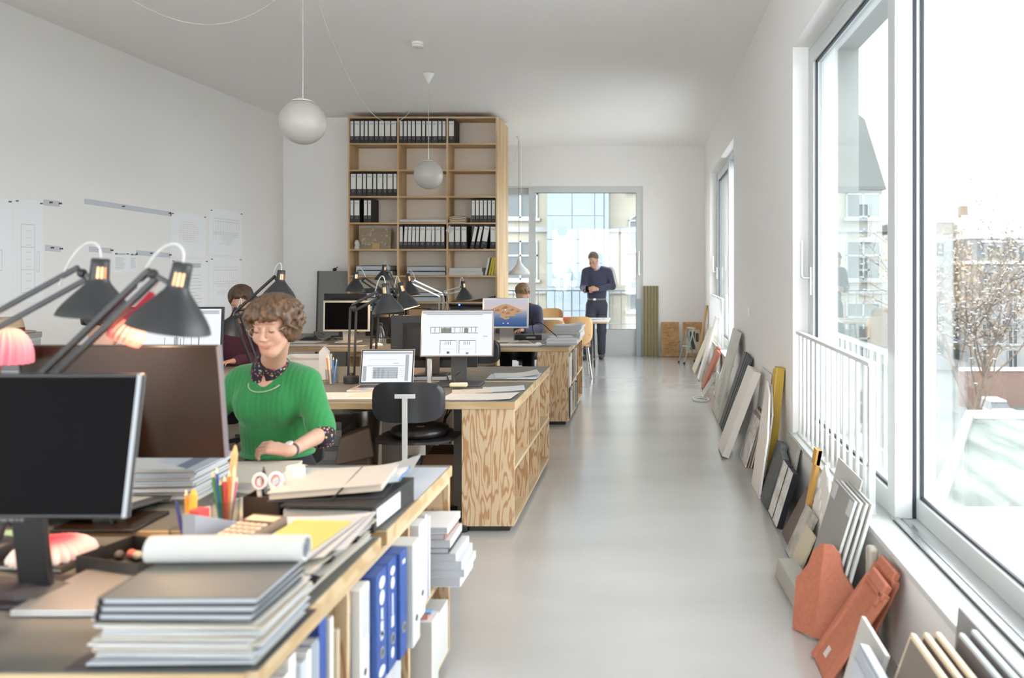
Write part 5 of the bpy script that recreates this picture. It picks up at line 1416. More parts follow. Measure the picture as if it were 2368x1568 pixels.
# --- meeting table
t = thing('red_box', 'red cardboard box on the meeting table', 'box', (wx(1320, 11.3), 11.25, .7502), 0)
MB().bb(-.10, .10, -.07, .07, 0, .052).build('body', colm(222, 90, 70), t, bev=.002); MB().bb(-.06, -.03, -.0715, -.07, .012, .04).build('label', colm(236, 170, 150), t)
for k, (px, yy, w_, d_, lab) in enumerate(((1360, 11.3, .28, .3, 'printed sheet right of the red box'), (1385, 11.5, .25, .3, 'printed sheet at the right end of the meeting table'), (1345, 11.65, .3, .25, 'printed sheet behind the red box'))):
    t = thing('printed_sheet', lab, 'paper', (wx(px, yy), yy, .7503), .1 * k)
    MB().bb(-w_ / 2, w_ / 2, -d_ / 2, d_ / 2, 0, .0015).build('sheet', PAPER, t); MB().bb(-w_ * .4, w_ * .1, -d_ * .4, d_ * .3, .0015, .0019).bb(w_ * .15, w_ * .4, -d_ * .1, d_ * .4, .0015, .0019).build('print', PRINT, t)
one('grey_folder', MB().bb(-.006, .006, -.08, .08, 0, .11), colm(120, 130, 126), 'grey folder standing behind the paper stack near the shell chair', 'folder', (wx(1290, 8.95), 8.95, TZ), rot=(0, .12, 0))

# --- under the middle table
t, h = paper_stack('tall grey stack of folders under the middle table', (wx(752, 4.95), 4.95, .003), .30, .26, 12, .046, .1, mats=(colm(120, 116, 112), colm(136, 132, 128), colm(98, 94, 92)), seed=61)
t = thing('waste_bin', 'metal waste bin under the middle table', 'bin', (wx(837, 5.32), 5.32, .001))
MB().lathe([(.001, 0), (.095, 0), (.125, .49), (.128, .50), (.128, .56), (.122, .56), (.119, .49), (.09, .004), (.001, .004)], 32, cap0=False, cap1=False).build('body', STEEL, t)
MB().lathe([(.129, .555), (.132, .56), (.129, .566), (.122, .562)], 32, cap0=False, cap1=False).build('rim', STEEL, t)
t = thing('bag', 'dark brown leather bag hanging open beside the metal bin', 'bag', (wx(818, 4.66), 4.66, .002), .2)
MB().hexa([(-.10, -.08, 0), (.12, -.08, 0), (.12, .08, 0), (-.10, .08, 0)], [(-.07, -.06, .50), (.10, -.06, .56), (.10, .06, .56), (-.07, .06, .50)]).build('body', colm(84, 66, 52, .6), t, bev=.02)
MB().hexa([(-.09, -.10, .36), (.13, -.10, .40), (.13, -.08, .40), (-.09, -.08, .36)], [(-.07, -.07, .51), (.10, -.07, .57), (.10, .06, .57), (-.07, .06, .51)]).build('flap', colm(96, 76, 60, .6), t, bev=.008)
carton((wx(790, 4.02), 4.02, .001), (.40, .30, .42), 'open cardboard box behind the nearest table', KRAFT, .1, True)
for k in range(4):
    one('paper_sheet', MB().bb(-.14, .14, -.0015, .0015, 0, .30), (PAPER3, PAPER2, CARD, PAPER)[k], ['first', 'second', 'third', 'fourth'][k] + ' sheet from the front standing in the open cardboard box', 'paper', (wx(790, 4.02) + .01 * k, 3.93 + .055 * k, .15), rot=(.15 - .1 * k, .1 * k - .1, .1))
t = thing('pedestal', 'pale grey drawer pedestal under the middle table', 'cabinet', (wx(946, 5.35), 5.38, .001))
MB().bb(-.13, .24, -.2, .2, 0, .62).build('body', colm(170, 160, 148, .6), t, bev=.003)
for k in range(3): dd = MB().bb(-.122, .232, -.206, -.2, .02 + k * .2, .20 + k * .2).build('drawer', colm(176, 166, 154, .6), t, bev=.002); MB().bb(.0, .11, -.214, -.206, .15 + k * .2, .158 + k * .2).build('handle', ALU, dd)
carton((wx(1030, 4.85), 4.85, .001), (.20, .26, .38), 'brown crate under the black task chair', colm(112, 84, 64, .8), 0)
for k, (pts) in enumerate(([(990, 985), (1015, 1010), (1030, 960)], [(1035, 945), (1030, 985), (1050, 1005), (1040, 1025)], [(1045, 945), (1020, 990), (1035, 1000), (1060, 985)])):
    cable(['first', 'second', 'third'][k] + ' dangling black cable left of the plywood shelf end', [at(a, b_, 4.98 + .04 * i) for i, (a, b_) in enumerate(pts)], .005)
t = thing('panel_sample', 'narrow dark grey panel standing left of the plywood shelf end', 'panel', (wx(1055, 4.62), 4.70, .001))
MB().bb(-.03, .03, -.02, .22, 0, .66).build('board', colm(92, 90, 88), t); MB().bb(-.032, .032, -.022, .222, .66, .668).build('edge_strip', colm(120, 116, 112), t)
t = thing('power_strip', 'black power strip with plugs beside the plywood shelf end', 'power strip', (wx(1058, 4.52), 4.56, .001), .4)
MB().bb(-.03, .03, -.12, .12, 0, .04).build('body', BLACK, t, bev=.006); MB().bb(-.018, .018, -.08, -.04, .04, .075).bb(-.018, .018, .0, .04, .04, .075).build('plug', BLACK, t)
# ------------------------------------------------------------------ books and files in the table shelves (spines towards +x)
def book(label, y0, y1, z, h, x_front, depth, cover, group, page=PAPER, tilt=0.0, simple=False, name='book', soft=False):
    """y0..y1 thickness, spine at x_front facing the aisle"""
    w = y1 - y0
    if simple:
        mb = MB().bb(-depth, 0, 0, w, 0, h)
        return one(name, mb, cover, label, 'book', (x_front, y0, z), group=group, rot=(tilt, 0, 0), bev=.001)
    t = thing(name, label, 'book', (x_front, y0, z), group=group, rot=(tilt, 0, 0))
    c = min(.0025, w * .2)
    MB().bb(-depth, 0, 0, c, 0, h).bb(-depth, 0, w - c, w, 0, h).bb(-c, 0, c, w - c, 0, h).build('cover', cover, t, bev=.0008, seg=1)
    MB().bb(-depth + .003, -c, c, w - c, .003, h - .003).build('pages', page, t)
    return t
XF = XD - .012
NAVY = pm('navy_binder', col(44, 74, 140), .5, noise=(60.0, col(52, 84, 152)))
def blue_binder(label, y0, wd, marks, x_front):
    t = thing('binder', label, 'binder', (x_front, y0, .3695), group='blue binders in the nearest shelf')
    h = .312
    MB().bb(-.275, 0, 0, wd, 0, h).build('cover', NAVY, t, bev=.002, seg=1)
    MB().tube([(.0005, wd / 2 + .012 * math.cos(a), .085 + .014 * math.sin(a)) for a in [2 * PI * k / 18 for k in range(18)]], .0025, 6, closed=True).build('finger_ring', RING, t)
    MB().lathe([(.0105, 0), (.0105, .001)], 14, Matrix.Translation((0, wd / 2, .085)) @ Matrix.Rotation(PI / 2, 4, 'Y')).build('finger_hole', BLACK, t)
    for (zc, hh, ww, kind) in marks:
        m_ = MB()
        if kind == 'o':
            pts = [(ww * math.cos(a), hh * math.sin(a)) for a in [2 * PI * k / 18 for k in range(18)]]
            m_.prism([(p[0], p[1]) for p in pts], 0, .0008, Matrix.Translation((0, wd / 2, zc)) @ Matrix.Rotation(PI / 2, 4, 'Z') @ Matrix.Rotation(PI / 2, 4, 'X'))
        else:
            m_.bb(0, .0008, wd / 2 - ww, wd / 2 + ww, zc - hh, zc + hh)
        m_.build('white_marking', colm(222, 226, 232), t)
G = 'books in the nearest shelf'
blue_binder('wide blue binder with large white markings in the nearest shelf', 2.11, .082, [(.280, .016, .022, 'o'), (.238, .020, .018, 'o'), (.190, .018, .006, 'b'), (.150, .028, .009, 'b'), (.138, .008, .014, 'o'), (.035, .014, .024, 'o')], XD + .028)
blue_binder('second blue binder with narrower white markings in the nearest shelf', 2.197, .074, [(.280, .012, .018, 'o'), (.245, .017, .014, 'o'), (.185, .030, .004, 'b'), (.135, .016, .009, 'b'), (.045, .016, .012, 'o')], XD + .030)
blue_binder('third blue binder without markings beside the white binder', 2.275, .060, [(.28, .006, .012, 'b')], XD + .040)
def white_binder(label, y0, wd, x_front, z=.3695, h=.312, m_=PAPER):
    t = thing('binder', label, 'binder', (x_front, y0, z), group='white binders in the nearest shelf')
    MB().bb(-.27, 0, 0, wd, 0, h).build('cover', m_, t, bev=.003)
    MB().bb(0, .0008, wd * .15, wd * .85, h * .55, h * .93).build('spine_label', PAPER2, t)
    MB().lathe([(.010, 0), (.010, .001)], 12, Matrix.Translation((.0005, wd / 2, h * .25)) @ Matrix.Rotation(PI / 2, 4, 'Y')).build('finger_hole', DARKGREY, t)
white_binder('white binder sticking out far behind the blue binders', 2.345, .075, XD + .055, h=.314)
white_binder('white binder just in front of the wide blue binder', 2.035, .066, XD + .012, h=.305, m_=colm(226, 224, 218))
white_binder('grey white binder at the near side of the far column', 2.53, .070, XD + .02, m_=colm(206, 206, 208))
rb = random.Random(17)
seq = [(.012, 190, 60, 58, .22, 'red'), (.020, 232, 228, 222, .285, 'white'), (.014, 206, 206, 204, .24, 'pale grey'), (.026, 234, 232, 226, .30, 'thick white'), (.022, 190, 196, 204, .27, 'blue grey'), (.018, 228, 226, 222, .28, 'slim white'), (.030, 150, 158, 168, .285, 'slate grey'), (.022, 222, 224, 226, .26, 'cool white'), (.034, 48, 78, 150, .308, 'blue'), (.016, 230, 224, 214, .29, 'cream'), (.012, 196, 178, 152, .25, 'tan')]
y = 1.62
for w_, r_, g_, b_, h_, nm in seq:
    c_ = colm(r_, g_, b_)
    book(nm + ' book in the nearest column of the nearest shelf', y, y + w_ * 1.25, .3695, h_, XF + rb.uniform(-.01, .012), .21, c_, G)
    y += w_ * 1.25 + .004
book('dark ring bound book right before the white binder', 2.013, 2.030, .3695, .25, XF, .2, colm(70, 70, 80), G)
y = 2.612
for w_, c_, h_, nm in ((.026, colm(230, 228, 224), .30, 'white'), (.024, colm(150, 104, 84), .27, 'brown'), (.016, colm(214, 210, 206), .30, 'pale'), (.012, colm(196, 196, 200), .29, 'grey'), (.010, colm(150, 162, 190), .285, 'bluish'), (.012, colm(236, 232, 226), .28, 'thin white')):
    book(nm + ' upright book in the far column of the nearest shelf', y, y + w_, .3695, h_, XF + .012, .21, c_, G); y += w_ + .003
z = .3697
for k, (h_, c_, nm, out) in enumerate(((.034, colm(214, 216, 222), 'lowest', .085), (.026, PAPER, 'second', .10), (.028, colm(196, 198, 204), 'third', .09), (.024, PAPER, 'fourth', .07), (.018, colm(40, 40, 52), 'fifth', .045), (.026, PAPER, 'sixth', .05), (.020, colm(150, 104, 100), 'seventh', .03), (.022, colm(228, 226, 222), 'topmost', .04))):
    t = thing('catalogue', nm + ' catalogue from below in the pile sticking out of the nearest shelf', 'book', (XD + out, 2.80, z), rz=0.02 * ((k % 3) - 1), group='catalogue pile in the nearest shelf')
    MB().bb(-.21, 0, 0, .185, 0, h_).build('pages', PAPER2, t)
    MB().bb(-.212, .002, -.002, .187, h_, h_ + .0015).bb(-.212, .002, -.002, .187, -.0001, .0012).bb(.0, .002, -.002, .187, .0012, h_).build('cover', c_, t)
    z += h_ + .0022
# lower row
y = 1.62
for k in range(9):
    w_ = rb.uniform(.025, .05); c_ = (PAPER, colm(206, 206, 204), PAPER2, colm(222, 214, 200))[k % 4]
    book(ORD[k] + ' pale book from the front in the lower row, near column', y, y + w_, .0545, rb.uniform(.22, .285), XF + rb.uniform(-.015, .01), .22, c_, 'pale books in the lower row'); y += w_ + .003
y = 2.03
for k in range(6):
    w_ = rb.uniform(.05, .075)
    white_binder(ORD[k] + ' white binder from the front in the lower row of the nearest shelf', y, w_, XF + .01, .0545, .29); y += w_ + .004
t = thing('magazine_file', 'white magazine file with colourful covers on top in the lower far column', 'file box', (XD + .035, 2.62, .0545))
MB().bb(-.26, 0, 0, .085, 0, .27).build('box', PAPER, t, bev=.001)
MB().bb(-.20, -.02, .02, .06, .27, .285).build('magazines', colm(206, 140, 130), t); MB().bb(-.10, -.01, .025, .055, .285, .292).build('top_magazine', colm(120, 150, 190), t)
one('flat_box', MB().bb(-.26, .02, 0, .24, 0, .20), PAPER, 'large white box at the far end of the lower row', 'box', (XD - .02, 2.73, .0545), bev=.002)
t = thing('angle_bracket', 'wooden corner block at the foot of the nearest shelf end', 'bracket', (XD - .03, 2.985, .0545))
MB().bb(-.05, .0, -.012, .018, 0, .11).build('block', PLYV2, t); MB().ball((.001, .002, .08), .006, 8, 6).build('screw', ALU, t)
# farthest table shelf
cols = [(228, 226, 222), (60, 60, 66), (200, 196, 186), (236, 234, 230), (120, 146, 130), (210, 206, 200), (176, 120, 100), (40, 44, 60), (226, 224, 220), (150, 160, 168)]
for row, z in (('upper', .3695), ('lower', .0545)):
    y = 7.53
    for k in range(16):
        w_ = rb.uniform(.02, .06)
        if k in (8,): y += .08
        if y + w_ > 9.02: break
        if any(abs(y + w_ / 2 - (7.49 + j * .5203 + .01)) < w_ / 2 + .03 for j in (1, 2)):
            y += w_ + .06
        c_ = cols[(k * 3 + (0 if row == 'upper' else 1)) % 10]
        book('%s book from the front in the %s row under the farthest table' % (ORD[k], row), y, y + w_, z, rb.uniform(.22, .30), XF + rb.uniform(-.01, .02), .21, colm(*c_), 'books under the farthest table', simple=True); y += w_ + .004
# ------------------------------------------------------------------ people: smooth-union bodies turned into one continuous surface
class Sdf:
    def __init__(self, lo, hi, h):
        self.lo = np.array(lo, np.float64); self.h = h
        self.n = np.ceil((np.array(hi) - self.lo) / h).astype(int) + 1
        self.d = np.full(tuple(self.n), 1.0, np.float32)
    def _blk(self, lo, hi, pad):
        i0 = np.maximum(np.floor((np.array(lo) - pad - self.lo) / self.h).astype(int), 0)
        i1 = np.minimum(np.ceil((np.array(hi) + pad - self.lo) / self.h).astype(int) + 1, self.n)
        if (i1 <= i0).any(): return None
        ax = [self.lo[k] + self.h * np.arange(i0[k], i1[k]) for k in range(3)]
        X, Y, Z = np.meshgrid(*ax, indexing='ij')
        return tuple(slice(a, b) for a, b in zip(i0, i1)), np.stack([X, Y, Z], -1)
    def _put(self, sl, p, k, op='u'):
        a = self.d[sl]
        p = p.astype(np.float32)
        if op == 's': p = -p
        if k <= 0:
            self.d[sl] = np.minimum(a, p) if op == 'u' else np.maximum(a, p); return
        if op == 'u':
            h = np.clip(.5 + .5 * (a - p) / k, 0, 1); self.d[sl] = a * (1 - h) + p * h - k * h * (1 - h)
        else:
            h = np.clip(.5 - .5 * (a - p) / k, 0, 1); self.d[sl] = a * (1 - h) + p * h + k * h * (1 - h)
    def cap(self, a, b, ra, rb=None, k=.012, sq=None, op='u'):
        """tapered capsule; sq=(axis Vector, factor) flattens it along an axis"""
        rb = ra if rb is None else rb
        a = np.array(a, float); b = np.array(b, float); R = max(ra, rb)
        q = self._blk(np.minimum(a, b) - R, np.maximum(a, b) + R, k + self.h * 2)
        if q is None: return self
        sl, P = q
        if sq is not None:
            ax = np.array(sq[0], float); ax /= np.linalg.norm(ax); f = sq[1]
            S = np.eye(3) + (1 / f - 1) * np.outer(ax, ax)
            P = P @ S.T; a = S @ a; b = S @ b
        ab = b - a; L = max((ab * ab).sum(), 1e-12)
        t = np.clip(((P - a) @ ab) / L, 0, 1)
        d = np.linalg.norm(P - a - t[..., None] * ab, axis=-1) - (ra + (rb - ra) * t)
        if sq is not None and sq[1] < 1: d = d * (sq[1] * .5 + .5)
        self._put(sl, d, k, op); return self
    def chain(self, pts, rs, k=.012, sq=None):
        for i in range(len(pts) - 1): self.cap(pts[i], pts[i + 1], rs[i], rs[i + 1], k, sq)
        return self
    def ell(self, c, r, M=None, k=.012, op='u'):
        c = np.array(c, float); r = np.array(r, float); R = r.max()
        q = self._blk(c - R, c + R, k + self.h * 2)
        if q is None: return self
        sl, P = q
        P = P - c
        if M is not None: P = P @ np.array(M)           # world -> local (M columns are local axes)
        k0 = np.linalg.norm(P / r, axis=-1); k1 = np.linalg.norm(P / (r * r), axis=-1)
        d = k0 * (k0 - 1) / np.maximum(k1, 1e-9)
        self._put(sl, d, k, op); return self
    def cut_below(self, p, n):
        """remove everything on the side of the plane the normal points away from"""
        ax = [self.lo[k] + self.h * np.arange(self.n[k]) for k in range(3)]
        X, Y, Z = np.meshgrid(*ax, indexing='ij')
        n = np.array(n, float); n /= np.linalg.norm(n)
        pl = -((X - p[0]) * n[0] + (Y - p[1]) * n[1] + (Z - p[2]) * n[2])
        self.d = np.maximum(self.d, pl.astype(np.float32)); return self
    def mesh(self):
        d = self.d.copy()
        for ax in range(3):
            s0 = [slice(None)] * 3; s0[ax] = 0; d[tuple(s0)] = 1
            s0[ax] = -1; d[tuple(s0)] = 1
        s = d < 0
        c = np.zeros(tuple(self.n - 1), np.int8)
        offs = [(i, j, k) for i in (0, 1) for j in (0, 1) for k in (0, 1)]
        nx, ny, nz = self.n
        for i, j, k in offs: c += s[i:nx - 1 + i, j:ny - 1 + j, k:nz - 1 + k]
        act = (c > 0) & (c < 8)
        ii = np.argwhere(act); idx = np.full(act.shape, -1, np.int64); idx[act] = np.arange(len(ii))
        acc = np.zeros((len(ii), 3)); cnt = np.zeros(len(ii))
        for a in offs:
            for ax in range(3):
                if a[ax] == 1: continue
                b = list(a); b[ax] = 1
                da = d[ii[:, 0] + a[0], ii[:, 1] + a[1], ii[:, 2] + a[2]]; db = d[ii[:, 0] + b[0], ii[:, 1] + b[1], ii[:, 2] + b[2]]
                m = (da < 0) != (db < 0)
                t = da[m] / (da[m] - db[m])
                p = np.tile(np.array(a, float), (m.sum(), 1)); p[:, ax] += t
                acc[m] += p; cnt[m] += 1
        v = self.lo + self.h * (ii + acc / cnt[:, None])
        quads = []
        for ax in range(3):
            u, w_ = (ax + 1) % 3, (ax + 2) % 3
            s0 = [slice(None)] * 3; s1 = [slice(None)] * 3; s0[ax] = slice(0, -1); s1[ax] = slice(1, None)
            A, B = s[tuple(s0)], s[tuple(s1)]
            e = np.argwhere(A != B)
            e = e[(e[:, u] > 0) & (e[:, w_] > 0) & (e[:, u] < self.n[u] - 1) & (e[:, w_] < self.n[w_] - 1)]
            fl_ = A[e[:, 0], e[:, 1], e[:, 2]]
            def cell(du, dw):
                q = e.copy(); q[:, u] += du; q[:, w_] += dw
                return idx[q[:, 0], q[:, 1], q[:, 2]]
            Q = np.stack([cell(-1, -1), cell(0, -1), cell(0, 0), cell(-1, 0)], 1)
            Q[~fl_] = Q[~fl_][:, ::-1]
            quads.append(Q)
        Q = np.concatenate(quads)
        Q = Q[(Q >= 0).all(1)]
        return v, Q
    def build(self, name, mat, parent):
        v, q = self.mesh()
        me = bpy.data.meshes.new(name)
        me.from_pydata(v.tolist(), [], q.tolist()); me.update(); me.shade_smooth()
        me.materials.append(mat)
        o = bpy.data.objects.new(name, me); COL.objects.link(o); o.parent = parent
        sm = o.modifiers.new('smooth', 'SMOOTH'); sm.iterations = 3; sm.factor = .5
        return o

SKIN = pm('skin', col(208, 166, 144), .5, sub=.08, noise=(24.0, col(202, 154, 132)))
SKINR = pm('skin_ruddy', col(196, 150, 128), .5, sub=.08)
LIPS = pm('lips', col(190, 110, 104), .45)
LASH = pm('lash', col(78, 56, 44), .7)
HAIRB = pm('brown_hair', col(120, 88, 60), .45, noise=((90, 90, 22), col(70, 50, 36), .35, .62))
HAIRD = pm('dark_brown_hair', col(96, 66, 46), .5, noise=((90, 90, 22), col(60, 42, 30)))
HAIRK = pm('near_black_hair', col(58, 44, 36), .5, noise=((90, 90, 22), col(38, 30, 26)))
HAIRL = pm('light_brown_hair', col(150, 120, 86), .55, noise=((120, 120, 40), col(112, 86, 60)))
HAIRG = pm('short_greying_hair', col(118, 100, 88), .6, noise=((120, 120, 60), col(86, 72, 62)))
def knit(name, c, c2, axis_scale, strength=.35):
    m = pm(name, c, .9, noise=(260.0, c2), sheen=.25)
    nt = m.node_tree; p = nt.nodes['Principled BSDF']
    tc = nt.nodes.new('ShaderNodeTexCoord'); w_ = nt.nodes.new('ShaderNodeTexWave'); w_.bands_direction = 'X'
    w_.inputs['Scale'].default_value = axis_scale; w_.inputs['Distortion'].default_value = .6; w_.inputs['Detail'].default_value = 1
    b = nt.nodes.new('ShaderNodeBump'); b.inputs['Strength'].default_value = strength; b.inputs['Distance'].default_value = .004
    nt.links.new(tc.outputs['Object'], w_.inputs['Vector']); nt.links.new(w_.outputs['Fac'], b.inputs['Height']); nt.links.new(b.outputs[0], p.inputs['Normal'])
    return m
GREEN = knit('green_rib_knit', col(44, 136, 74), col(36, 120, 64), 14)
NAVYK = pm('navy_knit', col(50, 52, 74), .9, noise=(240.0, col(62, 64, 86)), sheen=.2)
TROUS = pm('dark_trousers', col(54, 56, 70), .9, noise=(200.0, col(64, 66, 80)))
BLACKT = pm('black_cloth', col(30, 30, 36), .9)
MAROON = pm('maroon_knit', col(74, 34, 50), .9); BROWNK = pm('dark_brown_knit', col(58, 42, 34), .9, noise=(200.0, col(70, 52, 42)))
SHIRTW = pm('pale_shirt', col(206, 212, 222), .8)
FLORAL = pm('floral_cloth', col(34, 32, 44), .85)
_nt = FLORAL.node_tree; _p = _nt.nodes['Principled BSDF']; _tc = _nt.nodes.new('ShaderNodeTexCoord'); _v = _nt.nodes.new('ShaderNodeTexVoronoi'); _v.inputs['Scale'].default_value = 75; _v.inputs['Randomness'].default_value = .8
_r = _nt.nodes.new('ShaderNodeValToRGB'); _r.color_ramp.elements[0].position = .30; _r.color_ramp.elements[0].color = (1, 1, 1, 1); _r.color_ramp.elements[1].position = .36; _r.color_ramp.elements[1].color = (0, 0, 0, 1)
_hs = _nt.nodes.new('ShaderNodeHueSaturation'); _hs.inputs['Saturation'].default_value = .7; _hs.inputs['Value'].default_value = .8
_ra = _nt.nodes.new('ShaderNodeValToRGB'); _ra.color_ramp.interpolation = 'CONSTANT'
_ra.color_ramp.elements[0].color = col(214, 150, 140); _ra.color_ramp.elements[1].position = .75; _ra.color_ramp.elements[1].color = col(150, 160, 196)
for _ps, _c in ((.25, col(206, 186, 110)), (.5, col(176, 70, 78))): _e = _ra.color_ramp.elements.new(_ps); _e.color = _c
_sp = _nt.nodes.new('ShaderNodeSeparateColor'); _mx = _nt.nodes.new('ShaderNodeMixRGB'); _mx.inputs[1].default_value = col(34, 32, 44)
_nt.links.new(_tc.outputs['Object'], _v.inputs['Vector']); _nt.links.new(_v.outputs['Distance'], _r.inputs[0]); _nt.links.new(_v.outputs['Color'], _sp.inputs[0]); _nt.links.new(_sp.outputs[0], _ra.inputs[0])
_nt.links.new(_r.outputs[0], _mx.inputs[0]); _nt.links.new(_ra.outputs[0], _mx.inputs[2]); _nt.links.new(_mx.outputs[0], _p.inputs['Base Color'])

def head_frame(c, yaw=0.0, pitch=0.0, roll=0.0):
    """yaw>0 turns the face towards the viewer's left, pitch>0 bows it; face looks to -y at rest"""
    return Matrix.Translation(c) @ Euler((0, roll, 0)).to_matrix().to_4x4() @ Matrix.Rotation(-yaw, 4, 'Z') @ Matrix.Rotation(pitch, 4, 'X')
def add_head(S, M, s=1.0, jaw=1.0, lids=True):
    R = M.to_3x3(); Rn = np.array([list(r) for r in R])
    p = lambda x, y, z: tuple(M @ Vector((x * s, y * s, z * s)))
    E = lambda c, r, k=.012, op='u': S.ell(p(*c), tuple(a * s for a in r), Rn, k * s, op)
    E((0, .018, .038), (.073, .090, .080)); E((0, -.028, -.032), (.060 * jaw, .062, .082), .03)
    E((0, -.056, -.094), (.023 * jaw, .024, .022), .03)
    for x in (-1, 1):
        E((x * .034, -.066, -.030), (.024, .019, .026), .022)
        S.cap(p(x * .058 * jaw, .0, -.045), p(x * .016 * jaw, -.052, -.100), .012 * s, .010 * s, .035 * s)
        E((x * .032, -.098, .004), (.020, .016, .013), .014, 's')
        E((x * .031, -.078, .003), (.0145, .0135, .0125), .003)
        S.cap(p(x * .014, -.088, .024), p(x * .046, -.076, .024), .0055 * s, .0045 * s, .012 * s)
        E((x * .074, .012, -.004), (.010, .020, .032), .006); E((x * .080, .004, -.002), (.004, .010, .018), .004, 's')
        E((x * .0115, -.104, -.034), (.008, .010, .0075), .007)
    S.cap(p(0, -.088, .016), p(0, -.112, -.028), .0075 * s, .0108 * s, .010 * s)
    E((0, -.088, -.058), (.026, .012, .012), .012)
    S.cap(p(-.018, -.0905, -.066), p(.018, -.0905, -.066), .0016 * s, .0016 * s, .004 * s, op='s')
    return p
def face_parts(t, M, s=1.0, smile=.006, lips=LIPS, brow=LASH, down=True):
    def P(x, y, z): return M @ Vector((x * s, y * s, z * s))
    o = MB()
    o.tube([P(x * .030, -.0970 + .010 * x * x, -.0625 + smile * x * x - .002 * math.cos(x * 3) * 0) for x in [-1, -.6, -.25, 0, .25, .6, 1]], [.0012 * s, .003 * s, .0036 * s, .0032 * s, .0036 * s, .003 * s, .0012 * s], 8)
    o.tube([P(x * .023, -.0970 + .010 * x * x, -.0695 + smile * 1.2 * x * x) for x in [-1, -.5, 0, .5, 1]], [.001 * s, .0030 * s, .0038 * s, .0030 * s, .001 * s], 8)
    o.build('lips', lips, t, sharp=80)
    e = MB(); b = MB(); w_ = MB(); ir = MB()
    for x in (-1, 1):
        e.tube([P(x * (.031 + .0135 * q), -.0895 + .006 * q * q, -.0035 + .003 * q * q if down else .008 - .004 * q * q) for q in (-1, -.5, 0, .5, 1)], [.0008 * s, .0018 * s, .0022 * s, .0018 * s, .0008 * s], 6)
        b.tube([P(x * (.032 + .019 * q), -.0915 + .011 * max(q, 0) ** 2, .0285 + .002 * (1 - q * q)) for q in (-1, -.5, 0, .5, 1)], [.0008 * s, .0018 * s, .0020 * s, .0016 * s, .0006 * s], 6)
        if not down:
            w_.ball(tuple(P(x * .031, -.081, .002)), .0118 * s, 12, 8); ir.ball(tuple(P(x * .031, -.0905, .0)), (.0045 * s, .003 * s, .0045 * s), 10, 6)
    e.build('eyelashes', LASH, t); b.build('eyebrows', brow, t)
    if not down: w_.build('eyes', colm(226, 222, 216, .3), t); ir.build('irises', colm(70, 56, 46, .3), t)
def glasses(t, M, s=1.0, m_=None, r=.022):
    def P(x, y, z): return M @ Vector((x * s, y * s, z * s))
    g = MB()
    for x in (-1, 1):
        g.tube([P(x * .032 + r * math.cos(a), -.107, .000 + r * .95 * math.sin(a)) for a in [2 * PI * k / 20 for k in range(20)]], .0011 * s, 6, closed=True)
        g.tube([P(x * (.032 + r), -.107, .006), P(x * .074, -.085, .010), P(x * .080, .0, .008)], .0011 * s, 6)
    g.tube([P(-.032 + r, -.107, .004), P(0, -.112, .007), P(.032 - r, -.107, .004)], .0011 * s, 6)
    g.build('glasses', m_ or colm(150, 130, 116, .3), t)
def add_hand(S, wrist, d, up, side, s=1.0, curl=(.5, .6, .7, .8), L=.175, thumb=1, spread=.5):
    """hand from the wrist along d; up = back of the hand; side = towards the thumb"""
    d = Vector(d).normalized(); side = Vector(side); side = (side - d * side.dot(d)).normalized(); up = side.cross(d) * (1 if side.cross(d).dot(Vector(up)) > 0 else -1)
    w = Vector(wrist); s *= L / .175
    q = lambda a, b_, c: w + (d * a + side * b_ + up * c) * s
    S.cap(q(.012, -.012, 0), q(.075, -.024, 0), .017 * s, .0125 * s, .01); S.cap(q(.012, .012, 0), q(.075, .022, 0), .018 * s, .0125 * s, .01); S.cap(q(.02, 0, .002), q(.078, 0, .004), .018 * s, .0125 * s, .01)
    lens = (.068, .078, .074, .058); offs = (.030, .0100, -.0105, -.0300)
    for i in range(4):
        a = q(.078, offs[i], .003); ang = 0; p_ = a
        segs = (.46, .30, .24); rad = .0082 * s
        for j in range(3):
            ang += curl[i] * (.75 if j == 0 else 1.0)
            dd = (d * math.cos(ang) - up * math.sin(ang) + side * (offs[i] * spread * 6 * (1 if j == 0 else .4))).normalized()
            n = p_ + dd * lens[i] * segs[j] * s
            S.cap(p_, n, rad, rad * .92, .002); p_ = n; rad *= .92
    b0 = q(.022, .024, -.006); b1 = q(.055, .046, -.014); b2 = q(.080, .048, -.026); b3 = q(.098, .040, -.036)
    S.cap(b0, b1, .0135 * s, .0110 * s, .010); S.cap(b1, b2, .0105 * s, .0095 * s, .004); S.cap(b2, b3, .0095 * s, .008 * s, .004)
def hair_strands(S, M, n, rx, ry, rz, cz, rnd, reach, rad=.008, wav=.010, cy=.018, front=.5, s=1.0, seg=9):
    """strands combed from the crown over the skull ellipsoid; reach(phi)->polar end angle"""
    for i in range(n):
        ph = 2 * PI * i / n + rnd.uniform(-.1, .1)
        end = reach(ph) * rnd.uniform(.86, 1.06); a0 = rnd.uniform(.05, .55)
        w0 = rnd.uniform(0, 6); pts = []
        for k in range(seg):
            th = a0 + (end - a0) * k / (seg - 1)
            rr_ = 1 + rnd.uniform(-.01, .03)
            q = ph + wav * 9 * math.sin(w0 + th * 4.5) * (th / 2)
            x, y, z = rx * math.sin(th) * math.cos(q) * rr_, ry * math.sin(th) * math.sin(q) * rr_ + cy, rz * math.cos(th) * rr_ + cz
            if th > PI / 2: x, y = rx * math.cos(q) * (1 - .10 * (th - PI / 2)) * rr_, ry * math.sin(q) * (1 - .10 * (th - PI / 2)) * rr_ + cy
            off = wav * math.sin(w0 * 2 + th * 7)
            pts.append(M @ Vector(((x * (1 + off * 3)) * s, (y * (1 + off * 3)) * s, z * s)))
        S.chain(pts, [rad * s * (1 - .35 * k / seg) for k in range(seg)], .006 * s)

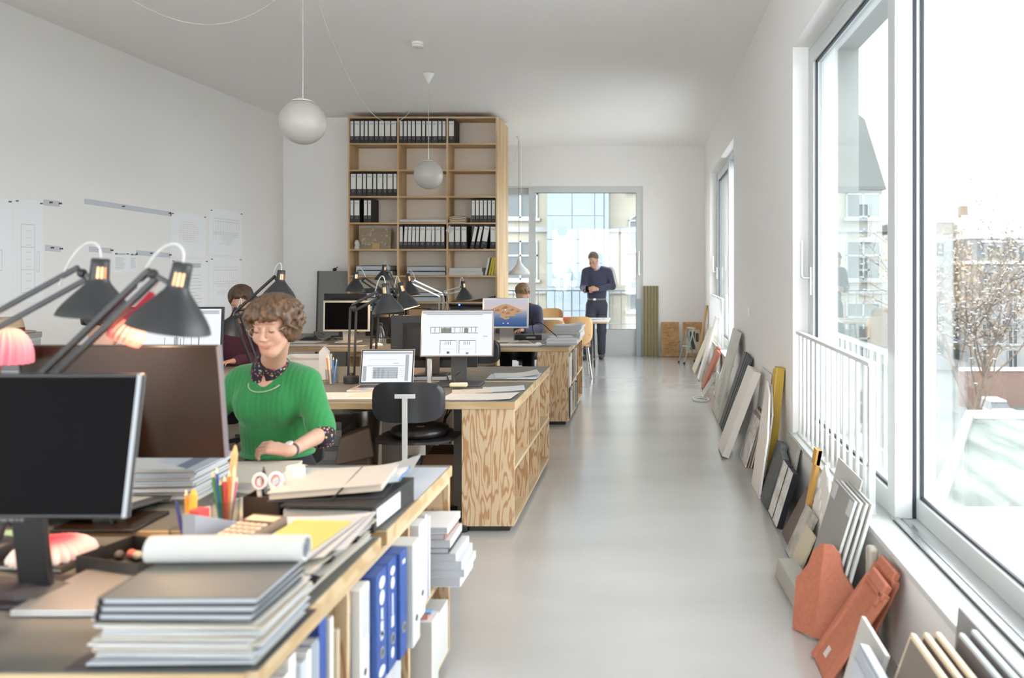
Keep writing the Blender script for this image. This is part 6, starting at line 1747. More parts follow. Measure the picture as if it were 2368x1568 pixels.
# ---------------- woman in green at the nearest table
W = thing('person', 'woman in a green knitted pullover with curly brown hair, working at the nearest table', 'person', (0, 0, 0))
hc = at(632, 755, 3.17)
HM = head_frame(hc, -.02, .17, -.02)
Xs = -1.645
sh_l, sh_r = Vector((-1.795, 3.42, 1.035)), Vector((-1.475, 3.38, 1.032))           # viewer's left / right shoulder
el_r = Vector((wx(746, 3.30), 3.30, .815)); wr_r = Vector((wx(676, 3.02), 2.995, .812))
el_l = Vector((-1.93, 3.36, .84)); wr_l = Vector((-1.80, 3.02, .80))
S = Sdf((-2.08, 2.76, .38), (-1.30, 3.62, 1.42), .0042)
p = add_head(S, HM, .95, .90)
nb = Vector((-1.632, 3.37, 1.080))
S.cap(p(0, .035, -.06), nb, .046, .052, .02)
S.chain([nb, (-1.632, 3.38, 1.02), (-1.635, 3.42, .80), (-1.635, 3.46, .62)], [.055, .075, .075, .085], .03)
S.cap(sh_r, el_r, .040, .038, .02); S.cap(el_r, wr_r, .036, .023, .012)
S.cap(sh_l, el_l, .040, .038, .02); S.cap(el_l, wr_l, .036, .023, .012)
add_hand(S, wr_r, (-.82, -.22, .22), (-.05, -.4, .9), (0, .92, .35), .97, (.62, .62, .66, .72), .172)
add_hand(S, wr_l, (.35, -.9, -.04), (0, 0, 1), (1, .2, 0), .92, (.25, .3, .35, .4), .165)
for sx in (-1, 1):
    S.chain([(-1.635 + sx * .09, 3.44, .60), (-1.635 + sx * .12, 3.12, .57), (-1.635 + sx * .11, 3.10, .40)], [.078, .06, .055], .02)
S.build('body', SKIN, W)
# pullover
S = Sdf((-2.12, 3.08, .62), (-1.22, 3.72, 1.20), .006)
fl_ = ((0, 1, 0), .74)
S.cap((-1.635, 3.41, .95), (-1.64, 3.44, .735), .158, .150, .05, fl_)
S.cap((-1.750, 3.41, 1.000), (-1.525, 3.385, 1.000), .070, .070, .05)
S.cap((-1.700, 3.42, 1.035), (-1.560, 3.40, 1.035), .060, .060, .05)
for sx in (-.068, .068): S.ell((-1.635 + sx, 3.318, .925), (.060, .042, .065), None, .06)
S.cap(sh_r + Vector((-.01, 0, -.01)), el_r.lerp(sh_r, .12), .062, .055, .04)
S.cap(sh_l + Vector((.01, 0, -.01)), el_l.lerp(sh_l, .10), .062, .055, .04)
e0 = el_r.lerp(sh_r, .24); e1 = el_r.lerp(sh_r, .10)
S.cap(e0, e1, .060, .059, .008)
S.cut_below((0, 0, .70), (0, 0, 1))
S.cap(nb + Vector((0, -.006, .052)), nb + Vector((0, -.016, .15)), .076, .082, .010, op='s')
S.build('pullover', GREEN, W)
# hem, collar and cuffs
rings = MB()
rings.tube([(-1.638 + .150 * math.cos(a), 3.438 + .112 * math.sin(a), .705) for a in [2 * PI * k / 36 for k in range(36)]], .010, 8, closed=True); rings.build('hem', GREEN, W)
S = Sdf((-1.80, 3.15, 1.02), (-1.46, 3.55, 1.24), .004)
axn = (Vector(p(0, .035, -.06)) - nb).normalized()
S.cap(nb - axn * .01, nb + axn * .040, .0640, .0575, .004)
S.cap(nb + axn * .010, nb + axn * .046, .0790, .0600, .006)
S.cap(nb - axn * .02 + Vector((0, -.012, -.012)), nb + axn * .03 + Vector((0, -.008, 0)), .0760, .0640, .006)
S.ell(tuple(nb + Vector((-.002, -.085, -.034))), (.007, .05, .022), None, .005, 's')
S.cap(nb - axn * .05, nb + axn * .10, .0545, .0500, .003, op='s')
S.build('collar', FLORAL, W)
S = Sdf((-1.56, 3.15, .76), (-1.28, 3.45, 1.0), .0045)
c0, c1 = el_r.lerp(sh_r, .14), el_r.lerp(sh_r, -.06) + Vector((0, -.01, .0))
S.cap(c0, c1, .0545, .0535, .004); S.build('shirt_cuff', FLORAL, W)
S = Sdf((-1.90, 3.0, .38), (-1.38, 3.62, .74), .008)
S.cap((-1.635, 3.46, .60), (-1.638, 3.44, .700), .150, .138, .03, fl_)
for sx in (-1, 1): S.chain([(-1.635 + sx * .09, 3.44, .58), (-1.635 + sx * .12, 3.14, .565), (-1.635 + sx * .11, 3.10, .42)], [.088, .072, .066], .03)
S.build('trousers', BLACKT, W)
face_parts(W, HM, .95, .009, colm(206, 128, 118, .5), colm(150, 112, 84))
glasses(W, HM, .95, colm(190, 164, 150, .3), .021)
MB().tube([nb + Vector((.072 * math.cos(a), -.030 + .068 * math.sin(a) - .012 * (math.sin(a) < 0), -.045 + .038 * math.sin(a))) for a in [PI + PI * k / 18 for k in range(19)]], .0016, 6).build('necklace', colm(196, 190, 180, .3), W)
dw = (wr_r - el_r).normalized(); wp = wr_r - dw * .022
Mw = Matrix.Translation(wp) @ dw.to_track_quat('Z', 'Y').to_matrix().to_4x4()
wt = MB().lathe([(.0262, -.007), (.0268, 0), (.0258, .007), (.0235, .007), (.0235, -.007)], 24, Mw, cap0=False, cap1=False).build('watch_strap', colm(70, 62, 66), W)
MB().lathe([(.0, 0), (.015, 0), (.015, .004), (.013, .006), (.0, .006)], 18, Matrix.Translation(wp + Vector((-.008, -.006, .024))) @ Vector((-.2, -.35, 1)).to_track_quat('Z', 'Y').to_matrix().to_4x4(), cap0=False, cap1=False).build('watch_dial', colm(232, 230, 226, .3), wt)
rh = random.Random(21)
S = Sdf(tuple(hc + Vector((-.22, -.22, -.22))), tuple(hc + Vector((.22, .24, .22))), .0042)
RH = np.array([list(r) for r in HM.to_3x3()])
S.ell(tuple(HM @ Vector((0, .030, .040))), (.078, .088, .074), RH, .01)
S.ell(tuple(HM @ Vector((.060, .030, -.005))), (.038, .066, .070), RH, .02)
S.ell(tuple(HM @ Vector((-.055, .030, -.005))), (.034, .064, .066), RH, .02)
def reach(ph):
    f = -math.sin(ph)            # 1 at the front
    return 1.46 if f > .80 else (1.52 if f > .55 else 2.3 if f > .1 else 2.45)
hair_strands(S, HM, 130, .090, .100, .086, .036, rh, reach, .0080, .024)
hair_strands(S, HM, 60, .100, .106, .092, .034, rh, lambda q: reach(q) * .90, .0075, .040)
S.ell(tuple(HM @ Vector((.000, -.105, -.045))), (.050, .045, .072), RH, .006, 's')
S.build('hair', HAIRB, W)

# ---------------- man standing at the end window
MN = thing('person', 'standing man in a navy pullover and glasses looking at his phone by the end window', 'person', (0, 0, 0))
Ym = 12.95
X0 = wx(1380, Ym)
hm = Vector((wx(1373, Ym) + .0, Ym - .10, wz(602, Ym)))
HM2 = head_frame(hm, .25, .55, 0)
S = Sdf((X0 - .36, Ym - .52, -.0), (X0 + .38, Ym + .30, 1.86), .0075)
p2 = add_head(S, HM2, 1.0, 1.02)
nk = Vector((X0 - .01, Ym - .01, 1.53))
S.cap(p2(0, .03, -.07), nk, .055, .06, .03)
shs = [Vector((X0 - .185, Ym, 1.44)), Vector((X0 + .195, Ym, 1.44))]
els = [Vector((wx(1350, Ym), Ym - .06, wz(664, Ym))), Vector((wx(1416, Ym), Ym - .02, wz(662, Ym)))]
wrs = [Vector((wx(1358, Ym), Ym - .30, wz(672, Ym) + .0)), Vector((wx(1384, Ym), Ym - .28, wz(668, Ym)))]
S.chain([nk, (X0, Ym, 1.3), (X0, Ym, 1.02), (X0, Ym, .95)], [.06, .08, .07, .07], .03)
for i in (0, 1):
    S.cap(shs[i], els[i], .045, .04, .02); S.cap(els[i], wrs[i], .038, .026, .012)
add_hand(S, wrs[0], (.45, -.35, .08), (-.5, -.6, -.4), (.1, -.2, 1), 1.0, (.5, .55, .6, .7), .175)
add_hand(S, wrs[1], (-.85, -.25, .02), (.1, -.8, .3), (0, .1, 1), 1.0, (.5, .6, .7, .8), .175)
ft = [Vector((wx(1358, Ym), Ym - .05, .05)), Vector((wx(1391, Ym), Ym, .05))]
for i in (0, 1):
    hp = Vector((X0 + (-.085 if i == 0 else .085), Ym, .90)); kn = hp.lerp(ft[i], .5) + Vector((0, -.03, .0))
    S.chain([hp, kn, ft[i] + Vector((0, 0, .04))], [.065, .05, .04], .02)
S.build('body', SKINR, MN)
S = Sdf((X0 - .36, Ym - .36, .96), (X0 + .38, Ym + .24, 1.58), .0085)
fm = ((0, 1, 0), .72)
S.cap((X0, Ym, 1.33), (X0, Ym, 1.05), .178, .160, .05, fm); S.cap(shs[0] + Vector((.05, 0, -.0)), shs[1] + Vector((-.05, 0, 0)), .082, .082, .05)
S.cap((X0 - .08, Ym, 1.47), (X0 + .08, Ym, 1.47), .065, .065, .05)
for i in (0, 1):
    S.cap(shs[i], els[i], .068, .060, .04); S.cap(els[i], wrs[i].lerp(els[i], .12), .056, .042, .03)
S.cut_below((0, 0, 1.00), (0, 0, 1))
S.cap(nk + Vector((0, -.03, -.015)), nk + Vector((0, -.04, .10)), .072, .08, .01, op='s')
S.build('pullover', NAVYK, MN)
S = Sdf((X0 - .3, Ym - .3, .04), (X0 + .32, Ym + .26, 1.20), .0085)
S.cap((X0, Ym, 1.03), (X0, Ym, .90), .148, .160, .05, fm)
for i in (0, 1):
    hp = Vector((X0 + (-.085 if i == 0 else .085), Ym, .88)); kn = hp.lerp(ft[i], .5) + Vector((0, -.03, .0))
    S.chain([hp, kn, ft[i] + Vector((0, 0, .06))], [.098, .075, .066], .03)
S.build('trousers', TROUS, MN)
S = Sdf((X0 - .16, Ym - .20, 1.44), (X0 + .14, Ym + .14, 1.66), .005)
axn = (Vector(p2(0, .03, -.07)) - nk).normalized()
S.cap(nk - axn * .02, nk + axn * .05, .074, .066, .004)
for sx in (-1, 1): S.cap(nk + Vector((sx * .02, -.072, .02)), nk + Vector((sx * .055, -.062, -.03)), .020, .008, .01, ((0, .9, .3), .4))
S.cap(nk - axn * .06, nk + axn * .12, .062, .058, .003, op='s')
S.build('shirt_collar', SHIRTW, MN)
MB().tube([(X0 + .150 * math.cos(a), Ym + .110 * math.sin(a), .99) for a in [2 * PI * k / 32 for k in range(32)]], .016, 6, closed=True).build('belt', colm(120, 116, 112, .5), MN)
MB().bb(X0 - .05, X0 - .005, Ym - .128, Ym - .118, .972, 1.008).build('belt_buckle', ALU, MN)
for i in (0, 1):
    S = Sdf(tuple(ft[i] + Vector((-.09, -.28, -.06))), tuple(ft[i] + Vector((.09, .14, .12))), .006)
    d_ = Vector((-.25 if i == 0 else .0, -1, 0)).normalized()
    S.cap(ft[i] + Vector((0, .04, -.005)), ft[i] + d_ * .17 + Vector((0, 0, -.014)), .046, .038, .02); S.cap(ft[i], ft[i] + Vector((0, 0, .04)), .05, .05, .02)
    S.cut_below((0, 0, .002), (0, 0, 1))
    S.build('shoe', colm(52, 50, 50, .4), MN)
face_parts(MN, HM2, 1.0, .001, colm(186, 126, 112), colm(100, 84, 72))
glasses(MN, HM2, 1.0, colm(90, 70, 60, .3), .021)
S = Sdf(tuple(hm + Vector((-.15, -.16, -.15))), tuple(hm + Vector((.15, .2, .17))), .005)
R2 = np.array([list(r) for r in HM2.to_3x3()])
S.ell(tuple(HM2 @ Vector((0, .026, .045))), (.078, .092, .082), R2, .01)
hair_strands(S, HM2, 60, .080, .094, .086, .045, rh, lambda q: (1.0 if -math.sin(q) > .6 else 1.55 if -math.sin(q) > 0 else 1.95), .006, .006, .026)
S.ell(tuple(HM2 @ Vector((0, -.085, -.045))), (.09, .075, .09), R2, .01, 's')
S.build('hair', HAIRG, MN)
ph = wrs[0].lerp(wrs[1], .35) + Vector((-.035, -.06, .02))
t = thing('phone', 'dark mobile phone in the hands of the standing man', 'phone', ph, rot=(-.7, .2, .2))
MB().bb(-.034, .034, -.004, .004, -.065, .065).build('case', BLACK, t, bev=.003); MB().bb(-.031, .031, -.0046, -.0040, -.058, .058).build('screen', SCREENOFF, t)

# ---------------- man seated behind the farthest table
SM = thing('person', 'seated man in a navy pullover looking down behind the island monitor', 'person', (0, 0, 0))
Y3 = 9.42
h3 = Vector((wx(1210, Y3), Y3 - .08, wz(683, Y3)))
HM3 = head_frame(h3, .15, .50, .06)
X3 = wx(1208, Y3)
S = Sdf((X3 - .36, Y3 - .62, 0), (X3 + .38, Y3 + .30, 1.42), .0085)
p3 = add_head(S, HM3, 1.0, 1.0)
n3 = Vector((X3 - .01, Y3 + .04, 1.06)); S.cap(p3(0, .03, -.07), n3, .055, .06, .03)
S.chain([n3, (X3, Y3 + .05, .85), (X3, Y3 + .08, .52)], [.06, .08, .085], .03)
sh3 = [Vector((X3 - .19, Y3 + .03, .99)), Vector((X3 + .175, Y3 + .03, .99))]; el3 = [Vector((X3 - .24, Y3 - .12, .76)), Vector((X3 + .22, Y3 - .10, .78))]; wr3 = [Vector((X3 - .12, Y3 - .38, .79)), Vector((X3 + .06, Y3 - .40, .79))]
for i in (0, 1): S.cap(sh3[i], el3[i], .045, .04, .02); S.cap(el3[i], wr3[i], .038, .026, .012)
add_hand(S, wr3[0], (.3, -.9, 0), (0, 0, 1), (1, .2, 0), 1.0, (.3, .35, .4, .45)); add_hand(S, wr3[1], (-.3, -.9, 0), (0, 0, 1), (-1, .2, 0), 1.0, (.3, .35, .4, .45))
for sx in (-1, 1): S.chain([(X3 + sx * .10, Y3 + .05, .50), (X3 + sx * .13, Y3 - .38, .52), (X3 + sx * .13, Y3 - .34, .08)], [.065, .05, .04], .02)
S.build('body', SKINR, SM)
S = Sdf((X3 - .40, Y3 - .46, .46), (X3 + .42, Y3 + .28, 1.12), .009)
S.cap((X3, Y3 + .04, .90), (X3, Y3 + .08, .58), .175, .165, .05, fm); S.cap(sh3[0] + Vector((.05, 0, 0)), sh3[1] + Vector((-.05, 0, 0)), .080, .080, .05)
S.cap((X3 - .07, Y3 + .03, 1.02), (X3 + .07, Y3 + .03, 1.02), .06, .06, .04)
for i in (0, 1): S.cap(sh3[i], el3[i], .066, .058, .04); S.cap(el3[i], wr3[i].lerp(el3[i], .1), .055, .042, .03)
S.build('pullover', NAVYK, SM)
S = Sdf((X3 - .26, Y3 - .48, .02), (X3 + .26, Y3 + .26, .66), .01)
S.cap((X3, Y3 + .08, .58), (X3, Y3 + .08, .52), .155, .16, .03, fm)
for sx in (-1, 1): S.chain([(X3 + sx * .09, Y3 + .05, .50), (X3 + sx * .13, Y3 - .38, .52), (X3 + sx * .13, Y3 - .34, .10)], [.092, .075, .064], .03)
S.build('trousers', BLACKT, SM)
for sx in (-1, 1): MB().hexa([(X3 + sx * .13 - .045, Y3 - .52, .001), (X3 + sx * .13 + .045, Y3 - .52, .001), (X3 + sx * .13 + .045, Y3 - .27, .001), (X3 + sx * .13 - .045, Y3 - .27, .001)], [(X3 + sx * .13 - .03, Y3 - .50, .05), (X3 + sx * .13 + .03, Y3 - .50, .05), (X3 + sx * .13 + .04, Y3 - .28, .10), (X3 + sx * .13 - .04, Y3 - .28, .10)]).build('shoe', colm(52, 50, 50, .4), SM, bev=.012)
face_parts(SM, HM3, 1.0, .0, colm(186, 126, 112), colm(130, 104, 80))
S = Sdf(tuple(h3 + Vector((-.15, -.16, -.15))), tuple(h3 + Vector((.15, .2, .18))), .005)
R3 = np.array([list(r) for r in HM3.to_3x3()])
S.ell(tuple(HM3 @ Vector((0, .026, .050))), (.080, .094, .084), R3, .01)
hair_strands(S, HM3, 70, .083, .096, .090, .05, rh, lambda q: (1.05 if -math.sin(q) > .6 else 1.5 if -math.sin(q) > 0 else 2.0), .007, .008, .026)
S.ell(tuple(HM3 @ Vector((0, -.10, -.045))), (.085, .075, .085), R3, .01, 's')
S.build('hair', HAIRL, SM)
task_chair('office chair under the seated man in navy', X3, Y3 + .14, PI, .42)

# ---------------- two people further left
def simple_person(label, X, Y, hpx, yaw, pitch, cloth, hairm, face=True, back=False, reach=None, hs=1.0):
    T = thing('person', label, 'person', (0, 0, 0))
    sgn = -1 if not back else 1          # forward direction along y
    h = Vector((wx(hpx[0], Y), Y + sgn * .06, wz(hpx[1], Y)))
    HMx = head_frame(h, yaw + (PI if back else 0), pitch, 0)
    S = Sdf((X - .36, Y - .62, .40), (X + .36, Y + .62, h.z + .16), .009)
    px = add_head(S, HMx, hs)
    zs = h.z - .30
    nn = Vector((X, Y, zs + .06)); S.cap(px(0, .03, -.07), nn, .05, .055, .03)
    S.chain([nn, (X, Y, zs - .15), (X, Y - sgn * .04, .52)], [.055, .075, .08], .03)
    sh = [Vector((X - .17, Y, zs)), Vector((X + .17, Y, zs))]; el = [Vector((X - .23, Y + sgn * .14, .80)), Vector((X + .23, Y + sgn * .14, .80))]; wr = [Vector((X - .12, Y + sgn * .38, .79)), Vector((X + .12, Y + sgn * .38, .79))]
    for i in (0, 1):
        S.cap(sh[i], el[i], .042, .038, .02); S.cap(el[i], wr[i], .036, .024, .012)
        add_hand(S, wr[i], (.3 if i == 0 else -.3, sgn * .9, 0), (0, 0, 1), (1 if i == 0 else -1, .1, 0), .95, (.3, .35, .4, .45), .168)
    S.build('body', SKINR, T)
    S = Sdf((X - .40, Y - .46, .44), (X + .40, Y + .46, zs + .14), .009)
    S.cap((X, Y, zs - .12), (X, Y - sgn * .03, .56), .160, .150, .05, fm); S.cap(sh[0] + Vector((.05, 0, 0)), sh[1] - Vector((.05, 0, 0)), .074, .074, .05); S.cap((X - .07, Y, zs + .03), (X + .07, Y, zs + .03), .056, .056, .04); S.cap(nn, nn + Vector((0, sgn * .02, .05)), .066, .062, .02)
    for i in (0, 1): S.cap(sh[i], el[i], .062, .056, .04); S.cap(el[i], wr[i].lerp(el[i], .12), .053, .040, .03)
    S.build('pullover', cloth, T)
    S = Sdf((X - .24, Y - .56, .30), (X + .24, Y + .56, .64), .011)
    S.cap((X, Y - sgn * .04, .56), (X, Y - sgn * .04, .52), .15, .155, .03, fm)
    for sx in (-1, 1): S.chain([(X + sx * .09, Y, .50), (X + sx * .12, Y + sgn * .40, .51), (X + sx * .12, Y + sgn * .40, .36)], [.088, .072, .066], .03)
    S.build('trousers', BLACKT, T)
    face_parts(T, HMx, hs, .001, brow=LASH)
    S = Sdf(tuple(h + Vector((-.18, -.2, -.22))), tuple(h + Vector((.18, .22, .18))), .0055)
    Rx = np.array([list(r) for r in HMx.to_3x3()])
    S.ell(tuple(HMx @ Vector((0, .028, .048))), (.080 * hs, .094 * hs, .080 * hs), Rx, .01)
    hair_strands(S, HMx, 90, .088, .098, .092, .045, rh, reach or (lambda q: 1.15 if -math.sin(q) > .75 else 1.7 if -math.sin(q) > .3 else 2.3), .008, .012, .026, s=hs)
    S.ell(tuple(HMx @ Vector((0, -.105, -.04))), (.050, .045, .085), Rx, .008, 's')
    S.build('hair', hairm, T)
    return T
simple_person('woman in maroon with tied brown hair half hidden behind a lamp at the left', wx(563, 6.42), 6.42, (566, 700), -.25, .45, MAROON, HAIRD)
simple_person('dark haired person in brown seen from behind, below the front lamp shade', wx(245, 4.22), 4.22, (226, 748), .1, .2, BROWNK, HAIRK, back=True)
task_chair('office chair under the woman in maroon', wx(563, 6.42), 6.56, PI, .42)
# ------------------------------------------------------------------ material samples leaning along the right wall
def lean_frame(xb, yc, h, gap=0.0, rz=0.0, zb=0.0):
    """matrix parts: board stands on the floor at x=xb, its top leans towards the wall"""
    a = math.asin(max(0, min(.95, (XR - .004 - gap - xb) / h)))
    return (xb, yc, zb + .0006), (0, a, rz), a
def lean(name, label, cat, xb, yc, w, h, t, mat, gap=0.0, rz=0.0, zb=0.0, bev=.001, poly=None, group=None, parts=None):
    loc, rot, a = lean_frame(xb, yc, h, gap, rz, zb)
    mb = MB()
    if poly:       # outline in (y, z)
        mb.prism(poly, -t, 0, Matrix(((0, 0, 1, 0), (1, 0, 0, 0), (0, 1, 0, 0), (0, 0, 0, 1))))
    else: mb.bb(-t, 0, -w / 2, w / 2, 0, h)
    if parts is None:
        return one(name, mb, mat, label, cat, loc, group=group, bev=bev, rot=rot)
    o = thing(name, label, cat, loc, group=group, rot=rot)
    mb.build('board', mat, o, bev=bev, seg=1)
    for pn, pmb, pmat in parts: pmb.build(pn, pmat, o)
    return o
MARBLE = pm('grey_marble', col(196, 192, 182), .45, noise=(9.0, col(160, 154, 144), .42, .6))
MARBLEW = pm('white_marble', col(222, 221, 218), .4, noise=(14.0, col(186, 184, 182), .45, .6))
TAUPE = colm(112, 100, 94, .7); SLATE = pm('slate', col(84, 86, 88), .7, noise=(20.0, col(104, 106, 108)))
GREYB = colm(196, 194, 190, .7); GREYD = colm(150, 148, 146, .7); BEIGE = colm(206, 196, 172, .7); WHITEB = colm(232, 228, 222, .7)
MUST = colm(196, 160, 60, .5); OSB = pm('pressed_board', col(196, 160, 114), .85, noise=(22.0, col(180, 140, 94), .4, .6))
EDGEW = colm(226, 206, 176, .7)

# --- nearest cluster (picture corner)
lean('sample_board', 'large grey board against the sill at the bottom right corner', 'board', .90, 2.03, .62, .50, .010, GREYD, .006)
for k, (xb, y0, c_, lab) in enumerate(((.57, 2.13, colm(122, 112, 102, .8), 'dark board with pale wooden edge, frontmost of three at the bottom right'), (.61, 2.13, colm(96, 84, 82, .8), 'dark board with pale wooden edge, middle of three at the bottom right'), (.65, 2.13, colm(96, 84, 82, .8), 'dark board with pale wooden edge, rearmost of three at the bottom right'))):
    lean('sample_board', lab, 'board', xb, y0 - .13, .36, .515, .013, c_, (.20, .163, .130)[k], 0, parts=[('wooden_edge', MB().bb(-.0135, .0005, -.181, .181, .510, .522), EDGEW), ('end_edge', MB().bb(-.0135, .0005, .176, .182, 0, .515), EDGEW)])
for k, (xb, lab) in enumerate(((.735, 'grey board with pale edge behind the three dark boards'), (.785, 'grey board with pale edge nearest the window sill'))):
    lean('sample_board', lab, 'board', xb, 1.95, .42, .515 + .005 * k, .012, colm(120, 112, 110, .8), (.072, .038)[k], 0, parts=[('pale_edge', MB().bb(-.0125, .0005, -.211, .211, .511 + .005 * k, .521 + .005 * k), colm(196, 204, 208))])
lean('sample_board', 'light grey board in front of the small stone chips at the bottom right', 'board', .600, 2.42, .26, .39, .014, GREYB, .235)
t = thing('frame_sample', 'blue grey aluminium window corner sample at the bottom right edge', 'frame sample', (.545, 2.22, .0008), rot=(0, .30, 0))
MB().bb(-.03, 0, -.12, .12, 0, .40).bb(-.036, -.03, -.11, .11, .03, .39).build('profile', colm(170, 176, 186, .35), t, bev=.002)
MB().bb(-.040, -.036, -.07, .10, .04, .36).build('panel', PAPER2, t); MB().bb(-.032, .002, -.125, -.10, 0, .41).build('gasket', BLACK, t)
for k, (xx, yy, s, c_) in enumerate(((.76, 2.40, .035, BEIGE), (.80, 2.30, .03, WHITEB), (.83, 2.42, .04, MARBLE), (.86, 2.30, .035, BEIGE))):
    MBx = MB().prism([(-s, -s * .7), (s * .6, -s), (s, s * .5), (-s * .3, s)], 0, .30)
    one('stone_chip', MBx, c_, ['first', 'second', 'third', 'fourth'][k] + ' small pale stone block behind the light grey board', 'stone', (xx, yy, .0006), rot=(.05, .12, k * .7), bev=.003)
# --- clay roof tiles
def roof_tile(label, xb, yc, h, w, gap, rz, sticker):
    loc, rot, a = lean_frame(xb, yc, h, gap, rz)
    t = thing('roof_tile', label, 'roof tile', loc, group='clay roof tiles', rot=rot)
    prof = []
    # cross-section along y: flat pan with raised roll at the near edge and a lip at the far edge
    sec = [(-w / 2, -.012), (-w / 2 + .03, -.026), (-w / 2 + .055, -.022), (-w / 2 + .065, -.010), (w / 2 - .035, -.010), (w / 2 - .03, -.020), (w / 2, -.020), (w / 2, -.004), (w / 2 - .02, 0), (-w / 2 + .065, 0), (-w / 2 + .04, -.010), (-w / 2 + .01, -.002)]
    mb = MB(); n = len(sec)
    for z0, z1 in ((0, h * .90),): mb.prism([(p[1], p[0]) for p in sec], z0, z1)
    mb.build('pan', TERRA, t, bev=.003)
    MB().bb(-.035, -.008, -w / 2 + .02, w / 2 - .05, h * .90, h).bb(-.03, 0, -w / 2 + .01, w / 2 - .04, h * .86, h * .93).build('head_lug', TERRA, t, bev=.006)
    MB().bb(-.030, -.010, -w / 2 + .02, -w / 2 + .06, h * .78, h * .95).build('side_lug', TERRA, t, bev=.008)
    if sticker: MB().bb(-.0108, -.0100, .02, .055, .045, .085).build('sticker', PAPER, t)
    return t
roof_tile('large clay roof tile with a white sticker, frontmost of the pair', .650, 2.92, .425, .25, .055, 0, True)
roof_tile('large clay roof tile behind the stickered one, touching the wall', .745, 2.96, .430, .25, .010, .03, False)
t = thing('ridge_tile', 'folded clay ridge tile with a rounded top beside the flat roof tiles', 'roof tile', (.700, 3.20, .001), group='clay roof tiles', rot=(0, .26, .92))
out = [(-.12, 0), (.0, -.0), (.12, 0), (.13, .20), (.075, .27), (.055, .33), (.02, .365), (-.03, .37), (-.06, .34), (-.08, .27), (-.13, .21)]
nv = []
def fold(y, z, o): return (-(.045 - abs(y + .0) * .35) + o, y, z)
mb = MB(); L_ = [p for p in out if p[0] <= 0.0001]
half1 = [(0, 0), (.12, 0), (.13, .20), (.075, .27), (.055, .33), (.02, .365), (0, .368)]; half2 = [(0, 0), (0, .368), (-.03, .37), (-.06, .34), (-.08, .27), (-.13, .21), (-.12, 0)]
for hf in (half1, half2):
    n = len(hf); vs = [fold(y, z, 0) for y, z in hf] + [fold(y, z, .014) for y, z in hf]
    mb._add(vs, [tuple(reversed(range(n))), tuple(range(n, 2 * n))] + [(i, (i + 1) % n, n + (i + 1) % n, n + i) for i in range(n)])
mb.build('shell', TERRA, t, sharp=15)
one('concrete_block', MB().hexa([(-.05, -.20, 0), (.06, -.20, 0), (.06, .22, 0), (-.05, .22, 0)], [(-.035, -.20, .085), (.05, -.20, .085), (.05, .22, .085), (-.035, .22, .085)]), colm(168, 166, 158, .9), 'long low grey concrete block on the floor behind the ridge tile', 'block', (.685, 3.62, .0008), rz=.06, bev=.004)
# --- stack of framed grey plates
lean('sample_board', 'light grey backing board behind the labelled grey plates', 'board', .800, 3.62, .42, .60, .006, GREYB, .006)
for k in range(4):
    lean('sample_plate', ['frontmost', 'second', 'third', 'rearmost'][k] + ' of four grey plates with white labels below the balustrade', 'plate', .700 + .022 * k, 3.42 - .02 * k, .34, .565, .010, GREYD if k % 2 == 0 else GREYB, .075 - .018 * k, group='labelled grey plates', parts=[('label', MB().bb(-.0108, -.0100, .095, .165, .49, .555), PAPER), ('label', MB().bb(-.0108, -.0100, -.165, -.10, .49, .555), PAPER), ('edge_strip', MB().bb(-.0105, .0005, -.172, -.169, 0, .566), colm(224, 228, 224))])
one('profile_sample', MB().bb(-.02, .02, -.03, .03, 0, .40), colm(170, 162, 150, .5), 'short metal profile behind the labelled grey plates', 'profile', (.895, 3.12, .001), bev=.012)
lean('stone_tile', 'square grey marbled stone tile standing before the labelled plates', 'tile', .745, 4.05, .24, .27, .014, MARBLE, .09)
lean('stone_tile', 'smaller beige tile leaning on the square marbled tile', 'tile', .735, 3.90, .19, .215, .012, BEIGE, .125)
lean('stone_tile', 'dark taupe plate leaning beside the marbled tile', 'tile', .765, 4.33, .22, .30, .008, TAUPE, .04)
# plaster relief and yellow strip
t = thing('plaster_relief', 'white plaster relief ornament under the balustrade', 'relief', lean_frame(.845, 4.02, .50, .012)[0], rot=lean_frame(.845, 4.02, .50, .012)[1])
MB().prism([(-.16, 0), (.10, 0), (.11, .30), (.06, .36), (.08, .42), (.02, .50), (-.05, .47), (-.16, .40)], -.022, 0, Matrix(((0, 0, 1, 0), (1, 0, 0, 0), (0, 1, 0, 0), (0, 0, 0, 1)))).build('slab', WHITEB, t, bev=.006)
mb = MB()
for k in range(9): mb.ball((-.024, -.10 + .05 * (k % 4), .08 + .045 * k), (.008, .022, .03), 8, 6)
mb.build('ornament', WHITEB, t, stuff=True)
lean('wood_strip', 'orange yellow wooden strip standing before the plaster relief', 'strip', .835, 4.22, .075, .54, .020, colm(214, 164, 84, .5), .012, parts=[('notch_block', MB().bb(-.03, 0, -.0375, .0375, .46, .54), colm(206, 156, 78, .5))])
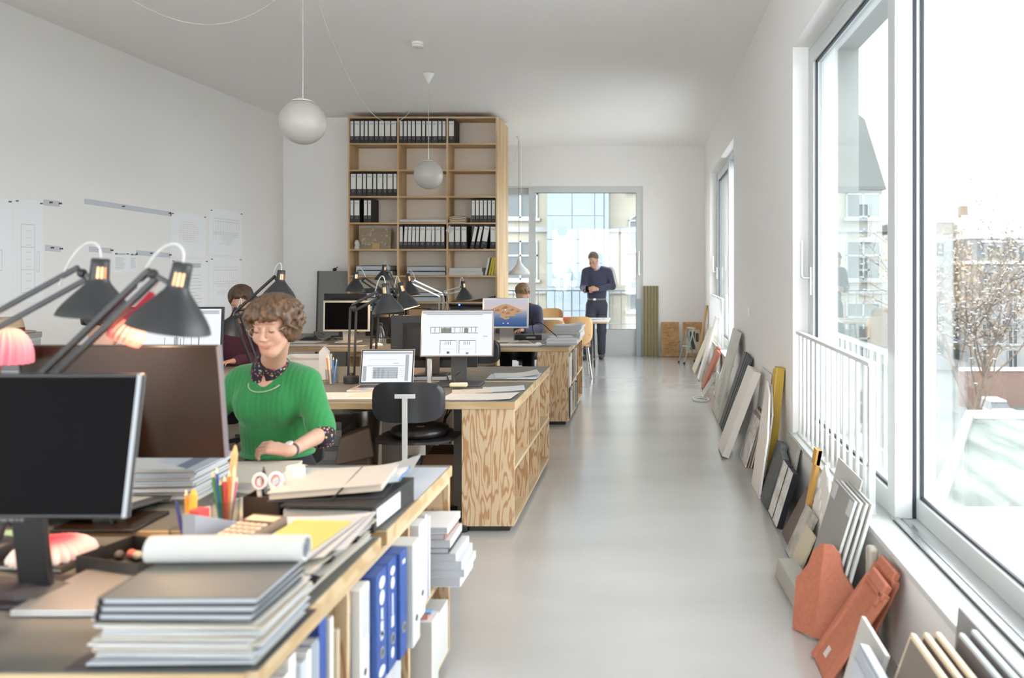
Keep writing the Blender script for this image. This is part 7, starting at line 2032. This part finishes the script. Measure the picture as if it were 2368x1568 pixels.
# --- slabs with dark edges
for k in range(2):
    lean('stone_slab', ['nearer', 'farther'][k] + ' white marbled slab with black side among the dark stone samples', 'slab', .775 + .0 * k, 4.58 + .17 * k, .145, .33, .035, BLACKT, .075, parts=[('marble_face', MB().bb(-.0365, -.035, -.072, .072, .001, .329), MARBLEW)])
lean('stone_slab', 'dark slate slab with a notched top beside the white marbled slabs', 'slab', .775, 5.02, .30, .38, .045, SLATE, .05, poly=[(-.15, 0), (.15, 0), (.15, .38), (-.02, .38), (-.02, .35), (-.15, .33)])
lean('stone_slab', 'grey slab behind the dark slate slab at the wall', 'slab', .86, 5.0, .40, .42, .02, colm(176, 174, 168, .7), .005)
lean('insulation_profile', 'tall mustard yellow profile standing against the wall', 'profile', .865, 5.45, .12, .82, .05, MUST, .002, parts=[('rib', MB().bb(-.062, -.05, -.06, -.02, 0, .82).bb(-.062, -.05, .02, .06, 0, .80), colm(206, 172, 74, .5))])
lean('sample_board', 'white board with angled corners in front of the mustard profile', 'board', .735, 5.30, .34, .73, .014, WHITEB, .108, poly=[(-.19, 0), (.17, 0), (.17, .50), (.15, .73), (-.02, .66), (-.19, .40)])
lean('sample_board', 'second white board with a cut corner behind the angled one', 'board', .775, 5.42, .32, .70, .012, colm(216, 212, 206, .7), .078, poly=[(-.16, 0), (.16, 0), (.16, .70), (.02, .70), (-.16, .52)])
for k in range(4):
    lean('sample_plate', ['frontmost', 'second', 'third', 'rearmost'][k] + ' of the thin stacked plates right of the thick white slab', 'plate', .740 + .020 * k, 6.08, .36 + .02 * k, .37 + .012 * k, .011, (MARBLEW, colm(150, 144, 136, .7), BEIGE, SLATE)[k], .098 - .016 * k, group='thin stacked plates')
lean('sample_board', 'thick white slab leaning widely in the middle of the row', 'slab', .635, 6.38, .40, .72, .055, WHITEB, .055)
lean('sample_board', 'pale grey sheet behind the thick white slab at the wall', 'board', .86, 6.2, .50, .70, .006, colm(222, 220, 216, .7), .004)
lean('sample_board', 'dark grooved board beyond the thick white slab', 'board', .70, 7.25, .52, .74, .022, SLATE, .01, parts=[('groove_strip', MB().bb(-.026, -.022, -.205, -.17, 0, .76).bb(-.026, -.022, -.10, -.06, 0, .76).bb(-.026, -.022, .02, .06, 0, .76), colm(46, 44, 46))])
ln = MB()
for q in range(6): ln.bb(-.0142, -.0138, -.20 + .07 * q, -.20 + .07 * q + .05, .10 + .05 * q, .105 + .05 * q).bb(-.0142, -.0138, -.18 + .05 * q, -.176 + .05 * q, .12, .34 + .03 * q)
lean('sample_board', 'pale board with a printed plan beside the dark grooved board', 'board', .690, 8.0, .66, .90, .0135, colm(206, 204, 196, .7), .03, parts=[('printed_plan', ln, PRINTD)])
t = thing('wire_frame', 'white bent wire frame on the floor beside the terracotta planks', 'wire frame', (.72, 9.1, .001), rot=(0, .2, 0))
mb = MB()
for k in range(4):
    mb.tube([(-.10, -.14 + .08 * k, .006), (-.04, -.14 + .08 * k, .16), (.03, -.12 + .08 * k, .30), (.06, -.1 + .08 * k, .02)], .006, 6)
mb.tube([(-.10, -.16, .01), (-.10, .14, .01)], .006, 6).tube([(.03, -.12, .30), (.03, .12, .30)], .006, 6)
mb.build('wires', WHITEB, t)
cable('pale cable coiled on the floor by the white wire frame', [(.60 + .09 * math.cos(a), 8.85 + .14 * math.sin(a) + .01 * a, .006 + .008 * (a > 6)) for a in [k * .6 for k in range(20)]], .006, CORD)
for k in range(2):
    lean('clay_plank', ['nearer', 'farther'][k] + ' terracotta plank leaning below the far side window', 'plank', .70 + .05 * k, 9.75 + .45 * k, .30, .50, .035, colm(180, 106, 80, .7), .01 + .04 * (1 - k), bev=.008)
lean('sample_board', 'small white block leaning between the planks and the printed board', 'board', .80, 9.25, .14, .42, .03, WHITEB, .01)
lean('sample_board', 'tall white narrow board leaning at the far side window', 'board', .70, 10.55, .28, .88, .035, WHITEB, .0)
lean('sample_board', 'beige board leaning beside the tall white narrow board', 'board', .66, 11.35, .60, .70, .012, colm(206, 198, 172, .7), .02)
# folding ladder
t = thing('folding_stool', 'grey metal folding step stool in the far corner', 'step stool', (.66, 12.35, .001), rz=.35)
for sx in (-1, 1):
    MB().tube([(-.15, sx * .11, .012), (.02, sx * .10, .56)], .012, 8).build('front_leg', colm(140, 150, 148, .4), t)
    MB().tube([(.12, sx * .11, .012), (-.02, sx * .10, .52)], .012, 8).build('rear_leg', colm(140, 150, 148, .4), t)
    for fx in (-.15, .12): MB().lathe([(.016, 0), (.016, .03)], 10, Matrix.Translation((fx, sx * .11, 0))).build('rubber_foot', BLACK, t)
for zz, xx in ((.26, -.07), (.545, .012)): MB().bb(xx - .035, xx + .035, -.10, .10, zz, zz + .018).build('step', colm(150, 158, 156, .4), t, bev=.004)
lean('wood_plank', 'short wooden plank standing above the folding stool', 'plank', .80, 12.45, .16, .92, .03, colm(196, 156, 100, .6), .0)
# --- along the end wall
def lean_end(name, label, cat, xc, w, h, t, mat, off=.10, parts=None, yw=YE, z=0):
    a = math.asin(off / h)
    o = thing(name, label, cat, (xc, yw - .004 - off, .0006 + z), rot=(-a, 0, 0))
    MB().bb(-w / 2, w / 2, -t, 0, 0, h).build('board', mat, o, bev=.001, seg=1)
    for pn, pmb, pmat in parts or []: pmb.build(pn, pmat, o)
    return o
x0, x1 = wx(1487, YE - .05), wx(1523, YE - .05)
w_ = x1 - x0
t = thing('corrugated_panel', 'tall beige corrugated panel standing against the end wall', 'panel sample', ((x0 + x1) / 2, YE - .06, .001), rot=(-.03, 0, 0))
pts = []
N = 48
for k in range(N + 1): pts.append((-w_ / 2 + w_ * k / N, -.020 + .014 * math.sin(2 * PI * 5 * k / N)))
for k in range(N, -1, -1): pts.append((-w_ / 2 + w_ * k / N, -.012 + .014 * math.sin(2 * PI * 5 * k / N)))
mb = MB()
for k in range(N):
    q = [pts[k], pts[k + 1], pts[2 * N + 1 - k - 1], pts[2 * N + 1 - k]]
    mb.prism(q, 0, 1.20)
mb.build('sheet', colm(158, 148, 116, .6), t)
lean_end('metal_strip', 'blue grey metal strip beside the corrugated panel', 'strip', wx(1477, YE), .075, .98, .012, colm(156, 170, 178, .45), .05)
rr = random.Random(9); rl = MB()
for k in range(26):
    x, z = rr.uniform(-.13, .10), rr.uniform(.03, .53); a = rr.uniform(-.5, .5)
    rl.bb(0, rr.uniform(.03, .12), -.022, 0, 0, rr.uniform(.010, .026), Matrix.Translation((x, -.022, z)) @ Matrix.Rotation(a, 4, 'Y'))
o = lean_end('relief_panel', 'square brown relief panel with raised bars at the end wall', 'panel sample', wx(1550, YE - .1), .30, .59, .022, OSB, .12)
rl_o = rl.build('raised_bars', OSB, o, stuff=True)
o = lean_end('picture_board', 'brown board with a pale picture leaning at the end wall corner', 'board', wx(1602, YE - .1), .33, .59, .02, OSB, .12, parts=[('picture', MB().bb(-.12, .12, -.0225, -.02, .06, .46), BEIGE), ('dark_print', MB().bb(-.05, .04, -.0232, -.0225, .12, .43).bb(.05, .10, -.0232, -.0225, .25, .40), colm(84, 70, 56))])
# every label stands for one thing
_d = {k: v for k, v in LABELS.items() if len(v) > 1}
if _d: print('DUPLICATE LABELS', _d)
for k in LABELS:
    n = len(k.split())
    if n < 4 or n > 16: print('LABEL LENGTH', n, k)
